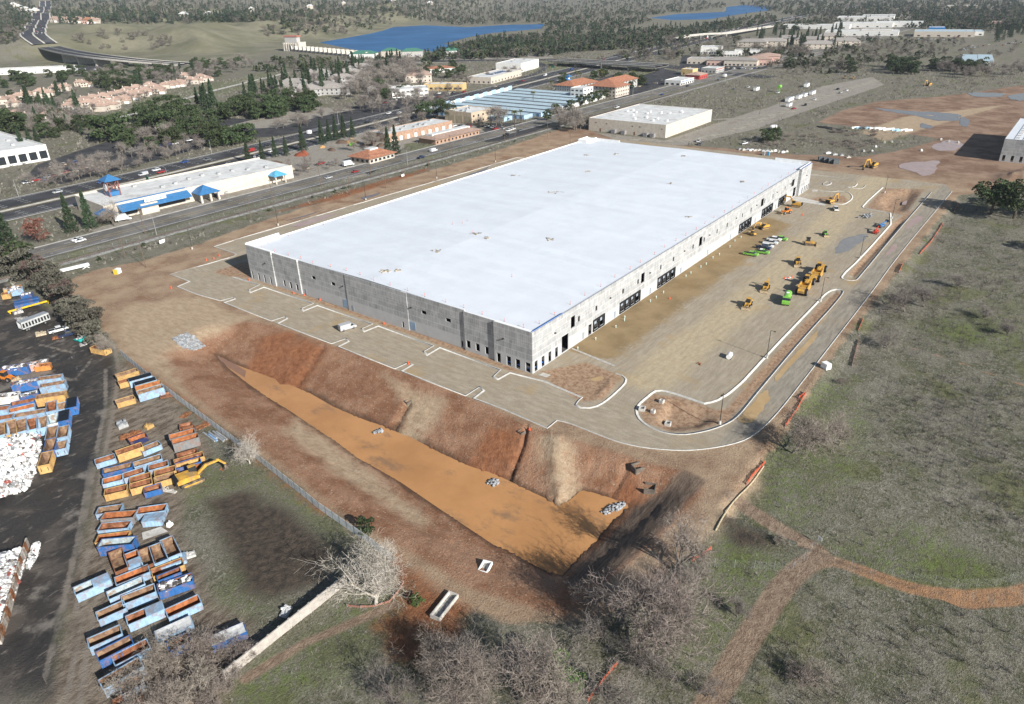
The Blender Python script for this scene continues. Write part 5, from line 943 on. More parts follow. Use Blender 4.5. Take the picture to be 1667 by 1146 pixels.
t = empty('site_barrier', sc(1283, 453.5), R_(-20), 'white and orange folding barrier lying on the gravel pad', 'barrier'); MB().box((0, 0, .1), (3.0, .8, .12)).build('board', whitem, t); MB().box((0, 0, .225), (1.2, .82, .03)).build('stripe', orange, t)
# small white stubs of pipe standing along the dock wall
first = True; st = empty('pipe_stub', (0, 0, 0), 0, 'pale green and white drain stub at the foot of the bright wall', 'pipe stub', 'drain stubs along the bright wall'); MB().tube((0, 0, 0), (0, 0, .7), .16, n=7).build('pipe', mat('pale_green_pvc', (.45, .62, .54), .5), st); MB().tube((0, 0, .7), (0, 0, .82), .2, n=7).build('cap', whitem, st)
for x in (20, 28.5, 39.5, 45.5, 47.5, 64, 68, 73.5, 92, 96, 104, 108, 116, 121, 132, 140, 146, 169, 193):
    if first: st.location = (x, -2.2, 0); first = False
    else: copy_tree(st, (x, -2.2-rng.random()*2, 0))
# roadside things left of the site: long white trailer, sign, survey things
t = empty('flatbed_trailer', sc(122, 441), az((102, 443), (140, 434)), 'long white trailer body at the edge of the graded dirt', 'trailer'); MB().box((0, 0, .8), (11, 1.2, 1.0)).build('body', whitem, t); MB().side([(2.5, .0), (4.2, .9), (4.4, .9), (5.4, 0), (5.1, 0), (4.3, .6), (2.8, 0)], -.9, -.7).build('support_frame', whitem, t)
t = empty('equipment_box', sc(192, 445), R_(30), 'white and yellow equipment box on the small grass patch', 'box'); MB().box((0, 0, 0), (2.6, 1.6, 1.9)).build('body', whitem, t); MB().box((-1.2, 0, 0), (.3, 1.7, 2.0)).build('yellow_end', mat('box_yellow', (.6, .45, .05), .6), t)
t = empty('notice_panel', sc(265, 397), R_(10), 'white panel on the railway fence', 'sign'); MB().box((0, 0, .3), (2.8, .1, 1.5)).build('board', whitem, t); MB().box((0, .1, 0), (.1, .1, 1.6)).build('post', galv, t)
t = empty('notice_panel', sc(656, 288), R_(5), 'small white panel on the railway fence before the tile-roof office', 'sign'); MB().box((0, 0, .3), (2.4, .1, 1.3)).build('board', whitem, t); MB().box((0, .1, 0), (.1, .1, 1.4)).build('post', galv, t)
# ------------------------------------------------------------------ scrapyard: roll-off bins
rust = MATS['rust']
BINC = {'light blue': (.26, .39, .52), 'blue': (.03, .12, .32), 'yellow': (.50, .32, .12), 'navy': (.02, .03, .10), 'grey': (.21, .21, .21), 'rusty brown': (.20, .085, .045), 'white': (.66, .64, .60), 'pink': (.52, .34, .28), 'orange': (.55, .22, .06)}
def binmat(c): return mat('bin_paint_'+c.replace(' ', '_'), BINC[c], .6, .12, 1.1, tuple(v*.55+w_*.45 for v, w_ in zip(BINC[c], (.26, .13, .07))), .53, bump=.1, per=.15)
inner = {'r': mat('rusty_lining', (.21, .085, .042), .9, .3, 1.2, (.34, .17, .10), .56), 'b': mat('brown_mud_lining', (.20, .12, .075), .9, .3, 1.0, (.30, .20, .12), .55), 'l': mat('pale_lining', (.36, .43, .45), .8, .2, 1.0, (.28, .2, .14), .56), 'o': mat('orange_rust_lining', (.36, .13, .05), .9, .25, 1.2, (.25, .1, .05), .55)}
tarpk = mat('black_tarp', (.012, .013, .016), .5, .2, 1.5, bump=.4); tarpw = mat('white_tarp', (.62, .62, .60), .7, .12, 1, (.45, .44, .42), .58, bump=.5); loadm = mat('mixed_scrap', (.46, .45, .44), .8, .45, 2.2, (.18, .14, .12), .55)
def bin_thing(a, b, c, h=1.9, inn='r', cover=None, w_=2.35, group='', tilt=None, z=None):
    A, B_ = G(*a, h), G(*b, h); d = (B_-A)[:2]; L = float(np.linalg.norm(d)); L = min(max(L, 2.6), 8.6); ctr = (A+B_)/2; rz = math.atan2(d[1], d[0]); zg = hz(ctr[0], ctr[1])
    state = {None: 'open', 'k': 'black-covered', 'w': 'white-tarped', 's': 'scrap-filled', 'half': 'half-lidded', 'lid': 'closed'}[cover]
    t = empty('roll_off_bin', (ctr[0], ctr[1], zg), rz, f'{state} {c} roll-off bin {group}', 'dumpster', f'{state} {c} bins {group}')
    pm = binmat(c); B = MB(); hl, hw, th = L/2, w_/2, .07; z0 = .16
    def wall(x0, y0, x1, y1, nx, ny):   # outer face painted, inner face lining, rim
        o = [(x0, y0, z0), (x1, y1, z0), (x1, y1, h), (x0, y0, h)]; i_ = [(p[0]-nx*th, p[1]-ny*th, p[2]) for p in o]; B.mat(0); B.face(o); B.mat(1); B.face(i_[::-1]); B.mat(0); B.face([o[3], o[2], i_[2], i_[3]])
    wall(-hl, -hw, hl, -hw, 0, -1); wall(hl, hw, -hl, hw, 0, 1); wall(hl, -hw, hl, hw, 1, 0); wall(-hl, hw, -hl, -hw, -1, 0)
    B.mat(1); B.face([(-hl+th, -hw+th, z0+.06), (hl-th, -hw+th, z0+.06), (hl-th, hw-th, z0+.06), (-hl+th, hw-th, z0+.06)]); B.mat(0)
    n = max(3, int(L/.62))
    for k in range(n+1):
        x = -hl+.05+(L-.1)*k/n
        for sy in (-1, 1): B.box((x, sy*(hw+.045), z0+.05), (.10, .09, h-z0-.12))
    B.build('body', [pm, inner[inn]], t)
    MB().box((0, -hw-.02, h), (L+.16, .15, .09)).box((0, hw+.02, h), (L+.16, .15, .09)).box((-hl-.02, 0, h), (.15, w_-.13, .09)).box((hl+.02, 0, h), (.15, w_-.13, .09)).build('top_rail', pm, t)
    dr = MB().box((hl+.06, 0, .3), (.07, w_-.15, h-.5)).build('rear_door', pm, t); MB().box((hl+.13, hw*.6, h*.35), (.05, .12, h*.4)).build('hinge_bar', steel, dr); MB().box((hl+.13, -hw*.6, h*.35), (.05, .12, h*.4)).build('hinge_bar', steel, dr)
    MB().box((0, -.5, 0), (L*.98, .14, .16)).box((0, .5, 0), (L*.98, .14, .16)).build('skids', steel, t)
    if cover in ('k', 'w', 'lid'):
        q = MB(); nx, ny = 8, 3; V = []
        for i in range(nx+1):
            for j in range(ny+1): V.append((-hl+L*i/nx, -hw+w_*j/ny, h+.10+(.0 if j in (0, ny) else (.10 if cover != 'w' else -.12)*rng.uniform(.3, 1))))
        q.v = V; q.f = [(i*(ny+1)+j, (i+1)*(ny+1)+j, (i+1)*(ny+1)+j+1, i*(ny+1)+j+1) for i in range(nx) for j in range(ny)]; q.m = [0]*len(q.f); q.build('lid' if cover == 'lid' else 'tarp', {'k': tarpk, 'w': tarpw, 'lid': pm}[cover], t)
    if cover == 'half': MB().box((L*.25, 0, h+.09), (L*.48, w_, .06)).build('lid', binmat('light blue'), t)
    if cover == 's':
        q = MB()
        for k in range(46): q.mat(k % 3).box((rng.uniform(-hl+.5, hl-.5), rng.uniform(-hw+.35, hw-.35), h-.55+rng.random()*.45), (rng.uniform(.3, 1.2), rng.uniform(.2, .7), rng.uniform(.1, .5)), rng.uniform(0, 3))
        o = q.build('load', [loadm, whitem, mat('dark_scrap', (.10, .09, .085), .8, .3, 2)], t)
    return t
def S(o, sc_): return lambda p: (o[0]+p[0]/sc_, o[1]+p[1]/sc_)
LB, BL, YE = 'light blue', 'blue', 'yellow'
zB = S((140, 660), 6.739); g = 'in the middle rows of the yard'
for a, b, c, h, inn, cov in [((100, 622), (315, 555), LB, 1.5, 'r', None), ((330, 525), (612, 430), YE, 2.2, 'r', None), ((600, 492), (805, 408), LB, 1.5, 'b', None), ((470, 390), (660, 322), 'navy', 1.4, 'o', None), ((185, 728), (505, 650), BL, 2.0, 'b', None), ((525, 652), (825, 560), LB, 1.9, 'b', None), ((685, 690), (900, 632), LB, 1.7, 'r', None), ((182, 842), (402, 785), LB, 1.6, 'o', None), ((408, 780), (632, 708), LB, 1.6, 'r', None), ((482, 830), (710, 765), YE, 1.7, 'r', None), ((482, 895), (722, 828), YE, 1.8, 'r', None), ((752, 752), (980, 688), YE, 1.7, 'r', None), ((752, 828), (972, 762), YE, 1.7, 'b', None), ((205, 958), (450, 900), YE, 1.8, 'r', None), ((635, 938), (822, 885), BL, 1.5, 'r', None)]: bin_thing(zB(a), zB(b), c, h, inn, cov, group=g)
g = 'beside the parked excavator'
for a, b, c, h, inn, cov in [((915, 350), (1192, 275), 'grey', 2.5, 'o', None), ((945, 405), (1228, 325), 'grey', 2.5, 'o', None), ((1028, 235), (1160, 205), 'rusty brown', .9, 'r', None), ((1062, 272), (1190, 240), 'rusty brown', .9, 'r', None), ((1000, 560), (1215, 498), 'rusty brown', 1.3, 'r', None), ((970, 628), (1285, 533), YE, 1.4, 'r', None), ((985, 672), (1252, 592), BL, 1.6, 'r', None), ((1012, 730), (1262, 675), 'rusty brown', 1.3, 'o', None)]: bin_thing(zB(a), zB(b), c, h, inn, cov, group=g)
zA = S((0, 540), 3.952); g = 'in the row against the slatted fence'
for a, b, c, h, inn, cov in [((745, 285), (882, 243), YE, 2.0, 'b', None), ((762, 328), (835, 308), YE, 1.7, 'r', None), ((826, 312), (972, 272), LB, 2.2, 'r', 'k'), ((865, 338), (1000, 300), LB, 2.2, 'r', 'k'), ((872, 366), (1036, 322), YE, 2.2, 'o', None), ((882, 396), (1046, 348), LB, 2.4, 'b', None), ((745, 452), (862, 418), YE, 1.6, 'b', None), ((1032, 414), (1108, 398), 'rusty brown', .5, 'r', None), ((598, 92), (690, 110), YE, 2.0, 'r', None)]: bin_thing(zA(a), zA(b), c, h, inn, cov, group=g)
zC = S((110, 810), 6.739); g = 'in the lower rows of the yard'
for a, b, c, h, inn, cov in [((325, 148), (592, 108), LB, 1.6, 'b', None), ((385, 205), (740, 178), 'grey', 1.9, 'o', None), ((350, 322), (680, 292), LB, 1.5, 'r', None), ((320, 452), (668, 405), YE, 1.5, 'o', None), ((350, 500), (730, 465), BL, 2.4, 'l', None), ((768, 148), (1080, 105), LB, 1.7, 'o', None), ((830, 225), (1040, 205), LB, 1.6, 'r', 'lid'), ((520, 580), (600, 790), 'rusty brown', 2.0, 'b', None), ((690, 600), (745, 750), LB, 1.8, 'o', 'half'), ((835, 560), (895, 740), 'rusty brown', 1.8, 'b', None), ((965, 515), (1030, 705), LB, 1.9, 'b', None), ((1082, 450), (1175, 640), LB, 2.0, 'b', None), ((1020, 735), (1295, 645), LB, 1.0, 'l', 'lid'), ((525, 920), (890, 775), LB, 1.7, 'o', None), ((925, 830), (1265, 700), YE, 1.6, 'r', None), ((990, 1000), (1365, 870), BL, 1.9, 'r', 's'), ((75, 1030), (455, 865), LB, 2.0, 'l', 'half'), ((440, 1075), (830, 905), LB, 2.0, 'l', None), ((595, 1125), (955, 985), LB, 2.0, 'b', None)]: bin_thing(zC(a), zC(b), c, h, inn, cov, group=g)
bin_thing(zC((985, 890)), zC((1235, 790)), BL, 2.2, 'r', None, w_=1.5, group='nested inside a yellow bin')
zD = S((110, 960), 5.377); g = 'near the bare thicket'
for a, b, c, h, inn, cov in [((258, 235), (500, 128), LB, 1.8, 'b', None), ((520, 275), (835, 140), LB, 1.9, 'r', 'half'), ((868, 212), (1155, 80), LB, 1.8, 'o', None), ((775, 408), (1085, 268), LB, 1.7, 'l', 'w'), ((182, 472), (465, 348), LB, 2.0, 'b', None), ((262, 590), (560, 438), BL, 2.0, 'b', None), ((400, 625), (705, 468), LB, 1.8, 'r', None), ((292, 832), (640, 630), LB, 2.2, 'b', None), ((462, 875), (650, 775), LB, 1.8, 'o', None), ((1255, 455), (1550, 328), BL, 1.7, 'r', 'w'), ((410, 1010), (640, 880), 'rusty brown', 1.8, 'r', None), ((880, 500), (1065, 410), BL, 1.7, 'r', None)]: bin_thing(zD(a), zD(b), c, h, inn, cov, group=g)
zL = S((0, 560), 5.728); g = 'in the cluster round the white scrap heap'
for a, b, c, h, inn, cov in [((15, 225), (265, 195), BL, 2.5, 'r', 's'), ((105, 372), (345, 328), BL, 2.5, 'r', 's'), ((350, 325), (575, 295), LB, 2.5, 'b', None), ((372, 392), (608, 352), LB, 2.5, 'b', None), ((-30, 485), (172, 458), 'white', 2.3, 'l', 's'), ((182, 485), (352, 440), BL, 2.0, 'l', 's'), ((338, 495), (608, 455), YE, 2.6, 'b', None), ((98, 562), (325, 515), BL, 1.7, 'r', None), ((82, 625), (318, 570), LB, 1.7, 'o', None), ((672, 498), (662, 592), BL, 2.5, 'r', 'k'), ((598, 618), (588, 715), BL, 2.5, 'r', 'k'), ((478, 535), (478, 625), LB, 2.2, 'r', None), ((575, 545), (570, 610), LB, 2.0, 'b', None), ((135, 668), (425, 618), LB, 2.0, 'b', None), ((10, 735), (15, 850), LB, 2.2, 'b', None), ((92, 715), (102, 845), YE, 2.3, 'b', None), ((195, 700), (205, 815), LB, 2.3, 'b', None), ((300, 688), (302, 795), LB, 2.3, 'r', None), ((388, 675), (395, 780), LB, 2.3, 'b', None), ((490, 655), (488, 745), 'white', 2.3, 'l', None), ((490, 765), (470, 880), LB, 2.2, 'b', None), ((595, 765), (578, 870), LB, 2.2, 'b', None), ((480, 885), (455, 1000), BL, 2.3, 'b', None), ((442, 1010), (405, 1135), YE, 2.4, 'b', None), ((578, 905), (562, 985), LB, 2.0, 'b', None), ((-40, 605), (80, 590), LB, 2.0, 'r', None), ((-60, 700), (120, 668), LB, 2.0, 'r', None)]: bin_thing(zL(a), zL(b), c, h, inn, cov, group=g)
for a, b, c, h, cov in [((270, 190), (345, 172), 'pink', 2.2, 's'), ((350, 205), (388, 198), 'orange', 1.6, None), ((392, 200), (455, 190), 'orange', 1.6, None), ((360, 165), (440, 150), 'grey', 1.8, 's')]: bin_thing(zL(a), zL(b), c, h, 'r', cov, w_=2.0, group='behind the blue scrap bin')
zU = S((0, 440), 6.946); g = 'beside the dark evergreen row'
for a, b, c, h, cov in [((35, 215), (240, 175), YE, 2.2, 's'), ((85, 225), (255, 195), LB, 2.4, 's'), ((235, 270), (360, 255), BL, 2.2, 's'), ((155, 360), (430, 300), BL, 1.6, 'lid'), ((160, 390), (440, 335), BL, 1.6, 'lid'), ((30, 265), (100, 255), YE, 2.0, None)]: bin_thing(zU(a), zU(b), c, h, 'r', cov, group=g)
excavator(sc(312, 786), az((290, 792), (340, 772)), 'yellow excavator with low boom among the rusty bins in the grass', 1.15, 1.15, up=.62)
loader(sc(12, 620), az((0, 618), (24, 620)), 'white and orange wheel loader beside the blue scrap bins', body=orangem)
# heaps of white goods: joined pieces
def heap(name, poly, n, top, label, seed, z=0):
    r = random.Random(seed); p = P2(poly); x0, y0 = p.min(0); x1, y1 = p.max(0); B = MB(); k = 0
    while k < n:
        x, y = r.uniform(x0, x1), r.uniform(y0, y1); d = float(sdf(p, np.array([x]), np.array([y]))[0])
        if d < .2: continue
        hh = top*min(1, d/3.5)*r.uniform(.6, 1); B.mat(r.choices([0, 1, 2, 3, 4], [58, 14, 14, 10, 4])[0])
        # tumbled box
        a, b, c_ = r.uniform(.35, 1.0), r.uniform(.3, .7), r.uniform(.3, .9); M = Matrix.Rotation(r.uniform(0, 6.3), 3, 'Z') @ Matrix.Rotation(r.uniform(-.9, .9), 3, 'X') @ Matrix.Rotation(r.uniform(-.9, .9), 3, 'Y')
        i0 = len(B.v)
        for sx, sy, sz in ((-1, -1, -1), (1, -1, -1), (1, 1, -1), (-1, 1, -1), (-1, -1, 1), (1, -1, 1), (1, 1, 1), (-1, 1, 1)):
            v = M @ Vector((sx*a/2, sy*b/2, sz*c_/2)); B.v.append((x+v.x-p[0][0], y+v.y-p[0][1], hh+.3+v.z))
        for f in ((3, 2, 1, 0), (4, 5, 6, 7), (0, 1, 5, 4), (1, 2, 6, 5), (2, 3, 7, 6), (3, 0, 4, 7)): B.f.append(tuple(i0+i for i in f)); B.m.append(B.mi)
        k += 1
    t = empty(name, (p[0][0], p[0][1], z), 0, label, 'scrap heap'); o = B.build('scrap_pieces', [mat('enamel_white', (.70, .70, .68), .5, .08, 2), galv, loadm, MATS['dark_scrap'], mat('scrap_red', (.33, .10, .08), .6)], t); tag(o, kind='stuff')
    # rubble core under the loose pieces
    C2 = MB(); n_ = len(p); q = p-p[0]; cc = q.mean(0); ring = [(cc+(v-cc)*f, z_) for f, z_ in ((.96, .0), (.6, top*.62), (.25, top*.8)) for v in q]; C2.v = [(v[0], v[1], z_) for v, z_ in ring]+[(cc[0], cc[1], top*.85)]
    for rr in range(2):
        for i in range(n_): C2.f.append((rr*n_+i, rr*n_+(i+1) % n_, (rr+1)*n_+(i+1) % n_, (rr+1)*n_+i)); C2.m.append(0)
    for i in range(n_): C2.f.append((2*n_+i, 2*n_+(i+1) % n_, 3*n_)); C2.m.append(0)
    C2.build('heap_core', MATS['loadm'] if 'loadm' in MATS else loadm, t)
heap('scrap_metal_heap', [(0, 722), (40, 712), (66, 706), (70, 735), (60, 770), (45, 800), (0, 812), (-60, 830), (-60, 720)], 1500, 2.8, 'big heap of white household scrap inside the ring of bins', 1)
heap('scrap_metal_heap', [(42, 890), (44, 905), (38, 935), (20, 985), (8, 1012), (-60, 1040), (-80, 930), (0, 908), (25, 898)], 1200, 2.6, 'heap of white scrap behind the rusty sheet piling wall', 2)
heap('scrap_metal_heap', [(55, 888), (66, 885), (62, 905), (48, 930), (44, 925)], 160, .8, 'spill of pale scrap outside the rusty sheet piling wall', 3)
# sheet piling wall holding the lower heap
a, b = GT(48, 888)[:2], GT(2, 1050)[:2]; d = b-a; L = np.linalg.norm(d); n = 18; t = empty('sheet_piling_wall', (a[0], a[1], 0), math.atan2(d[1], d[0]), 'rusty retaining wall of steel and concrete panels holding back scrap', 'wall'); cc_ = mat('stained_concrete', (.40, .36, .31), .9, .2, 1, (.25, .14, .08), .55)
for k in range(n): MB().box((L/n*(k+.5), rng.uniform(-.05, .05), -.2), (L/n-.06, .3, 2.2+rng.uniform(-.15, .25))).build('wall_panel', cc_ if k % 3 != 1 else rust, t)
# upper yard: long trailers, cars, flatbed
def flatbed(a, b, label, m_, h=2.3, w_=2.5):
    A, B_ = GT(*a), GT(*b); d = B_-A; L = np.linalg.norm(d[:2]); c = (A+B_)/2; t = empty('semi_trailer', tuple(c), math.atan2(d[1], d[0]), label, 'trailer'); fr = MB(); n = 9
    fr.box((0, -w_/2, 1.1), (L, .12, h)).box((0, w_/2, 1.1), (L, .12, h)); fr.box((0, 0, 1.0), (L, w_, .12)); fr.build('side_walls', m_, t); MB().box((0, 0, 1.1+h), (L, w_+.1, .1)).build('roof', galv, t)
    for k in range(n): MB().box((-L/2+L*(k+.5)/n, -w_/2-.075, 1.5), (L/n*.6, .04, h*.6)).build('side_opening', blackm, t)
    for x in (-L*.38, -L*.3, L*.3):
        for sy in (-1, 1): wheel(t, x, sy*(w_/2-.2), .5, .3)
flatbed((36, 541), (80, 523), 'long pale slatted trailer parked near the evergreen row', mat('trailer_pale', (.45, .46, .45), .6, .15, 1))
car('pickup', 'white', sc(96, 540), az((80, 543), (110, 535)), 'white utility truck beside the slatted trailer in the yard'); car('pickup', 'navy', sc(112, 547), az((98, 549), (122, 543)), 'navy flatbed truck behind the white utility truck in the yard')
t = empty('teal_skip', sc(133, 555), .3, 'teal green skip filled with scrap under the evergreens', 'dumpster'); MB().side([(-1.8, .9), (-1.2, .1), (1.2, .1), (1.8, .9), (1.8, 1.1), (-1.8, 1.1)], -1.0, 1.0).build('body', mat('teal_paint', (.02, .36, .33), .5), t); q = MB()
for k in range(20): q.box((rng.uniform(-1.4, 1.4), rng.uniform(-.8, .8), 1.0), (rng.uniform(.3, .8), .4, rng.uniform(.2, .6)), rng.uniform(0, 3))
q.build('load', loadm, t)
t = empty('yellow_gantry_beam', sc(48, 502), az((28, 505), (68, 494)), 'long yellow steel beam beside the blue lidded bins', 'beam'); MB().box((0, 0, .6), (13, .5, .5)).box((-6, 0, 0), (.3, .9, .6)).box((6, 0, 0), (.3, .9, .6)).build('beam', mat('beam_yellow', (.72, .46, .03), .5), t)
# crates of scrap, rusty plates and junk lying about
for i, (px, py, dd, m_, lb) in enumerate([(30, 510, (3, 2, 1.4), loadm, 'heap of rusty crated scrap in the upper yard'), (36, 522, (3, 2.4, 1.2), scrap, 'grey crated scrap before the slatted trailer'), (67, 545, (3, 2, 1.0), wood, 'timber crates behind the white utility truck'), (92, 551, (2.6, 1.8, .8), rust, 'rusty rack on the black yard'), (136, 562, (2.2, 1.6, .6), loadm, 'pink and grey junk below the teal skip'), (200, 695, (2.4, 2.0, 1.6), galv, 'pale grey metal cabinet among rusty frames'), (243, 697, (2.0, 1.6, 1.2), binmat('yellow'), 'small yellow bin standing alone on the mud'), (207, 712, (3.4, 1.6, .9), rust, 'rusty steel frames behind the navy bin'), (222, 708, (2.8, 1.2, 1.0), rust, 'rusty ribbed frame behind the yellow bin'), (302, 676, (3.0, 2.0, .1), rust, 'flat rusty plate lying by the slatted fence'), (330, 694, (3.5, 2, .25), rust, 'rusty plates stacked at the slatted fence'), (365, 762, (2.0, 1.2, .15), rust, 'small rusty plate in the grass'), (272, 800, (.8, 5.0, .4), concm, 'pale concrete beam lying beside the small blue bin'), (277, 857, (1.2, .8, 1.0), whitem, 'white meter box on a concrete pad'), (310, 905, (2.0, 1.6, .7), kerbm, 'white rubble lying in the grass by the bins'), (466, 997, (2.4, 1.4, .8), tarpw, 'crumpled white sheeting beside the boundary wall')]):
    t = empty('yard_junk', sc(px, py), rng.uniform(-.5, .5), lb, 'scrap'); a, b, h = dd; MB().box((0, 0, 0), (a, b, h*.6), taper=.92).build('base', m_, t); q = MB()
    for k in range(7): q.box((rng.uniform(-a/2.4, a/2.4), rng.uniform(-b/2.4, b/2.4), h*.55), (rng.uniform(.2, .5)*a, rng.uniform(.2, .4)*b, h*rng.uniform(.2, .5)), rng.uniform(0, 3))
    q.build('pieces', m_, t)
t = empty('steel_stack', sc(352, 712), az((335, 702), (370, 728)), 'stack of pale blue and grey steel sheets along the slatted fence', 'steel stack')
for k in range(6): MB().box((rng.uniform(-1.5, 1.5), -1.2+k*.45, 0), (rng.uniform(4, 6), .4, .3+.1*(k % 3))).build('sheet', mat('sheet_blue', (.22, .36, .55), .5) if k == 1 else galv, t)
sheet('meter_pad', P2([(231, 868), (262, 858), (274, 866), (233, 880)]), .14, concm)
# ------------------------------------------------------------------ buildings of the town
wallcol = lambda n, c, v=.08: mat('wall_'+n, c, .85, v, .5, tuple(k*.82 for k in c), .62)
CREAM = wallcol('cream', (.56, .50, .42)); TAN = wallcol('tan', (.47, .38, .28)); WHITE = wallcol('white', (.68, .67, .64)); BRICK = wallcol('brick', (.37, .24, .17), .15); STUC = wallcol('stucco', (.52, .46, .39)); OCHRE = wallcol('ochre', (.58, .42, .20)); GREYW = wallcol('grey', (.42, .41, .39)); ROSE = wallcol('rose', (.56, .38, .32)); PBLUE = wallcol('pale_blue', (.36, .50, .62))
rw = mat('flat_roof_white', (.62, .62, .60), .8, .1, .2, (.48, .47, .45), .58, world=True); rg = mat('flat_roof_grey', (.40, .39, .37), .85, .12, .2, (.5, .49, .47), .56, world=True)
tile = mat('terracotta_tiles', (.38, .17, .10), .85, .2, .8, (.28, .13, .08), .55, bump=.3); tilep = mat('pinkish_tiles', (.40, .28, .22), .85, .15, .6, (.32, .23, .19), .55, bump=.3, per=.1); shingle = mat('grey_shingles', (.30, .275, .25), .9, .15, .6, per=.1); rblue = mat('blue_standing_seam', (.045, .16, .34), .45, .1, .8); pmetal = mat('pale_blue_metal_roof', (.42, .53, .58), .5, .08, .3, (.36, .45, .50), .58, world=True); rgreen = mat('green_metal_roof', (.07, .20, .14), .5, .1, .5)
def frame(a, b):
    A, B_ = GT(*a), GT(*b); d = (B_-A)[:2]; return A, math.atan2(d[1], d[0]), float(np.linalg.norm(d))
def block(name, A, rz, L, D, h, wm, rm, label, cat='building', rows=1, cols=0, endcols=0, parapet=.5, units=0, doors=0, wz=1.0, wh=1.5, ww=1.4, group=None, band=None, hip=0, over=.6, doorm=None):
    """front face = local y 0 facing -y, depth to +y"""
    t = empty(name, tuple(A), rz, label, cat, group)
    MB().box((L/2, D/2, -1), (L, D, h+1)).build('walls', wm, t)
    if hip: MB().hip(0, 0, L, D, h, hip, over).build('roof', rm, t)
    else:
        MB().box((L/2, D/2, h+.003), (L-.5, D-.5, .08)).build('roof', rm, t)
        if parapet: MB().box((L/2, .15, h), (L, .3, parapet)).box((L/2, D-.15, h), (L, .3, parapet)).box((.15, D/2, h), (.3, D-.62, parapet)).box((L-.15, D/2, h), (.3, D-.62, parapet)).build('parapet', wm, t)
    fh = h/rows
    for r in range(rows):
        for c in range(cols):
            w_ = link('window', _win(ww, wh), t, (L*(c+.5)/cols, -.03, r*fh+wz))
        for c in range(endcols): link('window', _win(ww, wh), t, (-.03, D*(c+.5)/endcols, r*fh+wz), -math.pi/2)
    for k in range(doors): MB().box((L*(k+.5)/doors+1.2, -.04, 0), (2.6, .08, 2.9)).build('door', doorm or whitem, t)
    for k in range(units):
        u = MB().box((rng.uniform(.12, .88)*L, rng.uniform(.2, .8)*D, h+.08), (rng.uniform(1.6, 2.6), rng.uniform(1.4, 2.2), rng.uniform(.9, 1.5))).build('rooftop_unit', galv, t)
    if band: MB().box((L/2, -.06, h-1.2), (L, .1, .7)).build('trim_band', band, t)
    return t
_wm = {}
def _win(w_, h):
    k = (w_, h)
    if k not in _wm: _wm[k] = MB().box((0, 0, 0), (w_, .08, h)).mesh('window', glass)
    return _wm[k]
def V3(x, y, z=0.): return np.array([x, y, z])
# cream warehouse behind the hall
t = block('cream_warehouse', V3(325, 122), 0, 77, 62, 8.6, CREAM, rw, 'windowless cream warehouse with white roof vents beyond the hall', 'warehouse', parapet=.35)
for k in range(9): MB().box((77*(k+1)/10, -.02, 0), (.12, .06, 8.5)).build('panel_joint', TAN, t)
for k in range(16): MB().box((8+rng.uniform(0, 62), 6+rng.uniform(0, 50), 8.7), (1.5, 1.3, 1.1)).build('roof_vent', whitem, t)
for y in (9, 14.5, 32, 40): MB().box((-1.3, y, 0), (2.6, 3.0, 2.7)).build('dock_shelter', mat('shelter_grey', (.26, .25, .25), .7), t)
for y in (3, 20, 26, 47, 56): MB().box((-.03, y, 5.6), (.08, 1.0, .6)).build('vent_louvre', steel, t)
for y in (24, 52): MB().box((-.03, y, 0), (.08, 1.1, 2.2)).build('door', mat('brown_door', (.25, .13, .08), .6), t)
# concrete shell at the right
sh = empty('concrete_shell', (358, -72, 0), 0, 'unfinished grey concrete shell with a ribbed roof beyond the haul road', 'building')
wall_run('x', 0, -1, -110, 0, 14, 12.6, [(-2.6-k*4.2, -1.2-k*4.2, .4, 3.6) for k in range(26)], sh); wall_run('y', 0, 1, .26, 80, 10, 12.6, [], sh)
for k in range(26): MB().box((40, -2-k*4.2, 12.2), (78, 3.6, .25)).build('roof_strip', roofm, sh)
MB().box((42, -55, 11.8), (76, 108, .25)).build('roof_deck', galv, sh)
for i in range(9):
    for j in range(6): MB().box((6+i*8.5, -6-j*18, 12.45), (2.2, 1.4, .35)).build('skylight_curb', STUC, sh)
# blue-roofed store with clock tower
st_ = empty('blue_roof_store', (4, 258, 0), R_(-3.2), 'long flat-roofed cream store with blue metal entrance roofs', 'store')
MB().box((55, 18, -1), (106, 34, 8)).build('walls', CREAM, st_); MB().box((55, 18, 7.01), (105, 33, .1)).build('roof', rw, st_); MB().box((55, 34.85, 7), (106, .3, .9)).box((2.15, 18, 7), (.3, 33, .6)).box((55, 1.15, 7), (106, .3, .5)).build('parapet', CREAM, st_)
for k in range(9): MB().box((30+k*8.2+rng.uniform(-1, 1), rng.uniform(8, 30), 7.1), (2, 1.6, 1.1)).build('rooftop_unit', galv, st_)
MB().face([(8, -3.6, 4.0), (44, -3.6, 4.0), (44, 3, 7.6), (8, 3, 7.6)]).face([(8, 3, 7.6), (44, 3, 7.6), (44, 3.3, 7), (8, 3.3, 7)]).face([(8, -3.6, 3.7), (8, -3.6, 4.0), (8, 3, 7.6), (8, 3, 7)]).face([(44, -3.6, 4.0), (8, -3.6, 4.0), (8, -3.6, 3.7), (44, -3.6, 3.7)]).build('front_awning_roof', rblue, st_)
MB().hip(46.4, -7.4, 57, 3.4, 4.6, 3.4, .6).build('entrance_roof', rblue, st_); MB().hip(-1, -3, 6, 5, 4.0, 2.6, .5).build('corner_roof', rblue, st_)
for x in (46.9, 52, 56.5): MB().box((x, -6.9, 0), (1.0, 1.0, 4.6)).build('pillar', CREAM, st_)
for x0, x1 in ((8, 17), (27, 42)): MB().box(((x0+x1)/2, .94, .9), (x1-x0, .1, 2.9)).build('shop_window', glass, st_)
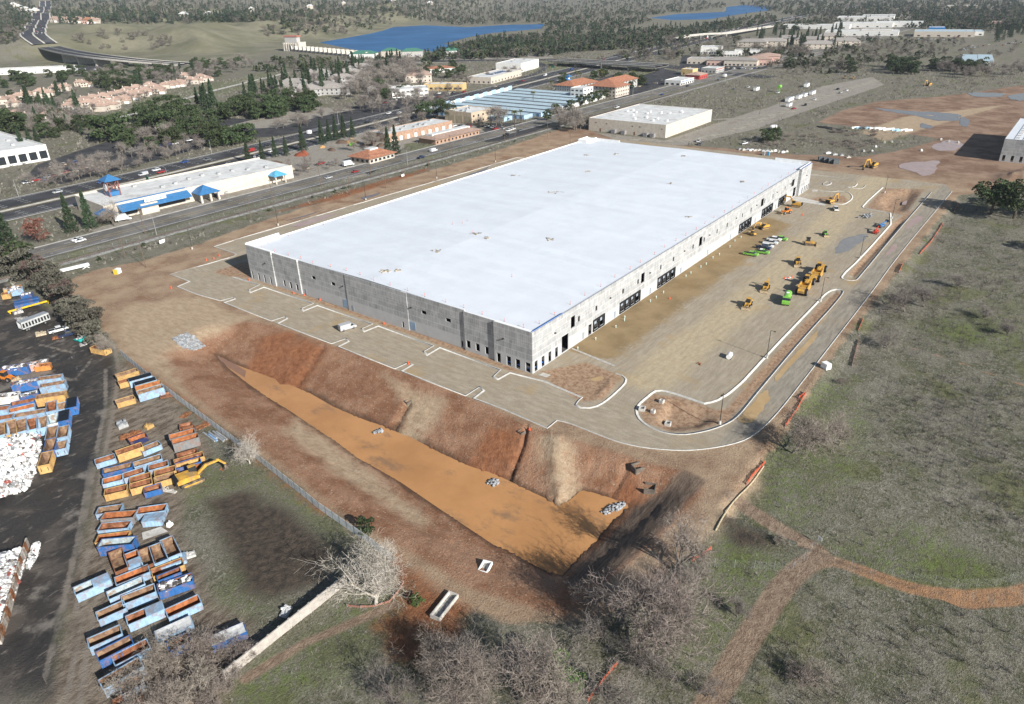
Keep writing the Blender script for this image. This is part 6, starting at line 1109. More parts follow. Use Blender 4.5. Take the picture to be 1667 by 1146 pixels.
MB().box((22, -.9, 0), (8.5, 3.6, 5.2)).build('gable_wall', CREAM, st_); sg = MB().box((26, -1.6, 5.6), (11, .25, 1.7)).build('sign_board', whitem, st_)
# illegible blue script of the store sign: joined strokes
B = MB()
for k in range(11): B.box((-4.4+k*.86+(.2 if k % 3 else -.1), -.15, .35+.2*((k*7) % 3 == 0)), (.45, .06, .6+.35*((k*5) % 4 == 0)))
o = B.build('sign_script', rblue, sg, (26, -1.6, 5.6)); tag(o, kind='stuff')
MB().hip(92, -5, 100, 3, 4.6, 2.4, .4).build('side_entrance_roof', mat('light_blue_roof', (.10, .36, .56), .5), st_); MB().box((93, -4.4, 0), (.6, .6, 4.6)).build('pillar', CREAM, st_); MB().box((99, -4.4, 0), (.6, .6, 4.6)).build('pillar', CREAM, st_)
tw = empty('clock_tower', (20, 277, 7.1), R_(-3), 'red timber clock tower with blue pyramid roof on the store', 'tower'); brown = mat('red_brown_timber', (.22, .09, .075), .8, .15, 1)
for x in (-2.6, 2.6):
    for y in (-2.6, 2.6): MB().box((x, y, 0), (.5, .5, 8)).build('post', brown, tw)
MB().hip(-2.8, -2.8, 2.8, 2.8, 8, 2.6, 1.2).build('roof', rblue, tw); MB().box((0, 0, .3), (5.0, 5.0, 2.0)).build('base_band', rblue, tw)
for y in (-2.6, 2.6): MB().tube((-2.4, y, 2.4), (2.4, y, 7.6), .16, n=5).tube((2.4, y, 2.4), (-2.4, y, 7.6), .16, n=5).build('cross_brace', brown, tw)
for x in (-2.6, 2.6): MB().tube((x, -2.4, 2.4), (x, 2.4, 7.6), .16, n=5).tube((x, 2.4, 2.4), (x, -2.4, 7.6), .16, n=5).build('cross_brace', brown, tw)
cf = MB().tube((-2.95, 0, 4.6), (-2.8, 0, 4.6), 2.0, n=20).build('clock_face', whitem, tw); MB().box((-3.0, 0, 4.55), (.05, .14, 1.5)).box((-3.0, .5, 4.55), (.05, 1.0, .14)).build('clock_hands', blackm, cf)
# tile-roofed garden centre and its yard heaps
t = block('tile_roof_office', V3(160, 240.5), R_(2), 22, 17, 3.6, STUC, tile, 'low stucco office with hipped terracotta roof beside the boulevard', 'office', cols=6, endcols=4, hip=3.6, over=1.4, wz=.9, ww=2.0)
MB().box((11, 9, 6.4), (7, 5, 1.0)).build('roof_well', rw, t)
heapc = {'brown': (.11, .075, .055), 'red': (.24, .07, .035), 'sand': (.52, .30, .12), 'pale': (.42, .37, .30)}
for px, py, r, h, c in ((447, 268, 6, 2.4, 'brown'), (490, 253, 5.5, 2.2, 'red'), (495, 251, 4, 2.6, 'red'), (573, 232, 6, 3.2, 'sand'), (601, 235, 6, 3.4, 'brown'), (556, 233, 5, 2.4, 'brown'), (540, 245, 4, 1.8, 'brown'), (475, 276, 3, 1.4, 'pale'), (463, 285, 3, 1.2, 'pale'), (620, 238, 4, 2, 'brown'), (525, 240, 3, 1.5, 'sand')):
    p = sc(px, py); B = MB(); n = 14
    for f, z in ((1, -.1), (.7, h*.45), (.35, h*.85)):
        for i in range(n): a = 2*math.pi*i/n; q = r*f*(1+.2*rng.uniform(-1, 1)); B.v.append((q*math.cos(a), q*math.sin(a)*.7, z*(1+.1*rng.uniform(-1, 1)) if z > 0 else z))
    B.v.append((0, 0, h))
    for k in range(2):
        for i in range(n): B.f.append((k*n+i, k*n+(i+1) % n, (k+1)*n+(i+1) % n, (k+1)*n+i)); B.m.append(0)
    for i in range(n): B.f.append((2*n+i, 2*n+(i+1) % n, 3*n)); B.m.append(0)
    tag(B.build('soil_heap', mat('heap_'+c, heapc[c], .95, .25, .8, bump=.5), None, p, rng.uniform(0, 6), smooth=True), f'{c} bulk heap of garden soil in the yard behind the tile-roofed office', 'soil heap', f'{c} soil heaps in the garden yard')
# brick units, tan block, mini storage, hotel
t = block('brick_units', V3(215, 281), R_(-1.5), 66, 20, 5.4, BRICK, rw, 'long brick workshop row with white roller doors', 'workshop', doors=9, units=7, parapet=.4); t = block('brick_offices', V3(226, 246), R_(-1), 46, 16, 3.6, BRICK, tilep, 'low brick office row with brown tile roof on the grass verge', 'office', cols=12, hip=2.2, over=1.2, wz=.8, ww=1.5, wh=1.4)
MB().box((23, 9, 4.6), (40, 6, 1.3)).build('roof_well', rw, t)
t = block('tan_office_block', V3(301, 277), R_(0), 29, 28, 8.2, TAN, rw, 'two storey tan block with garage bays next to the storage sheds', 'building', rows=2, cols=5, endcols=0, parapet=.7, units=5, ww=1.8)
for k in range(3): MB().box((-.05, 4+k*8.5, .2), (.1, 6.5, 5.6)).build('bay_panel', wallcol('olive', (.36, .31, .22)), t)
_rd = MB().box((0, 0, 0), (.08, 2.6, 2.4)).mesh('roller_door', mat('door_blue', (.10, .18, .34), .5))
for k in range(9):
    x = 322+k*17.2; y0 = 247+k*1.2 if k > 1 else 262-k*8; y1 = 346+k*1.3; t = empty('storage_shed', (x, y0, 0), 0, ('low storage shed with pale blue ribbed metal roof in parallel rows' if k > 1 else 'light blue storage shed with bare end wall beside the palms'), 'shed', 'parallel storage sheds' if k > 1 else 'light blue end sheds'); D = y1-y0
    MB().box((6, D/2, -.5), (12, D, 3.8)).build('walls', PBLUE if k < 3 else WHITE, t); MB().face([(-.3, -.3, 3.32), (6, -.3, 3.9), (6, D+.3, 3.9), (-.3, D+.3, 3.32)]).face([(6, -.3, 3.9), (12.3, -.3, 3.32), (12.3, D+.3, 3.32), (6, D+.3, 3.9)]).build('roof', pmetal, t)
    for j in range(16): link('roller_door', _rd, t, (-.05, D*(j+.5)/16, 0))
t = empty('storage_wall', (322, 354, 0), math.atan2(20, 155), 'pale blue crenellated rear wall of the storage yard along the freeway', 'wall')
for k in range(20): MB().box((4+k*8, 0, 0), (7.9, .5, 3.4+.8*(k % 2))).build('wall_bay', PBLUE if k % 2 else WHITE, t)
block('white_office_tower', V3(447, 266), R_(0), 17, 14, 10.5, WHITE, rw, 'plain white three storey office at the end of the storage sheds', 'office', rows=3, cols=3, endcols=3, parapet=.6, ww=2.6, wh=1.2, wz=1.2)
for k, (x, y, L, D, h, lb) in enumerate([(474, 294, 44, 22, 8.5, 'grey hotel wing with terracotta roof behind the white office'), (478, 250, 26, 30, 9.5, 'hotel corner block with terracotta roof and many small windows'), (505, 270, 52, 18, 8.5, 'rear hotel wing with terracotta roof among palms')]): block('hotel_wing', V3(x, y), 0, L, D, h, GREYW if k != 1 else STUC, tile, lb, 'hotel', rows=3, cols=8, endcols=8, hip=4.0, over=1.2, ww=1.2, wh=1.4)
t = empty('water_slide', (520, 330, 0), 0, 'bright blue water slide tower behind the hotel roofs', 'slide'); MB().tube((0, 0, 0), (0, 0, 11), 1.0, n=8).build('tower', whitem, t); B = MB(); pts = [(3.2*math.cos(a), 3.2*math.sin(a), 11-a*.75) for a in np.linspace(0, 13, 40)]; B.path(pts, .7, 6).build('slide', mat('slide_blue', (.06, .28, .62), .35), t); MB().hip(-2, -2, 2, 2, 11, 2, .3).build('roof', rblue, t)
block('service_station', V3(583, 234), 0, 32, 18, 4.5, WHITE, rw, 'flat white service station shop with blue band by the boulevard', 'shop', cols=6, endcols=3, band=rblue, ww=3, wh=1.8, wz=.5); block('red_gable_shop', V3(638, 238), 0, 20, 17, 4.5, wallcol('red', (.42, .06, .05)), tilep, 'small shop with tan roof and red gable wall', 'shop', cols=4, endcols=3, hip=2.6)
block('peach_shop', V3(672, 262), 0, 14, 14, 6, OCHRE, rw, 'small peach tower shop behind the red gable shop', 'shop', cols=2, endcols=2); block('corner_restaurant', V3(700, 246), 0, 24, 18, 5, GREYW, rw, 'low grey corner restaurant with red base', 'restaurant', cols=6, endcols=4, band=mat('red_trim', (.35, .05, .04), .6))
# north of the freeway
A, rz, L = frame((636, 163), (697, 158)); block('white_business_block', V3(377, 444), R_(-42), 36, 24, 7.5, WHITE, rw, 'two storey white business block north of the freeway', 'office', rows=2, cols=8, endcols=4, ww=3, wh=1.1, units=3); block('white_business_wing', V3(383, 486), R_(-60), 40, 18, 6.5, WHITE, rw, 'long low white business wing behind the dark trees', 'office', cols=8, endcols=3, ww=3, wh=1.1, units=3)
block('ochre_showroom', V3(434, 455), R_(-64), 42, 16, 6, OCHRE, rw, 'ochre showroom with white roof behind bare street trees', 'shop', cols=8, endcols=3, ww=3, wh=2, units=3); t = block('solar_roof_store', V3(508, 424), R_(12), 80, 30, 6.5, STUC, rw, 'cream store with dark solar panels on the roof', 'store', cols=10, endcols=5, ww=2, wh=1.6, units=3)
for k in range(3): MB().box((30+k*14, 15, 6.7), (10, 8, .3)).build('solar_array', mat('solar_blue', (.03, .06, .16), .25), t)
block('white_tower_store', V3(614, 462), R_(14), 60, 34, 10, WHITE, rw, 'tall white box store beside the loop ramp', 'store', cols=6, endcols=3, units=3); block('tile_roof_inn', V3(472, 520), R_(-40), 30, 36, 8, STUC, tilep, 'cream inn with broad brown hipped roof', 'inn', rows=2, cols=6, endcols=6, hip=5, over=1); block('tile_roof_diner', V3(560, 565), R_(-30), 34, 26, 5, WHITE, tile, 'white diner with red tiled top behind the inn', 'restaurant', cols=6, endcols=4, hip=2)
block('glass_office', V3(0, 444), R_(-3), 56, 90, 9, WHITE, rw, 'white corner office with a green glass front left of the parking lot', 'office', rows=1, cols=9, endcols=4, parapet=1.2, ww=4.6, wh=5, wz=1.5, units=4); block('long_white_shed', V3(270, 1150), R_(-42), 110, 22, 7, WHITE, rw, 'long white shed near the river bridge', 'shed', cols=10, endcols=2)
for k, (x, y, L, D, h, rz, wm, rm) in enumerate([(660, 830, 40, 22, 7, -60, WHITE, rgreen), (690, 790, 26, 18, 10, -60, STUC, rgreen), (712, 770, 34, 20, 8, -50, GREYW, rgreen), (735, 700, 26, 20, 9, -40, WHITE, rgreen)]): block('boathouse', V3(x, y), R_(rz), L, D, h, wm, rm, ('low white boathouse with green roof at the end of the dam', 'tall cream boathouse with green roof beside the dam', 'grey boathouse with green gable near the lake conifers', 'white boathouse with green roof beside the lake inlet')[k], 'boathouse', cols=5, endcols=3, hip=4)
for k, (px, py, L, D, h, rz, wm, rm, lb) in enumerate([(1118, 104, 50, 26, 6, -78, STUC, rg, 'cream shop row near the loop ramp'), (1150, 106, 44, 24, 6, -78, ROSE, shingle, 'rose shop row with grey gables'), (1178, 107, 40, 24, 6.5, -78, STUC, shingle, 'cream shop row with grey gables'), (1205, 106, 36, 26, 7, -75, ROSE, tilep, 'rose shop row with tan gables'), (1228, 104, 30, 30, 9, -70, ROSE, tilep, 'pink corner shop with an orange front at the boulevard'), (1140, 88, 30, 30, 9, -70, WHITE, rw, 'white two storey store behind the shop row'), (1195, 90, 40, 24, 6, -70, WHITE, rg, 'white roofed shop behind the parking lot'), (1165, 92, 30, 20, 5, -70, WHITE, rw, 'small white shop among bare trees')]): A = GT(px, py); block('shop_row', A, R_(rz), L, D, h, wm, rm, lb, 'shops', cols=8, endcols=4, ww=2.6, wh=1.8, wz=.5, hip=3 if rm in (shingle, tilep) else 0, units=0 if rm in (shingle, tilep) else 3)
for k, (px, py, L, D, h, wm, rm, lb) in enumerate([(1273, 47, 130, 40, 7, WHITE, rw, 'long white low store beside the far ramp'), (1362, 35, 120, 60, 9, WHITE, rw, 'big white dealership hall at the forest edge'), (1402, 33, 70, 60, 10, GREYW, rw, 'grey and white dealership hall at the forest edge'), (1357, 45, 110, 50, 8, WHITE, rw, 'white dealership hall among rows of cars'), (1342, 58, 120, 50, 7, WHITE, rw, 'wide white roofed hall beside the far boulevard'), (1425, 44, 90, 60, 8, WHITE, rw, 'white showroom beside the far boulevard'), (1400, 57, 50, 40, 8, STUC, rw, 'cream showroom with red sign at the far boulevard'), (1487, 60, 90, 60, 8, STUC, pmetal, 'pale blue roofed store across the field'), (1535, 58, 60, 50, 6, WHITE, pmetal, 'long pale blue shed beside the far store'), (1510, 55, 26, 30, 10, mat('cobalt', (.02, .18, .48), .5), rw, 'cobalt blue entrance block of the far store'), (1540, 14, 80, 40, 8, STUC, rw, 'cream building in the far forest'), (1590, 42, 50, 30, 7, ROSE, tilep, 'rose roofed house at the far meadow')]): A = GT(px, py); block('far_store', A, R_(-80), L, D, h, wm, rm, lb, 'store', cols=6, endcols=3, ww=4, wh=2, units=3)
for k, (px, py) in enumerate([(1590, 107), (1617, 107)]): A = GT(px, py); block('storage_hall', A, R_(8), 95, 16, 4, WHITE, pmetal, ('pale blue storage hall nearer the tree line', 'pale blue storage hall nearer the parked trailers')[k], 'shed', endcols=5, parapet=0)
# apartments, houses
for k, (px, py) in enumerate([(435, 152), (455, 145), (475, 158), (500, 150), (535, 138), (548, 128), (565, 118), (580, 112), (522, 155), (495, 128)]):
    A = GT(px, py); block('apartment_house', A, R_(-50+rng.uniform(-15, 15)), 30, 16, 6.5, GREYW, shingle, 'grey shingled apartment house among redwoods north of the freeway', 'apartments', rows=2, cols=6, endcols=3, hip=4, group='grey apartment houses among the redwoods')
for k, (px, py) in enumerate([(1200, 76), (1232, 75), (1262, 70), (1292, 72), (1330, 66), (1305, 80), (1350, 75)]):
    A = GT(px, py); block('apartment_house', A, R_(-70+rng.uniform(-10, 10)), 44, 20, 7, STUC, shingle, 'beige apartment house among conifers behind the shops', 'apartments', rows=2, cols=6, endcols=3, hip=4.5, group='beige apartment houses behind the shops')
def house(px, py, rz, rm, wm, lb, gp, s=1.0):
    A = GT(px, py); t = empty('house', tuple(A), rz, lb, 'house', gp, s); MB().box((0, 0, -1), (13, 10, 6)).box((5, -5.5, -1), (6, 5, 4.2)).build('walls', wm, t); r = MB().hip(-6.5, -5, 6.5, 5, 5, 3.0, .6).hip(2, -8, 8, -2, 3.25, 2.2, .5).build('roof', rm, t); MB().box((-4, 1, 5.5), (1, 1, 3)).build('chimney', wm, r)
    for x in (-4.5, -1.5): link('window', _win(1.4, 1.3), t, (x, -5.04, 1.0)); link('window', _win(1.4, 1.3), t, (x, -5.04, 3.4))
    for y in (-2, 2.5): link('window', _win(1.4, 1.3), t, (-6.54, y, 1.0), -math.pi/2)
    MB().box((5, -8.04, 0), (4.4, .08, 2.2)).build('garage_door', whitem, t); return t
zH = S((0, 100), 7.577)
hs = [(60, 520), (150, 500), (240, 470), (330, 440), (520, 420), (600, 440), (700, 370), (800, 360), (1000, 300), (1080, 310), (1480, 280), (860, 590), (930, 540), (1000, 560), (1060, 520), (1110, 560), (1160, 490), (1200, 580), (1240, 540), (1290, 480), (1330, 560), (1390, 450), (1380, 590), (1450, 530), (1480, 440), (1530, 510), (1580, 400), (1640, 470), (1700, 440), (1260, 610), (220, 690), (280, 740), (560, 660), (640, 700), (180, 560)]
hs = [zH(p) for p in hs]; zH2 = S((200, 90), 7.577); hs += [zH2(p) for p in [(20, 590), (60, 500), (130, 530), (180, 450), (230, 520), (290, 480), (330, 400), (390, 430), (450, 470), (520, 410), (580, 400), (640, 390), (720, 380), (850, 340), (900, 350), (970, 310), (780, 290), (1040, 320)]]
for i, (px, py) in enumerate(hs): house(px, py, R_(-40+rng.choice([0, 90, 180, 0])+rng.uniform(-12, 12)), tilep, STUC if i % 3 else CREAM, 'cream house with pinkish tile roof in the estate along the levee', 'tile-roofed houses of the levee estate', rng.uniform(.85, 1.05))
for i, (px, py) in enumerate([(92, 36), (101, 36), (115, 37), (130, 37), (145, 38), (155, 38)]): house(px, py, R_(-60), tile if i == 4 else tilep, ROSE if i == 4 else STUC, 'house on the bluff edge above the grassy slope', 'bluff-top houses', 1.6)
for i, (px, py) in enumerate([(30, 14), (42, 18), (22, 10), (50, 22), (58, 20), (700, 8), (560, 8), (505, 14), (640, 4), (340, 26), (300, 28), (410, 18)]): house(px, py, R_(rng.uniform(0, 180)), rw, STUC, 'pale house half hidden in the hillside forest', 'hillside houses in the forest', 1.7)
# dam
A, B_ = GT(478, 82), GT(606, 94); d = B_-A; L = float(np.linalg.norm(d[:2])); t = empty('dam', (A[0], A[1], 0), math.atan2(d[1], d[0]), 'long pale concrete gated dam holding the blue lake', 'dam'); n = 18; dm = mat('dam_concrete', (.50, .47, .41), .9, .15, .1, (.38, .35, .30), .56)
MB().box((L/2, 8, -4), (L, 14, 9)).build('crest', dm, t)
for k in range(n+1): MB().side([(0, -4), (3.2, -4), (3.2, 9), (0, 9)], -12, 2).build('pier', dm, t, (L*k/n-1.6, 0, 0))
for k in range(n): MB().side([(0, 0), (0, 0), (0, 0)], 0, 0) if 0 else MB().face([(L*k/n+1.6, 0, 7), (L*(k+1)/n-1.6, 0, 7), (L*(k+1)/n-1.6, -9, -3), (L*k/n+1.6, -9, -3)][::-1]).build('gate', mat('gate_steel', (.36, .34, .30), .7), t)
for k in range(n): MB().box((L*(k+.5)/n, 4, 5.05), (4, 3, 2.2)).build('hoist_house', steel, t)
MB().box((L/2, 9, 5.0), (L, 5, .6)).build('deck', concm, t)
A = GT(464, 83); t = empty('power_house', tuple(A), R_(-75), 'powerhouse block with red gantry top at the end of the dam', 'powerhouse'); MB().box((15, 10, -2), (34, 22, 16)).build('body', dm, t); MB().box((12, 10, 14), (26, 10, 9)).build('gantry_legs', GREYW, t); MB().box((12, 10, 23), (30, 12, 2)).build('gantry_top', mat('gantry_red', (.42, .16, .12), .7), t)
for k in range(6): MB().box((2+k*5, -2.2, 0), (2, 4, 13)).build('buttress', dm, t)

# ------------------------------------------------------------------ highway structures
def viaduct(P3, w_, label, name='bridge', piers=(), th=1.6, rail=1.0):
    P3 = np.asarray(P3, float); t = empty(name, tuple(P3[0]), 0, label, 'bridge'); Q = P3-P3[0]; n_ = normals(Q); hw = w_/2
    def strip(nm, prof, m_):
        V = []; k = len(prof)
        for p, q in zip(Q, n_):
            for o, z in prof: V.append((p[0]+q[0]*o, p[1]+q[1]*o, p[2]+z))
        i, j = np.meshgrid(np.arange(len(Q)-1), np.arange(k), indexing='ij'); F = np.stack([i*k+j, i*k+(j+1) % k, (i+1)*k+(j+1) % k, (i+1)*k+j], -1).reshape(-1, 4); link(nm, npmesh(nm, V, F, m_), t)
    strip('deck', [(-hw, 0), (-hw, -th), (hw, -th), (hw, 0)], concm); strip('road_surface', [(-hw+.6, .03), (-hw+.6, -.2), (hw-.6, -.2), (hw-.6, .03)], asphm)
    for s in (-1, 1): strip('parapet', [(s*hw-.2, rail), (s*hw-.2, 0.02), (s*hw+.2, 0.02), (s*hw+.2, rail)], concm)
    strip('centre_barrier', [(-.3, .8), (-.3, .04), (.3, .04), (.3, .8)], concm)
    for i in piers:
        p = Q[i]; zb = hz(P3[i][0], P3[i][1])-P3[0][2]-3; rz = math.atan2(n_[i][1], n_[i][0]); MB().box((0, 0, 0), (w_*.7, 3.0, p[2]-th-zb)).build('pier', concm, t, (p[0], p[1], zb), rz)
    return t
# freeway overpass at the interchange
a, b = G(905, 97, 6.5), G(1078, 107, 6.5); d = (b-a); P3 = [tuple(a+d*k/8) for k in range(9)]; viaduct(P3, 30, 'wide concrete overpass crossing the freeway at the interchange', piers=(2, 4, 6))
def ramp(pts, w_, nm='ramp', dz=.2, m_=None): P = chaikin(P2(pts), 2); return ribbon(nm, P, -w_/2, w_/2, dz, m_ or asphm, 10)
ramp([(700, 100), (800, 98), (905, 97)], 22, 'cross_street'); ramp([(1078, 107), (1120, 112), (1190, 120), (1255, 126)], 26, 'cross_street')
ramp([(845, 128), (880, 118), (888, 108), (875, 101), (850, 99)], 9); ramp([(1000, 128), (1040, 128), (1072, 122), (1078, 112), (1060, 104)], 9); ramp([(830, 140), (860, 132), (1000, 90), (1140, 55)], 8); ramp([(960, 135), (1010, 120), (1060, 100)], 8)
a = [G(1100, 63, 5), G(1120, 58, 7), G(1150, 55, 7), G(1180, 54, 7), G(1220, 48, 6), G(1260, 42, 3)]; viaduct(a, 12, 'pale ramp bridge curving over the freeway beyond the interchange', piers=(1, 2, 3))
# left river bridge and the freeway climbing the bluff
pp = [(300, 104, 2), (240, 100, 6), (190, 95, 11), (150, 90.5, 14), (115, 85, 16), (90, 79.5, 17), (74, 75, 17)]
P3 = chaikin(np.array([G(x, y, z) for x, y, z in pp]), 2); viaduct(P3, 34, 'high concrete freeway bridge leading up the bluff', piers=(9, 12, 15, 18))
ramp([(40, 118), (100, 112), (170, 113), (230, 118)], 14, 'river_road', .4)
up_ = [GT(x, y) for x, y in ((74, 74), (60, 66), (53, 58), (55, 48), (62, 38), (68, 26), (72, 15), (74, 7), (74, 3))]; P = chaikin(np.array(up_), 2); P = resample(P, 40); P[:, 2] = height(P[:, 0], P[:, 1])+1.5
LFW = np.array(P)
ribbon('bluff_freeway', LFW, -19, 19, .6, asphm, 25); ribbon('bluff_freeway_median', LFW, -1.5, 1.5, .9, barrier, 25); ribbon('bluff_freeway_shoulder', LFW, -22, -19, .5, concm, 25); ribbon('bluff_freeway_shoulder', LFW, 19, 22, .5, concm, 25)
ramp([(340, 104), (420, 102), (520, 100), (620, 98), (700, 99)], 16, 'lake_road', .3, blvdm); ramp([(60, 190), (150, 203), (240, 180), (330, 152), (420, 130), (470, 118)], 7, 'levee_path', .25, concm)
ramp([(1000, 226), (1110, 232), (1190, 215), (1260, 188), (1330, 160), (1430, 130)], 7, 'haul_lane', .05, mat('haul_gravel', (.30, .27, .22), .95, .2, .2, world=True)); ramp([(1160, 195), (1230, 192), (1300, 180)], 6, 'haul_lane', .06, MATS['haul_gravel'])
# ------------------------------------------------------------------ cars on the roads
palette = ['white', 'white', 'silver', 'black', 'grey', 'red', 'blue', 'white', 'tan']; kinds = ['sedan', 'suv', 'suv', 'pickup', 'van']
def along(Pl, off, x=None, t=None):
    P = Pl; d = np.r_[0, np.cumsum(np.hypot(*np.diff(P[:, :2], axis=0).T))]; s = t*d[-1]; n_ = normals(P); g = lambda k: np.interp(s, d, P[:, k]); nx, ny = np.interp(s, d, n_[:, 0]), np.interp(s, d, n_[:, 1]); return np.array([g(0)+nx*off, g(1)+ny*off]), math.atan2(-nx, ny)
seen = []
def colour_label(ty, c, where): return f"{c} {{'sedan': 'saloon car', 'suv': 'tall car', 'pickup': 'pickup', 'van': 'van', 'box': 'box truck'}}[ty]" if 0 else f"{c} {dict(sedan='saloon car', suv='tall estate car', pickup='pickup', van='van', box='box truck')[ty]} {where}"
for k in range(84):
    off = rng.choice([-18, -14, -10, -6, 5, 9, 13, 17, 21]); x, rz = along(FWY, off, t=.10+.62*rng.random()**1.1)
    if any(abs(x[0]-q[0]) < 9 and abs(x[1]-q[1]) < 3 for q in seen): continue
    seen.append(x); ty, c = rng.choice(kinds), rng.choice(palette); car(ty, c, (x[0], x[1], .24), rz+(math.pi if off > 0 else 0), colour_label(ty, c, 'driving on the freeway'), f'{c} {ty} traffic on the freeway', parts=x[0] < 250)
for px, py, c, ty, lb in ((126, 392, 'white', 'sedan', 'white car ahead on the boulevard beside its twin'), (131, 394, 'white', 'sedan', 'white car alongside another white car on the boulevard'), (579, 281, 'red', 'sedan', 'dark red car on the boulevard near the box truck'), (535, 291, 'silver', 'sedan', 'pale blue grey car on the boulevard'), (686, 258, 'navy', 'pickup', 'dark pickup on the boulevard near the white van'), (706, 247, 'white', 'van', 'white van on the boulevard before the brick offices'), (825, 221, 'black', 'pickup', 'black pickup on the boulevard by the palms'), (1004, 176, 'white', 'pickup', 'white pickup towing on the boulevard behind the cream warehouse'), (1078, 155, 'blue', 'sedan', 'blue car on the boulevard beyond the hotel'), (1119, 141, 'black', 'sedan', 'black car on the boulevard by the service station'), (1170, 131, 'grey', 'suv', 'grey car on the boulevard beyond the service station'), (1180, 126, 'white', 'box', 'white box truck at the far crossing')):
    p = G(px, py); y = min(p[1], 243); car(ty, c, (p[0], y, .19), 0 if y < 234 else math.pi, lb, parts=px < 900)
car('box', 'white', (150, 249, 0), R_(-8), 'white box truck parked by the tile-roofed office'); car('box', 'white', sc(201, 360), az((185, 364), (217, 358)), 'white service truck parked under the bare tree at the store')
car('pickup', 'white', sc(600, 234), 0.3, 'white pickup in the garden yard'); t = car('van', 'lime', sc(574, 237), .4, 'yellow and green loader van among the soil heaps', 'yard vans')
for k in range(70):
    ln = rng.choice([-15, -11, -7, -4, 5, 8, 12, 15]); x, rz = along(LFW, ln, t=.03+.9*rng.random()**1.4); ty, c = rng.choice(kinds), rng.choice(palette); car(ty, c, (x[0], x[1], hz(x[0], x[1])+2.2), rz+(0 if ln < 0 else math.pi), colour_label(ty, c, 'in the bluff freeway traffic'), f'{c} {ty} traffic on the bluff freeway', parts=False)
lots = [((352, 320), (398, 304), 5, 'beside the blue-roofed store'), ((455, 282), (560, 262), 4, 'in front of the garden yard'), ((45, 300), (180, 262), 14, 'in the dark parking lot by the freeway'), ((80, 275), (330, 225), 16, 'in the dark parking lot by the freeway'), ((600, 170), (740, 150), 10, 'outside the white business block'), ((700, 160), (760, 148), 5, 'outside the ochre showroom'), ((780, 207), (850, 215), 8, 'under the trees beside the tan block'), ((1010, 150), (1080, 132), 8, 'on the hotel and station forecourt'), ((1110, 112), (1240, 112), 18, 'in front of the shop rows'), ((730, 206), (770, 207), 6, 'in the workshop court'), ((1340, 50), (1460, 48), 30, 'on the dealership lots'), ((1360, 42), (1480, 36), 24, 'on the dealership lots'), ((1570, 78), (1667, 70), 14, 'on the far gravel storage lot'), ((1560, 82), (1600, 78), 8, 'on the far gravel storage lot'), ((640, 98), (760, 92), 14, 'on the lakeside road'), ((80, 113), (170, 114), 8, 'below the river bridge'), ((1490, 66), (1560, 62), 12, 'outside the pale blue store')]
for (a, b, n, wh) in lots:
    for k in range(n):
        f = (k+rng.random()*.7)/n; px, py = a[0]+(b[0]-a[0])*f+rng.uniform(-2, 2), a[1]+(b[1]-a[1])*f+rng.uniform(-2, 2); p = sc(px, py); ty, c = rng.choice(kinds[:4]), rng.choice(palette); car(ty, c, (p[0], p[1], p[2]+.03), rng.choice([0, math.pi/2, math.pi])+rng.uniform(-.1, .1), colour_label(ty, c, 'parked '+wh), f'{c} {ty} cars parked {wh}', parts=py > 230)
t = empty('semi_truck', (-2, 315, .24), R_(180), 'white tractor unit pulling a dark tanker trailer on the freeway', 'truck'); 
t.location = (*along(FWY, 14, t=.185)[0], .24); t.rotation_euler.z = along(FWY, 14, t=.185)[1]+math.pi; MB().box((6.5, 0, .5), (3.2, 2.3, 2.4), taper=.92).build('cab', whitem, t); MB().box((-1.5, 0, 1.2), (12, 2.4, 2.0)).build('trailer', mat('tanker_dark', (.09, .09, .10), .5), t)
for x in (7.2, 4.8, -5, -6.2):
    for sy in (-1, 1): wheel(t, x, sy*1.0, .5, .35)
# green road signs
def rsign(p, rz, w_, lb, m_=None): t = empty('road_sign', p, rz, lb, 'road sign'); MB().tube((0, 0, 0), (0, 0, 6.5), .15, n=6).build('post', galv, t); MB().box((0, 0, 4.6), (w_, .15, 2.2)).build('panel', m_ or mat('sign_green', (.01, .25, .13), .5), t)
for (x, off, w_, lb) in ((52, -23.5, 7, 'green overhead sign beside the clock tower'), (305, -23.5, 7, 'green freeway sign behind the dark oaks'), (640, 26, 6, 'green exit sign near the overpass')): y = float(np.interp(x, FWY[:, 0], FWY[:, 1])); rsign((x, y+off, 0), R_(75), w_, lb)
# ------------------------------------------------------------------ vegetation
def leafm(name, c, c2, per=.25, tr=.0):
    m = bpy.data.materials.new(name); N = NT(m); P = N.obj(); oi = N.new('ShaderNodeObjectInfo')
    c_ = N.mix(N.ramp(N.noise(P, .55, 4, .7), .35, .68), c, c2); h = N.new('ShaderNodeHueSaturation'); N.set(h.inputs['Value'], N.ramp(oi.outputs['Random'], 0, 1, 1-per, 1+per, False)); N.set(h.inputs['Hue'], N.ramp(oi.outputs['Random'], 0, 1, .485, .515, False)); N.set(h.inputs['Color'], c_)
    N.set(N.b.inputs['Base Color'], h.outputs[0]); N.b.inputs['Roughness'].default_value = .75; N.b.inputs['Specular IOR Level'].default_value = .2; MATS[name] = m; return m
oakm = leafm('oak_leaves', (.028, .045, .020), (.070, .090, .038)); conm = leafm('conifer_needles', (.022, .042, .022), (.058, .085, .042)); dustm = leafm('dusty_leaves', (.075, .073, .055), (.15, .14, .11)); redm = leafm('russet_leaves', (.15, .065, .045), (.25, .12, .085)); purpm = leafm('purplish_leaves', (.075, .055, .048), (.14, .10, .085)); olivem = leafm('olive_leaves', (.08, .09, .03), (.16, .16, .05)); grassm = leafm('green_leaves', (.05, .09, .025), (.12, .17, .05))
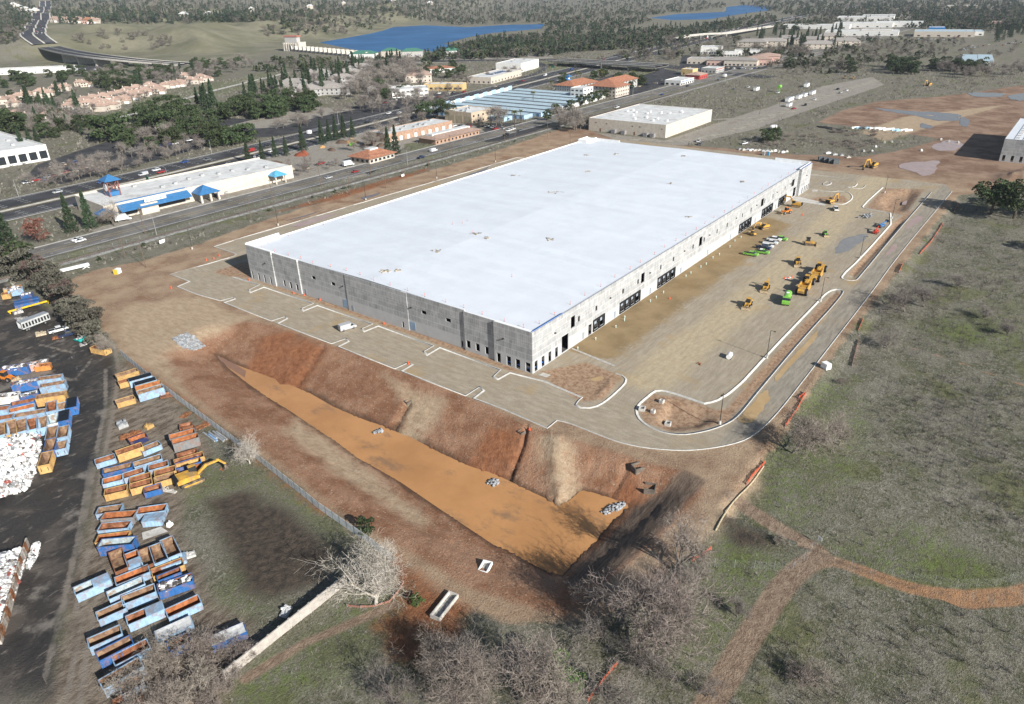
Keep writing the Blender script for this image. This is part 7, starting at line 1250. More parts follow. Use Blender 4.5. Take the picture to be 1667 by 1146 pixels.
bark = mat('dark_bark', (.09, .075, .06), .95, .3, 1.5); barkg = mat('grey_bark', (.17, .148, .125), .95, .25, 1.5); barkp = mat('pale_bark', (.52, .47, .40), .9, .2, 1.2); twigm = leafm('grey_twigs', (.215, .18, .152), (.33, .282, .242), .15); twigp = leafm('pale_twigs', (.36, .32, .275), (.52, .47, .41), .1); twigb = leafm('brown_twigs', (.17, .148, .13), (.265, .235, .21), .2)
def ribbons(segs):
    """(n,7): x0..z0, x1..z1, width -> one quad each"""
    S_ = np.asarray(segs, float); a, b, w_ = S_[:, :3], S_[:, 3:6], S_[:, 6:7]; d = b-a; r = nrng.normal(size=a.shape); n_ = np.cross(d, r); n_ /= (np.linalg.norm(n_, axis=1, keepdims=True)+1e-9); k = len(a)
    V = np.stack([a-n_*w_/2, a+n_*w_/2, b+n_*w_*.35, b-n_*w_*.35], 1).reshape(-1, 3); return V, np.arange(4*k).reshape(-1, 4)
def gen_bare(seed, H, spread=.55, nl=6, trunk=.2, dens=1.0, droop=0.0, wt=1.0):
    r = random.Random(seed); tub = MB(); seg = []
    def grow(p, d, L, rad, lev):
        n = 3 if lev < 3 else 2; pts = [p]
        for i in range(n):
            d = Vector((d.x+r.gauss(0, .16), d.y+r.gauss(0, .16), d.z+r.gauss(0, .10)+(.10 if lev < 3 else .03)-droop*lev*.04)).normalized(); pts.append(pts[-1]+d*(L/n))
        for i in range(n):
            ra, rb = rad*(1-.5*i/n), rad*(1-.5*(i+1)/n)
            if lev < 3: tub.tube(pts[i], pts[i+1], ra, rb, (7, 5, 4)[lev], cap=False)
            else: seg.append((*pts[i], *pts[i+1], max(1.5*ra, (.035, .026, .022)[min(lev-3, 2)]*wt)))
        if lev >= 5: return
        nc = max(2, int(round((nl, 5, 5, 5, 4)[lev]*dens*r.uniform(.8, 1.2)))); base = r.uniform(0, 6.3)
        for c in range(nc):
            t = 1.0 if (lev == 0 and c < nc*.7) else r.uniform(.35, 1.0); k = min(int(t*n), n-1); q = pts[k]+(pts[k+1]-pts[k])*(t*n-k); a = base+c*2.4+r.uniform(-.4, .4)
            u = d.orthogonal().normalized(); v = d.cross(u); sp = (spread, .62, .7, .75, .8)[lev]*r.uniform(.6, 1.25); nd = (d*(1-sp*.55)+(u*math.cos(a)+v*math.sin(a))*sp).normalized()
            grow(q, nd, L*((.30/trunk) if lev == 0 else .66)*r.uniform(.55, 1.3), rad*(.58 if lev == 0 else .5), lev+1)
    grow(Vector((0, 0, -.3)), Vector((r.gauss(0, .08), r.gauss(0, .08), 1)).normalized(), H*trunk, H*.021, 0)
    V, F = ribbons(seg); return tub, V, F
def leaves(P, size, flat=0.0):
    n = len(P); a = nrng.normal(size=(n, 3)); a[:, 2] *= (1-flat); a /= np.linalg.norm(a, axis=1, keepdims=True); b = np.cross(a, nrng.normal(size=(n, 3))); b /= np.linalg.norm(b, axis=1, keepdims=True); s = size*nrng.uniform(.6, 1.3, (n, 1)); u, v = a*s*.5, b*s*.38
    V = np.stack([P-u, P+v*.9, P+u, P-v*.9], 1).reshape(-1, 3); return V, np.arange(4*n).reshape(-1, 4)
def gen_round(seed, H, W_, nleaf, size, lobes=18, base=.25):
    r = np.random.default_rng(seed); C_ = []
    for i in range(lobes):
        a = r.uniform(0, 6.28); z = r.uniform(base, .88); rr = W_/2*math.sqrt(max(.05, 1-((z-.52)/.50)**2))*r.uniform(.3, .85); C_.append((rr*math.cos(a), rr*math.sin(a), z*H, r.uniform(.13, .24)*min(W_, H)))
    C_ = np.array(C_); k = r.integers(0, lobes, nleaf); d = r.normal(size=(nleaf, 3)); d /= np.linalg.norm(d, axis=1, keepdims=True); d[:, 2] = np.abs(d[:, 2])*.9-.15; P = C_[k, :3]+d*C_[k, 3:4]*r.uniform(.55, 1.1, (nleaf, 1))**.5; V, F = leaves(P, size)
    T = MB(); T.tube((0, 0, -.4), (0, 0, H*.35), H*.035, H*.022, 7, False)
    for c in C_[:7]: T.tube((0, 0, H*.28), tuple(c[:3]), H*.018, H*.006, 4, False)
    return T, V, F
def gen_conifer(seed, H, W_, nleaf, size):
    r = np.random.default_rng(seed); z = r.uniform(.06, 1, nleaf)**.85; tier = np.floor(z*22)/22; z = tier+(z-tier)*.45; rad = (1-z)**.8*W_/2*(1+.25*np.sin(tier*97)); a = r.uniform(0, 6.28, nleaf)+tier*11; nb = np.round(a/.55)*.55+r.normal(0, .1, nleaf); q = r.uniform(.25, 1, nleaf)**.6
    P = np.c_[np.cos(nb)*rad*q, np.sin(nb)*rad*q, z*H-q*rad*.22+r.normal(0, .1, nleaf)]; V, F = leaves(P, size, .3); T = MB(); T.tube((0, 0, -.4), (0, 0, H*.97), H*.02, H*.003, 6, False); return T, V, F
def gen_twigs(seed, H, W_, n, L, w_, lobes=14, base=.3):
    r = np.random.default_rng(seed); C_ = []
    for i in range(lobes):
        a = r.uniform(0, 6.28); z = r.uniform(base, .86); rr = W_/2*math.sqrt(max(.05, 1-((z-.55)/.5)**2))*r.uniform(.2, .8); C_.append((rr*math.cos(a), rr*math.sin(a), z*H, r.uniform(.14, .24)*min(W_, H)))
    C_ = np.array(C_); k = r.integers(0, lobes, n); d = r.normal(size=(n, 3)); d /= np.linalg.norm(d, axis=1, keepdims=True); d[:, 2] = d[:, 2]*.6+.3; b = C_[k, :3]+d*C_[k, 3:4]*r.uniform(.1, .8, (n, 1)); e = b+(d+r.normal(0, .35, (n, 3)))*L*r.uniform(.6, 1.3, (n, 1)); V, F = ribbons(np.c_[b, e, np.full(n, w_)])
    T = MB(); T.tube((0, 0, -.4), (0, 0, H*.3), H*.03, H*.02, 6, False)
    for c in C_: T.tube((0, 0, H*.25), tuple(c[:3]), H*.014, H*.004, 4, False)
    return T, V, F
TREES = {}
def lib(key, gen, tm, lm): T, V, F = gen; TREES[key] = (T.mesh('trunk', tm), npmesh('crown', V, F, lm))
for i in range(4): lib(('bare', i), gen_bare(10+i, 12, .66, 7, .17, 1.08, wt=1.25), barkg, twigm)
for i in range(3): lib(('bareb', i), gen_bare(30+i, 10, .66, 7, .13, 1.0, wt=1.25), barkg, twigb)
for i in range(2): lib(('pale', i), gen_bare(20+i, 14, .55, 7, .14, 1.15, wt=1.1), barkp, twigp)
for i in range(3): lib(('thicket', i), gen_bare(40+i, 6, .75, 8, .07, .95), barkg, twigm)
for i in range(3): lib(('sbare', i), gen_twigs(50+i, 7, 6.5, 620, .9, .05, 9, .35), barkg, twigb)      # small street trees
for i in range(3): lib(('mbare', i), gen_twigs(60+i, 11, 10, 1000, 1.3, .10), barkg, twigb)     # distant bare trees
for i in range(4): lib(('oak', i), gen_round(i, 11, 13, 3000, .62, 22), bark, oakm)
for i in range(4): lib(('moak', i), gen_round(70+i, 11, 12.5, 1500, 1.0, 20, .12), bark, oakm)
for i in range(3): lib(('dust', i), gen_round(80+i, 8, 7, 2600, .42, 16, .1), bark, dustm)
for i in range(2): lib(('dustr', i), gen_round(85+i, 8, 6, 2200, .42, 14, .1), bark, purpm)
for i in range(4): lib(('con', i), gen_conifer(i, 17, 6.2, 3000, .62), bark, conm)
for i in range(4): lib(('mcon', i), gen_conifer(10+i, 18, 6.5, 800, 1.15), bark, conm)
lib(('russet', 0), gen_round(95, 11, 10, 3600, .4, 20, .15), bark, redm); lib(('bush', 0), gen_round(96, 3, 4, 700, .35, 9, .1), bark, grassm); lib(('bush', 1), gen_round(97, 3, 4.2, 700, .35, 9, .1), bark, olivem); lib(('bushd', 0), gen_round(98, 3, 4, 800, .32, 9, .05), bark, oakm); lib(('green', 0), gen_round(99, 8, 6.5, 2800, .36, 16, .05), bark, grassm)
def gen_palm(seed):
    r = random.Random(seed); T = MB(); T.tube((0, 0, -.3), (0, 0, 9), .28, .2, 7); seg = []
    for k in range(34):
        a = r.uniform(0, 6.3); e = r.uniform(-.5, 1.1); p = Vector((0, 0, 9)); d = Vector((math.cos(a)*math.cos(e), math.sin(a)*math.cos(e), math.sin(e)))
        for s in range(3): q = p+d*.75; seg.append((*p, *q, .55-.12*s)); p = q; d = Vector((d.x, d.y, d.z-.45)).normalized()
    V, F = ribbons(seg); return T, V, F
lib(('palm', 0), gen_palm(1), bark, olivem)
NAMES = {'bare': 'bare_tree', 'bareb': 'bare_tree', 'pale': 'pale_bark_tree', 'thicket': 'bare_shrub', 'sbare': 'bare_street_tree', 'mbare': 'bare_tree', 'oak': 'oak_tree', 'moak': 'oak_tree', 'dust': 'evergreen_tree', 'dustr': 'russet_tree', 'con': 'conifer', 'mcon': 'conifer', 'russet': 'russet_tree', 'bush': 'bush', 'bushd': 'bush', 'green': 'evergreen_tree', 'palm': 'palm_tree'}
NH = {'bare': 12, 'bareb': 10, 'pale': 14, 'thicket': 6, 'sbare': 7, 'mbare': 11, 'oak': 11, 'moak': 11, 'dust': 8, 'dustr': 8, 'con': 17, 'mcon': 18, 'russet': 11, 'bush': 3, 'bushd': 3, 'green': 8, 'palm': 10}
NV = {}
for (k, i) in TREES: NV[k] = NV.get(k, 0)+1
COUNT = {}
def tree(kind, p, H, label, group=None, wide=1.0, var=None, cat=None):
    H *= {'moak': 1.25, 'mbare': 1.25, 'mcon': 1.15, 'bare': 1.22, 'bareb': 1.15, 'pale': 1.1, 'thicket': 1.12, 'dust': 1.3, 'dustr': 1.25}.get(kind, 1)
    i = rng.randrange(NV[kind]) if var is None else var; s = H/NH[kind]; t = empty(NAMES[kind], (p[0], p[1], p[2] if len(p) > 2 else hz(p[0], p[1])), rng.uniform(0, 6.3), label, cat or ('shrub' if kind in ('thicket', 'bush', 'bushd') else 'tree'), group, (s*wide, s*wide, s)); COUNT[NAMES[kind]] = COUNT.get(NAMES[kind], 0)+1
    tr, cr = TREES[kind, i]; link('trunk', tr, t); link('crown', cr, t); return t
# foreground and site trees
for kind, px, py, H, lb, wd in [('pale', 610, 985, 14.5, 'large white-barked leafless tree at the end of the pale wall', 1.15), ('bare', 1034, 1066, 15, 'tall grey leafless tree standing over the pond corner', 1.15), ('bare', 1104, 936, 14, 'leafless tree with dark trunk at the end of the chain link fence', 1.0), ('bare', 850, 1135, 13, 'broad grey leafless tree beside the green evergreen', 1.2), ('bareb', 1000, 1140, 10, 'leafless brownish tree behind the orange netting in the grass', 1.0), ('bare', 745, 1150, 11, 'grey leafless tree at the edge of the red dirt', 1.1), ('green', 922, 1120, 8, 'bushy green evergreen between the leafless trees', 1.0), ('bare', 1290, 738, 12, 'leafless oak whose shadow crosses the bend of the haul road', 1.0), ('bare', 1366, 726, 9.5, 'round leafless tree alone in the weedy grass', 1.05), ('bareb', 1472, 508, 13, 'broad leafless oak at the junction of the haul road', 1.35), ('bareb', 1505, 500, 10, 'leafless oak merging with the big oak at the junction', 1.3), ('bareb', 1445, 568, 8, 'small leafless tree beside the faint field path', 1.1), ('bareb', 1560, 470, 7, 'low leafless tree in the green hollow of the field', 1.5), ('bareb', 1600, 520, 6, 'low leafless thicket tree in the bright green hollow', 1.5), ('bareb', 1640, 545, 6, 'low grey thicket tree at the field margin', 1.5), ('oak', 1612, 350, 16, 'dark spreading live oak nearest the orange netting', 1.1), ('oak', 1650, 356, 17, 'dark spreading live oak in the middle of the oak clump', 1.2), ('oak', 1700, 352, 17, 'dark live oak at the outer side of the oak clump', 1.2), ('oak', 1760, 420, 13, 'live oak beyond the pale weeds', 1.0), ('pale', 407, 755, 8.5, 'thin pale leafless tree at the slatted fence', 1.1), ('bushd', 598, 866, 3.8, 'dark brown bush against the slatted fence', 1.3), ('bare', 178, 578, 8, 'pale grey leafless tree at the corner of the slatted fence', .9), ('russet', 65, 395, 12, 'round russet brown tree between the store conifers', 1.05), ('con', 16, 408, 21, 'broad dark conifer beside the russet tree', 1.3), ('con', -8, 400, 19, 'dark conifer at the edge of the russet tree group', 1.2), ('con', 119, 379, 19, 'tall conifer between the russet tree and the store', .95), ('con', 149, 373, 19, 'tall conifer closest to the store front', .95), ('bare', 187, 368, 13, 'leafless shade tree in front of the store roof', 1.0), ('bareb', 1150, 1135, 5, 'small twiggy tree in the grass beside the path', 1.0), ('thicket', 1300, 1105, 5, 'grey brush clump beside the dirt path', 1.2), ('thicket', 1330, 1110, 4.5, 'pinkish brush clump beside the grey one', 1.2), ('thicket', 1268, 885, 3, 'small twiggy shrub beside the chain link fence', 1.0), ('thicket', 1368, 625, 3, 'reddish twiggy shrub near the white cabinet', 1.1), ('bareb', 965, 985, 7, 'slim leafless tree leaning over the dark slope', 1.2), ('bush', 680, 985, 2.4, 'small green bush near the concrete trough', 1.0), ('bareb', 1200, 1005, 5, 'twiggy low tree by the fence in the grass', 1.1), ('bare', 790, 1115, 11, 'leafless tree between the two broad trees at the red dirt', 1.0), ('bare', 895, 1160, 12, 'leafless tree behind the bushy evergreen', 1.1), ('bareb', 640, 1150, 8, 'small leafless tree in the shaded grass below the red dirt', 1.1), ('bare', 1075, 1000, 11, 'leafless tree joining the crowns over the orange netting', 1.1), ('bareb', 1060, 1090, 8, 'brownish leafless tree below the pond corner tree', 1.2), ('bareb', 985, 1045, 9, 'leafless sapling cluster at the foot of the dark slope', 1.2), ('bareb', 1135, 960, 8, 'thin leafless tree leaning over the chain link fence', 1.1), ('bare', 700, 1100, 9, 'leafless tree whose shadow streaks the red dirt', 1.0)]: tree(kind, GT(px, py), H, lb, None, wd)
for px, py, H in [(215, 1120, 7), (255, 1085, 6.5), (290, 1062, 6), (330, 1075, 6.5), (365, 1060, 5.5), (270, 1140, 7), (320, 1130, 7), (375, 1110, 6), (395, 1075, 4.5), (240, 1160, 7), (350, 1150, 6)]: tree('thicket', GT(px, py), H, 'tangled grey leafless thicket shrub crowding the last bins', 'thicket shrubs by the bins', 1.25)
for px, py, H, k in [(-5, 447, 10, 'dust'), (18, 448, 10, 'dust'), (42, 455, 9, 'dust'), (62, 462, 9, 'dustr'), (78, 474, 9, 'dust'), (96, 487, 9, 'dust'), (106, 500, 8, 'dustr'), (120, 512, 8.5, 'dust'), (133, 527, 8, 'dust'), (146, 543, 8, 'dust'), (158, 558, 6.5, 'dust'), (30, 440, 10, 'moak'), (55, 448, 9, 'dust'), (88, 478, 9, 'dust'), (140, 535, 8, 'dust')]: tree(k, GT(px, py), H, {'dust': 'dusty grey-green evergreen in the hedge row of the scrapyard', 'dustr': 'russet tinged tree in the hedge row of the scrapyard', 'moak': 'dark green oak behind the scrapyard hedge row'}[k], 'hedge row trees of the scrapyard' if k != 'moak' else None, 1.15)
# boulevard and freeway planting
for px, py, H in [(405, 265, 15), (428, 260, 13), (449, 256, 14), (467, 254, 13), (494, 246, 18), (525, 236, 18), (537, 231, 16), (548, 229, 18), (561, 225, 18), (575, 224, 15)]: tree('con', GT(px, py), H, 'dark conifer in the row between freeway and garden yard', 'conifers along the freeway')
for px, py, lb in [(633, 254, 'tall conifer beside the tile-roofed office'), (645, 251, 'second tall conifer beside the tile-roofed office')]: tree('con', GT(px, py), 19, lb)
for px, py in [(692, 196), (712, 192), (730, 196)]: tree('oak', GT(px, py), 15, 'big dark oak in the clump between freeway and brick workshops', 'oak clump by the workshops', 1.0)
for px, py in [(41, 252), (55, 250), (68, 252)]: tree('con', GT(px, py), 19, 'conifer of the trio in front of the glass office', 'conifer trio at the glass office')
for px, py in [(820, 205), (838, 208), (848, 200), (868, 170), (897, 150), (938, 135), (944, 136), (975, 133), (981, 133), (1002, 140), (1030, 130)]: tree('palm', GT(px, py), rng.uniform(10, 13), 'fan palm beside the hotel and storage sheds', 'palms by the hotel')
for px, py in [(800, 208), (808, 205), (817, 210), (920, 212), (930, 205), (938, 212), (910, 207)]: tree('mbare', GT(px, py), 12, 'leafless street tree beside the storage sheds', 'leafless trees at the storage sheds')
for px, py in [(945, 172), (955, 168), (965, 166), (975, 163), (985, 160), (890, 196), (906, 186), (928, 180)]: tree('moak', GT(px, py), 7, 'clipped dark tree along the storage yard wall', 'wall trees of the storage yard')
for px, py in [(935, 215), (945, 212), (955, 208)]: tree('mbare', GT(px, py), 9, 'scrubby leafless tree behind the cream warehouse', 'leafless trees behind the cream warehouse')
# the wooded town: trees one by one (largest first), kinds by area
GRP = {'moak': ('dark green oak ', 'oaks '), 'mcon': ('tall dark conifer ', 'conifers '), 'mbare': ('grey leafless tree ', 'leafless trees '), 'sbare': ('small leafless tree ', 'small leafless trees ')}
EXTRA = []
def scatter(poly, n, kind, h0, h1, where, seed, wide=1.0):
    if kind in ('mbare', 'moak') and np.mean([p[1] for p in poly]) < (118 if kind == 'mbare' else 112): EXTRA.append((poly, int(n*1.3), [0, 1, 0] if kind == 'mbare' else [1, 0, 0], (h0+h1)/2*1.2/9)); return
    r = random.Random(seed); xs = [p[0] for p in poly]; ys = [p[1] for p in poly]; P = np.array(poly, float); k = tries = 0
    while k < n and tries < n*60:
        tries += 1; x, y = r.uniform(min(xs), max(xs)), r.uniform(min(ys), max(ys))
        if sdf(P, np.array([x]), np.array([y]))[0] < 0: continue
        tree(kind, GT(x, y), r.uniform(h0, h1), GRP[kind][0]+where, GRP[kind][1]+where, wide); k += 1
for px, py in [(165, 228), (180, 232), (196, 226)]: tree('moak', GT(px, py), 15, 'huge dark oak at the corner of the parking lot', 'huge oaks at the parking lot', 1.1)
for px, py in [(232, 200), (248, 208), (262, 214), (280, 220), (295, 212), (308, 205), (300, 190), (285, 185), (268, 190), (245, 192), (315, 218)]: tree('moak', GT(px, py), rng.uniform(12, 15), 'dark oak in the big grove beside the levee path', 'grove beside the levee path', 1.1)
for px, py in [(10, 212), (-5, 205), (22, 218), (30, 214)]: tree('moak', GT(px, py), 14, 'dark oak behind the glass office roof', 'oaks behind the glass office', 1.1)
for px, py in [(348, 232), (362, 226), (376, 232), (392, 228), (405, 232), (352, 240), (380, 238)]: tree('moak', GT(px, py), rng.uniform(9, 12), 'dark oak on the freeway bank before the sandy lot', 'oaks on the freeway bank', 1.05)
scatter([(355, 190), (400, 175), (440, 170), (520, 165), (525, 180), (440, 195), (360, 203)], 38, 'moak', 9, 13, 'in the belt beyond the sandy lot', 3)
scatter([(400, 158), (520, 120), (575, 105), (600, 108), (560, 140), (500, 160), (420, 168)], 46, 'mcon', 14, 21, 'among the grey apartment houses', 4); scatter([(320, 180), (350, 165), (350, 178), (335, 185)], 7, 'mcon', 18, 22, 'at the foot of the levee', 5)
scatter([(380, 168), (420, 150), (425, 160), (395, 172)], 5, 'mcon', 15, 20, 'beside the canal', 6); scatter([(600, 112), (680, 105), (690, 145), (600, 162), (560, 165)], 46, 'mbare', 11, 15, 'in the pale wood beside the apartments', 7); scatter([(610, 105), (650, 100), (655, 112), (615, 118)], 10, 'mcon', 15, 20, 'beside the pale wood', 8)
scatter([(40, 160), (110, 150), (115, 190), (80, 192), (45, 175)], 14, 'mcon', 12, 17, 'among the levee houses', 9); scatter([(120, 160), (135, 185), (140, 188), (128, 190)], 3, 'mcon', 14, 17, 'at the estate entrance', 10); scatter([(30, 190), (150, 195), (160, 212), (90, 225), (40, 215)], 22, 'mbare', 8, 11, 'between the estate and the glass office', 11); scatter([(60, 200), (130, 205), (135, 220), (70, 215)], 10, 'mcon', 9, 13, 'between the estate and the glass office', 12)
scatter([(0, 130), (100, 122), (260, 118), (400, 100), (400, 118), (290, 140), (210, 150), (150, 148), (90, 140), (0, 145)], 60, 'moak', 8, 12, 'in the belt below the bluff', 13); scatter([(120, 122), (260, 115), (420, 98), (410, 118), (270, 140), (150, 145)], 46, 'mbare', 9, 12, 'in the belt below the bluff', 14); scatter([(205, 140), (240, 130), (300, 122), (320, 122), (240, 142)], 9, 'mcon', 13, 17, 'in the belt below the bluff', 15)
scatter([(40, 300), (190, 250), (330, 232), (350, 240), (200, 285), (60, 312)], 80, 'sbare', 6, 9, 'in the dark parking lot', 16); scatter([(560, 230), (700, 165), (740, 160), (640, 215)], 16, 'sbare', 7, 10, 'on the freeway verge', 17); scatter([(430, 208), (620, 165), (700, 155), (720, 165), (560, 195), (450, 218)], 44, 'sbare', 6, 9, 'on the lot by the sandy ground', 18); scatter([(440, 285), (540, 262), (560, 275), (470, 300)], 12, 'sbare', 5, 8, 'before the garden yard', 19)
scatter([(610, 150), (640, 142), (660, 155), (640, 165), (615, 165)], 6, 'moak', 8, 11, 'before the white business block', 20); scatter([(640, 120), (760, 110), (760, 130), (700, 128)], 12, 'moak', 7, 10, 'round the inn', 21); scatter([(700, 150), (750, 145), (750, 152), (705, 156)], 8, 'sbare', 6, 8, 'before the ochre showroom', 22); scatter([(900, 130), (1000, 120), (1080, 128), (1080, 142), (1000, 150), (910, 140)], 20, 'moak', 6, 9, 'round the hotel grounds', 23)
scatter([(1100, 92), (1240, 75), (1300, 78), (1330, 95), (1240, 95)], 44, 'mbare', 7, 10, 'among the shop rows', 24); scatter([(1100, 95), (1200, 92), (1330, 85), (1330, 100), (1250, 98)], 16, 'moak', 6, 9, 'among the shop rows', 25); scatter([(1230, 55), (1370, 50), (1370, 72), (1320, 85), (1235, 72)], 46, 'mcon', 13, 18, 'among the beige apartments', 26)
scatter([(1240, 105), (1330, 95), (1400, 100), (1410, 118), (1320, 122), (1260, 120)], 22, 'mbare', 5, 8, 'in the scrub by the far crossing', 27); scatter([(1375, 112), (1475, 108), (1520, 105), (1620, 115), (1600, 124), (1500, 122), (1380, 120)], 32, 'moak', 8, 12, 'in the tree line beyond the mud field', 28); scatter([(1500, 112), (1667, 108), (1667, 126), (1560, 128)], 26, 'mbare', 7, 10, 'in the tree line beyond the mud field', 29)
scatter([(1370, 75), (1500, 66), (1540, 85), (1400, 100)], 40, 'mbare', 4, 6, 'on the brown rough meadow', 30, 1.3); scatter([(1610, 60), (1667, 45), (1667, 60), (1620, 75)], 14, 'mcon', 13, 18, 'beside the far storage lot', 31)
scatter([(700, 100), (900, 92), (920, 84), (800, 78), (730, 84)], 24, 'moak', 8, 11, 'between lake road and interchange', 32); scatter([(860, 110), (920, 100), (1010, 90), (1020, 96), (930, 112)], 10, 'mbare', 6, 9, 'on the interchange grass', 33); scatter([(1020, 92), (1110, 80), (1120, 95), (1040, 104)], 18, 'mbare', 7, 9, 'beside the freeway beyond the interchange', 34)
scatter([(100, 55), (160, 50), (260, 60), (300, 70), (280, 85), (150, 80), (110, 70)], 22, 'mbare', 9, 12, 'on the grassy bluff', 35, 1.3); scatter([(420, 45), (560, 40), (640, 30), (640, 42), (560, 58), (440, 62)], 36, 'mbare', 8, 12, 'on the lakeside hill', 36, 1.3); scatter([(430, 40), (640, 28), (600, 50), (450, 60)], 24, 'moak', 7, 11, 'on the lakeside hill', 37)
scatter([(0, 150), (60, 140), (140, 150), (330, 118), (350, 128), (220, 170), (120, 195), (0, 190)], 40, 'mbare', 5, 8, 'in the gardens of the levee estate', 51); scatter([(0, 155), (140, 150), (330, 120), (340, 130), (200, 165), (60, 190)], 24, 'moak', 4, 6, 'in the gardens of the levee estate', 52); scatter([(200, 225), (330, 190), (345, 215), (260, 245), (200, 240)], 26, 'mbare', 7, 10, 'round the oak grove', 53); scatter([(400, 165), (560, 120), (600, 110), (610, 130), (520, 165), (420, 180)], 40, 'mbare', 7, 11, 'among the grey apartment houses', 54)
scatter([(190, 215), (330, 180), (345, 190), (350, 225), (240, 250), (190, 240)], 26, 'moak', 7, 11, 'round the parking lot groves', 61); scatter([(20, 195), (150, 195), (170, 215), (90, 228), (20, 225)], 14, 'moak', 6, 10, 'between the estate and the glass office', 62); scatter([(560, 165), (640, 150), (700, 152), (690, 175), (600, 185)], 26, 'mbare', 8, 11, 'before the white business block', 63)
scatter([(560, 250), (700, 190), (740, 185), (690, 205), (600, 245)], 14, 'mbare', 7, 9, 'behind the brick workshops', 55); scatter([(400, 110), (470, 95), (600, 100), (690, 100), (700, 110), (560, 112), (430, 122)], 40, 'moak', 6, 10, 'along the lake road', 56); scatter([(420, 105), (600, 98), (690, 96), (680, 106), (440, 115)], 26, 'mbare', 7, 10, 'along the lake road', 57); scatter([(1260, 100), (1400, 85), (1480, 100), (1400, 112), (1280, 115)], 26, 'moak', 5, 7, 'in the scrub by the far crossing', 58); scatter([(720, 140), (800, 115), (860, 108), (850, 125), (780, 135), (740, 150)], 16, 'mbare', 6, 9, 'behind the freeway stores', 59); scatter([(1480, 66), (1600, 62), (1667, 70), (1667, 90), (1560, 100), (1500, 95)], 14, 'mbare', 5, 8, 'round the far storage lot', 60)
for px, py in [(235, 212), (1247, 232), (1262, 228)]: tree('moak', GT(px, py), 7, 'round dark tree at the haul lane' if px > 1000 else 'dark tree beside the lot entrance', 'round trees at the haul lane' if px > 1000 else None, 1.2)
for k in range(64): px, py = rng.uniform(1245, 1425), rng.uniform(208, 244); tree('thicket', GT(px, py), rng.uniform(2, 4), 'brown leafless scrub bush in the patch beyond the hall', 'scrub bushes beyond the hall', 1.6)
for k in range(40):
    f = rng.random(); x = -30+f*420; tree('thicket' if k % 3 else 'bushd', (x, 205.5+rng.uniform(-2.5, 2.0)), rng.uniform(1.2, 2.2), 'low dry weed bush along the railway fence' if k % 3 else 'low dark bush along the railway fence', 'dry weed bushes on the railway fence' if k % 3 else 'dark bushes on the railway fence', 1.4)
for px, py in [(285, 333), (330, 321), (365, 313), (380, 310), (395, 306), (310, 328)]: tree('bushd', GT(px, py), 1.6, 'clipped dark hedge bush before the store parking', 'hedge bushes before the store', 1.3)

# far woods: one mass
def forest(name, specs, seed, label):
    r = np.random.default_rng(seed); VV = []; FF = []; MI = []; off = 0; prot = []
    for kind, (n, sz, H, W_) in {'o': (46, 3.4, 9, 11), 'b': (40, 2.6, 9, 8), 'c': (46, 2.6, 15, 6)}.items():
        for s in range(3):
            if kind == 'c': T, V, F = gen_conifer(200+s, H, W_, n, sz)
            elif kind == 'b': T, V, F = gen_twigs(220+s, H, W_, 110, 2.2, .34, 9, .2)
            else: T, V, F = gen_round(210+s, H, W_, n, sz, 10, .1)
            prot.append((kind, V, F))
    for poly, n, mix, hs_ in specs+EXTRA:
        P = np.array(poly, float); got = 0
        while got < n:
            m = (n-got)*2+20; X = r.uniform(P[:, 0].min(), P[:, 0].max(), m); Y = r.uniform(P[:, 1].min(), P[:, 1].max(), m); ok = sdf(P, X, Y) > 0; X, Y = X[ok][:n-got], Y[ok][:n-got]
            for p in GTa(X, Y):
                kind = r.choice(['o', 'b', 'c'], p=mix); c = [q for q in prot if q[0] == kind][r.integers(0, 3)]; a = r.uniform(0, 6.28); s = hs_*r.uniform(.75, 1.3); ca, sa = math.cos(a)*s, math.sin(a)*s; V = c[1]; VV.append(np.c_[V[:, 0]*ca-V[:, 1]*sa+p[0], V[:, 0]*sa+V[:, 1]*ca+p[1], V[:, 2]*s+p[2]-.5]); FF.append(c[2]+off); off += len(V); MI.append(np.full(len(c[2]), {'o': 0, 'c': 1, 'b': 2}[kind]))
            got += len(X)
    o = link(name, npmesh(name, np.vstack(VV), np.vstack(FF), [oakw, conw, twgw], np.concatenate(MI))); return tag(o, label, None, None, 'stuff')
def woodm(name, c, c2):
    m = bpy.data.materials.new(name); N = NT(m); P = N.pos(); N.set(N.b.inputs['Base Color'], N.mix(N.ramp(N.noise(P, .03, 5, .7), .36, .64), c, c2)); N.b.inputs['Roughness'].default_value = .85; N.b.inputs['Specular IOR Level'].default_value = .1; return m
oakw = woodm('wood_oak', (.032, .046, .024), (.075, .085, .045)); conw = woodm('wood_conifer', (.028, .045, .03), (.06, .08, .05)); twgw = woodm('wood_bare', (.10, .09, .075), (.19, .165, .14))
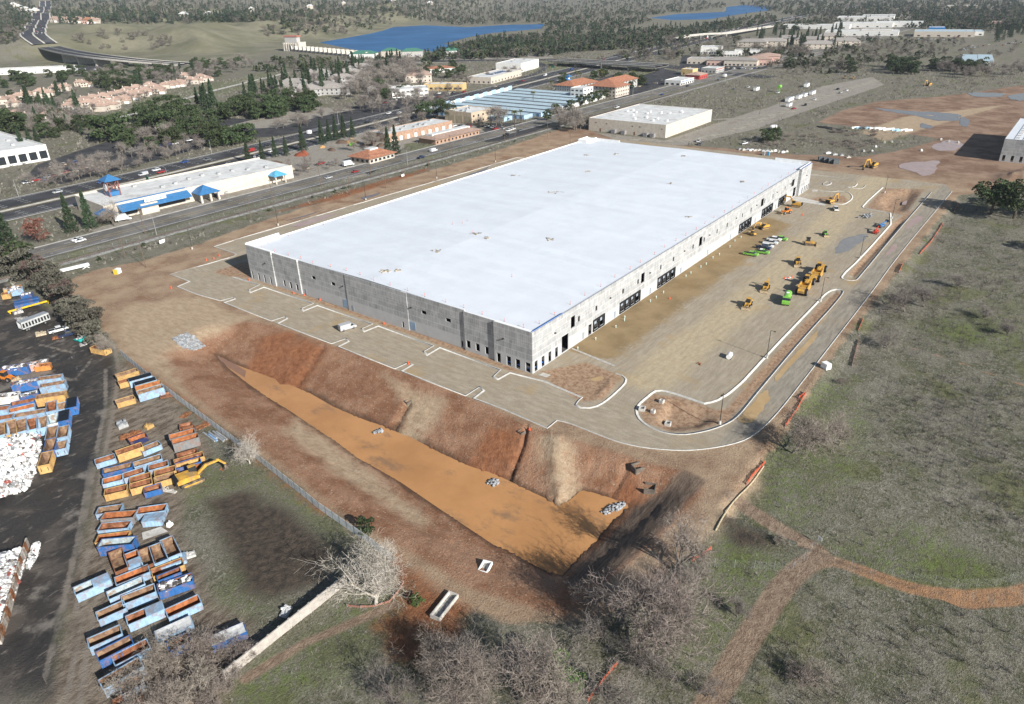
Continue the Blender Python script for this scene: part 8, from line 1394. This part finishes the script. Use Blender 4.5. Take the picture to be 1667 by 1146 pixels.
# coarse lookup of terrain hits per pixel for the many far trees
def GTa(X, Y):
    D = FWD+RGT*((X-CXP)/FPX)[:, None]-UPV*((Y-CYP)/FPX)[:, None]; ts = np.exp(np.linspace(math.log(500), math.log(9000), 110)); P_ = CAM+D[:, None, :]*ts[None, :, None]
    f = P_[..., 2]-height(P_[..., 0], P_[..., 1]); hit = f < 0; k = np.where(hit.any(1), hit.argmax(1), -1); i = np.arange(len(X)); k0 = np.clip(k-1, 0, None); fa, fb = f[i, k0], f[i, k]; u = np.clip(fa/(fa-fb+1e-9), 0, 1); t = ts[k0]+(ts[k]-ts[k0])*u; P_ = CAM+D*t[:, None]
    P_[:, 2] = height(P_[:, 0], P_[:, 1]); return P_[k > 0]
forest('far_woods', [
    ([(690, 100), (740, 78), (790, 66), (880, 58), (1000, 52), (1120, 46), (1250, 26), (1265, 36), (1140, 60), (1090, 76), (960, 84), (880, 92), (760, 98)], 1500, [.42, .28, .30], 1.0),
    ([(690, 36), (760, 42), (830, 38), (890, 36), (1050, 26), (1180, 14), (1185, 6), (1060, 0), (600, 0), (640, 25)], 1700, [.34, .44, .22], 1.1),
    ([(880, 38), (1050, 28), (1060, 36), (1000, 50), (900, 54)], 260, [.4, .3, .3], 1.0),
    ([(80, 0), (600, 0), (640, 24), (560, 30), (450, 36), (300, 38), (160, 36), (90, 34)], 1700, [.35, .35, .30], 1.1),
    ([(90, 34), (130, 30), (300, 30), (420, 26), (420, 36), (250, 40), (100, 40)], 220, [.1, .1, .8], 1.2),
    ([(0, 0), (55, 0), (58, 20), (48, 40), (20, 48), (0, 50)], 260, [.4, .3, .3], 1.1), ([(0, 48), (38, 46), (40, 62), (20, 72), (0, 75)], 60, [.3, .6, .1], 1.0),
    ([(1190, 6), (1260, 0), (1667, 0), (1667, 40), (1580, 38), (1500, 40), (1480, 30), (1300, 28), (1250, 18)], 1500, [.45, .35, .2], 1.1),
    ([(1280, 48), (1340, 34), (1360, 40), (1300, 52)], 60, [.5, .3, .2], 1.0), ([(1470, 45), (1580, 40), (1667, 30), (1667, 48), (1590, 56), (1500, 50)], 200, [.5, .3, .2], 1.0),
    ([(1430, 66), (1500, 62), (1560, 68), (1540, 96), (1420, 102), (1380, 88)], 150, [.15, .85, 0], .6), ([(1250, 42), (1340, 30), (1500, 26), (1600, 34), (1600, 44), (1480, 40), (1350, 36), (1270, 50)], 260, [.4, .45, .15], .9), ([(1480, 30), (1667, 22), (1667, 44), (1500, 44)], 260, [.5, .3, .2], 1.0), ([(1000, 84), (1110, 66), (1200, 62), (1230, 66), (1110, 90), (1020, 98)], 110, [.3, .6, .1], .75), ([(1240, 100), (1420, 100), (1380, 122), (1280, 118)], 70, [.4, .6, 0], .55), ([(1340, 70), (1440, 60), (1400, 80), (1340, 96)], 90, [.4, .5, .1], .7),
    ([(460, 32), (640, 22), (650, 36), (560, 48), (470, 48)], 120, [.3, .6, .1], .9)], 5, 'dark mixed woodland covering the far hills')
# field brush and grass, far too many to count
def brush(name, n, region, dens, mk, label, seed, m_, zf=None):
    r = np.random.default_rng(seed); X = r.uniform(region[0], region[1], n); Y = r.uniform(region[2], region[3], n); ok = dens(X, Y) > r.uniform(0, 1, n); X, Y = X[ok], Y[ok]; Z = height(X, Y); V, F = ribbons(mk(r, X, Y, Z)); return tag(link(name, npmesh(name, V, F, m_)), label, None, None, 'stuff')
def inview(X, Y, m=90):
    d = np.stack([X, Y, np.zeros_like(X)], -1)-CAM; z = d@FWD; u = CXP+FPX*(d@RGT)/z; v = CYP-FPX*(d@UPV)/z; return (u > -m) & (u < PW+m) & (v > -m) & (v < PH+m*1.5)
Zd = [P2(p_) if 0 else p_ for p_ in Zp['dirt']]
def openland(X, Y): # weedy land only: outside site, yard, paths
    k = inview(X, Y); k &= (sdf(Zp['dirt'][0], X, Y) < -1)
    for nm in ('yard', 'mud', 'pad', 'soil'): k &= sdf(Zp[nm][0], X, Y) < -1
    for p, wd in PATHS: k &= sdf(p, X, Y, False) > wd+.6
    k &= (Y < 150) & (X < 420); return k
def mk_brush(h0, h1, per, sp, w_):
    def f(r, X, Y, Z):
        n = len(X); k = per; h = r.uniform(h0, h1, n).repeat(k); a = r.uniform(0, 6.28, n*k); t = r.uniform(.15, 1.0, n*k)*sp; b = np.c_[X.repeat(k)+r.normal(0, .25, n*k)*sp, Y.repeat(k)+r.normal(0, .25, n*k)*sp, Z.repeat(k)-.05]; e = b+np.c_[np.cos(a)*t*h, np.sin(a)*t*h, h*r.uniform(.5, 1, n*k)]; return np.c_[b, e, np.full(n*k, w_)]
    return f
def patchy(s, lo, hi, seed): return lambda X, Y: openland(X, Y)*sstep(lo, hi, vnoise(X, Y, s, seed)*.6+vnoise(X, Y, s*.35, seed+1)*.4)
weedm = leafm('dead_weeds', (.20, .185, .155), (.32, .295, .25)); weedd = leafm('dark_brush', (.075, .066, .058), (.135, .12, .108)); blade = leafm('grass_blades', (.07, .10, .025), (.15, .18, .05))
BZ = P2([(1440, 600), (1500, 590), (1720, 640), (1720, 850), (1600, 850), (1500, 800), (1450, 700)], -1.1); BZ2 = P2([(1420, 480), (1667, 420), (1720, 560), (1560, 580), (1440, 560)], -1.1)
def wdens(X, Y): return patchy(22, -.25, .35, 41)(X, Y)*(1-.9*sstep(-4, 6, sdf(BZ, X, Y)+8*vnoise(X, Y, 7, 91)))
brush('dead_weeds', 60000, (-150, 420, -330, 60), wdens, mk_brush(.3, .8, 7, .7, .035), 'pale dead weed stalks over the open field', 1, weedm)
def bdens(X, Y): return openland(X, Y)*np.maximum(np.maximum(sstep(-6, 10, sdf(BZ, X, Y)+8*vnoise(X, Y, 7, 91))*1.0, sstep(-6, 8, sdf(BZ2, X, Y)+9*vnoise(X, Y, 9, 92))*.6), .55*sstep(.15, .5, vnoise(X, Y, 30, 47)*.6+vnoise(X, Y, 10, 48)*.4))
brush('dark_brush', 80000, (-150, 420, -330, 60), bdens, mk_brush(.7, 1.7, 10, .75, .05), 'dark twiggy brush patches in the open field', 2, weedd)
brush('grass_tufts', 26000, (-150, 300, -260, 90), patchy(18, -.35, .3, 53), mk_brush(.2, .5, 4, .6, .09), 'green grass tufts over the open ground', 3, blade)
def townland(X, Y):
    k = inview(X, Y, 20) & ((Y > 196) | (X > 300))
    for nm in ('dirt', 'pad'): k &= sdf(Zp[nm][0], X, Y) < -2
    for nm in ('asph', 'conc'):
        for p in Zp[nm]: k &= sdf(p, X, Y) < 0
    f = np.interp(X, FWY[:, 0], FWY[:, 1]); k &= (np.abs(Y-f-1.5) > 27) & ~((Y > 205) & (Y < 247)) & ~((X > 322) & (X < 405) & (Y > 118) & (Y < 187)) & ~((X > 355) & (Y < -70) & (X < 440))
    return k
def tdens(X, Y): return townland(X, Y)*(.25+.75*sstep(-.2, .4, vnoise(X, Y, 26, 61)*.6+vnoise(X, Y, 8, 62)*.4))
brush('rough_weeds', 60000, (-60, 900, -90, 760), tdens, mk_brush(.5, 1.7, 6, .85, .13), 'dry weeds over the waste ground between town and site', 5, weedm)
brush('scrub_growth', 26000, (-60, 900, -90, 760), tdens, mk_brush(.8, 2.6, 7, .85, .16), 'dark scrub over the waste ground between town and site', 6, weedd)
print('TREES', COUNT)
# ------------------------------------------------------------------ air
hzm = bpy.data.materials.new('haze'); hzm.use_nodes = True; n_ = hzm.node_tree.nodes; n_.remove(n_['Principled BSDF']); pv = n_.new('ShaderNodeVolumePrincipled'); pv.inputs['Color'].default_value = (.80, .88, 1, 1); pv.inputs['Density'].default_value = 5.5e-5; pv.inputs['Anisotropy'].default_value = .2
hzm.node_tree.links.new(pv.outputs[0], n_['Material Output'].inputs['Volume'])
tag(MB().box((0, 0, -12), (23000, 23000, 300)).build('haze', hzm), kind='stuff')
